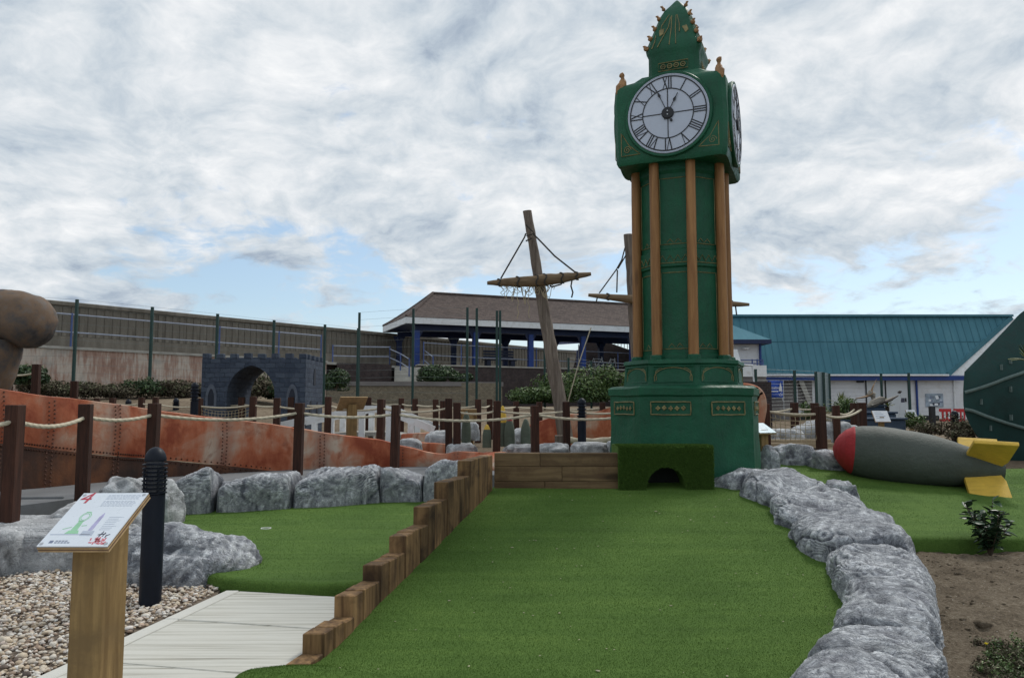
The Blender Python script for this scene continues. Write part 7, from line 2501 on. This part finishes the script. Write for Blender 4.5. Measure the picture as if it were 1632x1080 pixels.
bush('shrub', 'dark evergreen shrub in front of the shelter, right of the steps shrub', 'shrub', P(735, 608, 36.8), (.8, .6, .45), 2500, .07, LEAFDARK, 5, 10)
bush('shrub', 'dark green shrub between the castle and the terrace wall', 'shrub', P(535, 622, 29.5), (.75, .6, .65), 2600, .06, LEAFDARK, 6, 10)
# bed of scrub below the pink wall: clumps that can be told apart
for i, (px, py, d, rx, rz_, mt) in enumerate(((58, 622, 22.5, .8, .5, LEAFDRY), (100, 626, 23.5, .9, .42, LEAFDRY), (150, 628, 24, .9, .4, LEAFDRY), (195, 628, 24.2, .8, .38, LEAFDRY), (228, 622, 24.6, .75, .42, LEAFDARK), (268, 626, 24.6, .75, .42, LEAFDRY), (305, 628, 25, .7, .36, LEAFDRY), (405, 628, 23.5, .75, .6, LEAFDRY), (440, 630, 23.8, .5, .5, LEAFDARK), (45, 606, 21.5, .5, .5, LEAFDARK))):
    pos_ = ('below the sculpture', 'left of the first fence post', 'right of the first fence post', 'below the middle of the pink wall', 'greenest of the row', 'left of the second bollard', 'left of the castle', 'seen through the castle arch', 'at the right jamb of the castle arch', 'behind the sculpture')[i]
    bush('scrub_bush', 'dry scrubby bush under the pink wall, ' + pos_, 'bush', P(px, py, d) - Vector((0, 0, .1)), (rx, .6, rz_), 2400, .05, mt, 20 + i, 16, 4, 'scrub below the promenade wall', shell=.3)
for i, (px, py, d, rx, rz_) in enumerate(((1455, 682, 18.5, .45, .35), (1500, 692, 16.4, .75, .35), (1540, 700, 15.2, .5, .3), (1345, 672, 17.4, .4, .45), (1300, 668, 18, .5, .35))):
    bush('low_shrub', ('sparse low shrub left of the far dark bollard, beside the planter', 'grey green ground shrub behind the middle of the bomb', 'dry low shrub at the foot of the dark green boat', 'leafy shrub under the spiky palm', 'low shrub behind the rope net')[i], 'shrub', P(px, py, d), (rx, .4, rz_), 1400, .03, LEAFDRY if i in (1, 2) else LEAFLIGHT, 50 + i, 9, 4, shell=.2)

def spiky(px, py, d, r, n, label, seed, mat=LEAFPALM):
    b = P(px, py, d)
    rng = random.Random(seed)
    o = empty('cordyline', tuple(b), 0, label, 'plant')
    for i in range(n):
        a = rng.uniform(0, 6.28); el = rng.uniform(.25, 1.45); L = r * rng.uniform(.75, 1.1)
        mb = MB(); rings = []
        for q in np.linspace(0, 1, 6):
            rad = L * q
            droop = .35 * L * q * q * math.cos(el)
            c = Vector((math.cos(a) * math.cos(el) * rad, math.sin(a) * math.cos(el) * rad, math.sin(el) * rad - droop))
            w = .02 * (1 - q ** 2) + .002
            s = Vector((-math.sin(a), math.cos(a), 0)) * w
            rings.append([c - s, c + Vector((0, 0, -.006)), c + s, c + Vector((0, 0, .004))])
        mb.rings(rings)
        lo = mb.build('leaf', mat, o, smooth=True)
        at = lo.data.attributes.new('tint', 'FLOAT', 'POINT'); at.data.foreach_set('value', np.full(len(lo.data.vertices), rng.random(), dtype=np.float32))
    mb = MB(); mb.tube([(0, 0, -.5), (0, 0, .02)], .05, 8); mb.build('trunk', STEM, o)
spiky(1342, 648, 19.0, .42, 46, 'spiky palm like plant left of the carved birds', 3)
spiky(1414, 648, 18.9, .25, 18, 'small spiky plant behind the planter boxes', 5)
spiky(1640, 575, 11.5, .30, 26, 'spiky leaves poking in at the right edge above the boat rope', 8)

# young shrub on the soil bed
sh = empty('shrub', (X_at(1578, 7.55, .1), 7.55, .05), 0, 'young glossy leaved shrub on the soil beside the right green', 'shrub')
rng = random.Random(12)
lm = MB()
lm.rings([[(0, -.001, 0), (0, .001, 0), (0, .001, .001), (0, -.001, .001)], [(-.012, 0, .002), (0, 0, -.001), (.012, 0, .002), (0, 0, .002)]], True, True)
lm = MB()
out = [(0, 0), (.010, .012), (.0155, .028), (.013, .046), (0, .066), (-.013, .046), (-.0155, .028), (-.010, .012)]
mid = [(0, .005), (0, .02), (0, .045), (0, .062)]
vs = [(x, y, .004 * abs(x) / .015 - .004 * (y / .066) ** 2 * 2) for x, y in out] + [(x, y, -.003 - .008 * (y / .066) ** 2) for x, y in mid]
fs = [(0, 1, 8), (1, 2, 9, 8), (2, 3, 10, 9), (3, 4, 11, 10), (4, 5, 10, 11), (5, 6, 9, 10), (6, 7, 8, 9), (7, 0, 8)]
lm.add(vs, fs)
LEAFME = bpy.data.meshes.new('leaf'); LEAFME.from_pydata([tuple(v) for v in lm.v], [], lm.f); LEAFME.update(); LEAFME.materials.append(SHRUBLEAF)
for f_ in LEAFME.polygons: f_.use_smooth = True
for s in range(14):
    a = rng.uniform(0, 6.28); sp_ = rng.uniform(.05, .27); H = rng.uniform(.30, .56)
    pts = [Vector((math.cos(a) * sp_ * q ** 1.2 + rng.uniform(-.006, .006), math.sin(a) * sp_ * q ** 1.2, H * q)) for q in np.linspace(0, 1, 8)]
    mb = MB(); mb.tube(pts, [.0065 * (1.1 - .75 * q) for q in np.linspace(0, 1, 8)], 6); mb.build('stem', STEM, sh, smooth=True)
    for k in range(21):
        q = rng.uniform(.18, 1.0)
        i = min(int(q * 7), 6); t = q * 7 - i
        c = pts[i].lerp(pts[i + 1], t)
        az = rng.uniform(0, 6.28); el = rng.uniform(-.3, .8)
        M = Matrix.Translation(c) @ Matrix.Rotation(az, 4, 'Z') @ Matrix.Rotation(el, 4, 'X') @ Matrix.Rotation(rng.uniform(-.5, .5), 4, 'Y') @ Matrix.Scale(rng.uniform(1.1, 2.0), 4)
        link('leaf', LEAFME, sh, None, M)

# weeds in the near right corner
rng = np.random.default_rng(40)
VV, FF, TT = [], [], []
off = 0
for i in range(260):
    x = rng.uniform(2.2, 4.4); y = rng.uniform(3.8, 4.85)
    if x < 2.36 + (y - 4) * .55: continue
    if y > 4.62 + .14 * math.sin(x * 5) - (.2 if rng.uniform() < .5 else 0): continue
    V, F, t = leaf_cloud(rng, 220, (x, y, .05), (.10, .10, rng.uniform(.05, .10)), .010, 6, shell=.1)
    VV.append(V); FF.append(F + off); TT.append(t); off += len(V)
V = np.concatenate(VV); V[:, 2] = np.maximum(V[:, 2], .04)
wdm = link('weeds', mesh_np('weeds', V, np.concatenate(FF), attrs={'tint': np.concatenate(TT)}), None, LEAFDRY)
tag(wdm, 'tangle of low weeds on the soil at the lower right corner', 'weeds', kind='stuff')
LEAFW = LEAFLIGHT
VV, FF, TT = [], [], []; off = 0
for i in range(190):
    x = rng.uniform(2.2, 4.4); y = rng.uniform(3.8, 4.7)
    if x < 2.36 + (y - 4) * .55: continue
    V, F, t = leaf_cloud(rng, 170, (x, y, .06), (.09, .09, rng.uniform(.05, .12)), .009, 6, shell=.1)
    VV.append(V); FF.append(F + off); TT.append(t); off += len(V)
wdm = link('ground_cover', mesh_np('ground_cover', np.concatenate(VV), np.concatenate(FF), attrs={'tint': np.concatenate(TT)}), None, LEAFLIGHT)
tag(wdm, 'green ground cover leaves among the weeds at the lower right corner', 'ground cover', kind='stuff')
for px, py, d, lab in ((1477, 1029, 4.62, 'small yellow flower against the nearest grey rocks'), (1572, 1027, 4.62, 'small yellow flower on the open soil')):
    b = P(px, py, d)
    o = empty('flower', (b.x, d, .05), 0, lab, 'flower', 'yellow weed flowers')
    mb = MB(); mb.tube([(0, 0, 0), (.004, .003, (b.z - .05) * .5), (0, 0, b.z - .05)], .002, 5); mb.build('stem', LEAFGLOSS, o)
    for k in range(5):
        mb = MB(); mb.add([(0, 0, 0), (.008, -.006, .004), (.018, 0, .007), (.008, .006, .004), (.009, 0, .001)], [(0, 1, 4), (1, 2, 4), (2, 3, 4), (3, 0, 4)], Matrix.Translation((0, 0, b.z - .05)) @ Matrix.Rotation(k * 1.257, 4, 'Z') @ Matrix.Rotation(R(-25), 4, 'Y'))
        mb.build('petal', YELLOWPETAL, o)
# clods and pale chips on the soil
V0, F0 = ico(2)
VV, FF, TT = [], [], []; off = 0
rng = np.random.default_rng(9)
for i in range(900):
    x = rng.uniform(2.6, 8.5); y = rng.uniform(3.9, 7.8)
    s = rng.lognormal(math.log(.010), .5)
    v = V0 * (1 + .3 * vnoise(V0 * 1.6 + i, 2)[:, None]) * np.array([1.2, 1, .6]) * s
    zz = float(soil_h(np.array([x]), np.array([y]))[0])
    VV.append(v + np.array([x, y, zz])); FF.append(F0 + off); off += len(v)
cl = link('soil_clods', mesh_np('soil_clods', np.concatenate(VV), np.concatenate(FF), smooth=True), None, SOIL)
tag(cl, 'crumbs and clods of earth scattered over the bare soil bed', 'soil', kind='stuff')

# lint, leaf shreds and grit that the wind leaves on the mats
rng = np.random.default_rng(15)
VV, FF = [], []; off = 0
V0, F0 = ico(1)
for i in range(130):
    y = rng.uniform(4.2, 8.5); x = rng.uniform(wall_x(y) + .05, 2.3)
    s = rng.lognormal(math.log(.0045), .45)
    v = V0 * np.array([1.6, 1, .35]) * s * (1 + .3 * vnoise(V0 * 2 + i, 3)[:, None])
    a = rng.uniform(0, 6.28)
    v = np.stack([v[:, 0] * math.cos(a) - v[:, 1] * math.sin(a), v[:, 0] * math.sin(a) + v[:, 1] * math.cos(a), v[:, 2]], 1)
    zz = float(ramp_surface(np.array([x]), np.array([y]))[0]) + .008
    VV.append(v + np.array([x, y, zz])); FF.append(F0 + off); off += len(v)
lt = link('turf_litter', mesh_np('turf_litter', np.concatenate(VV), np.concatenate(FF)), None, plain('dry_litter', (0.36, 0.33, 0.22), 0.9, 0.4, 30))
tag(lt, 'pale specks of grit and leaf shreds lying on the ramp', 'litter', kind='stuff')
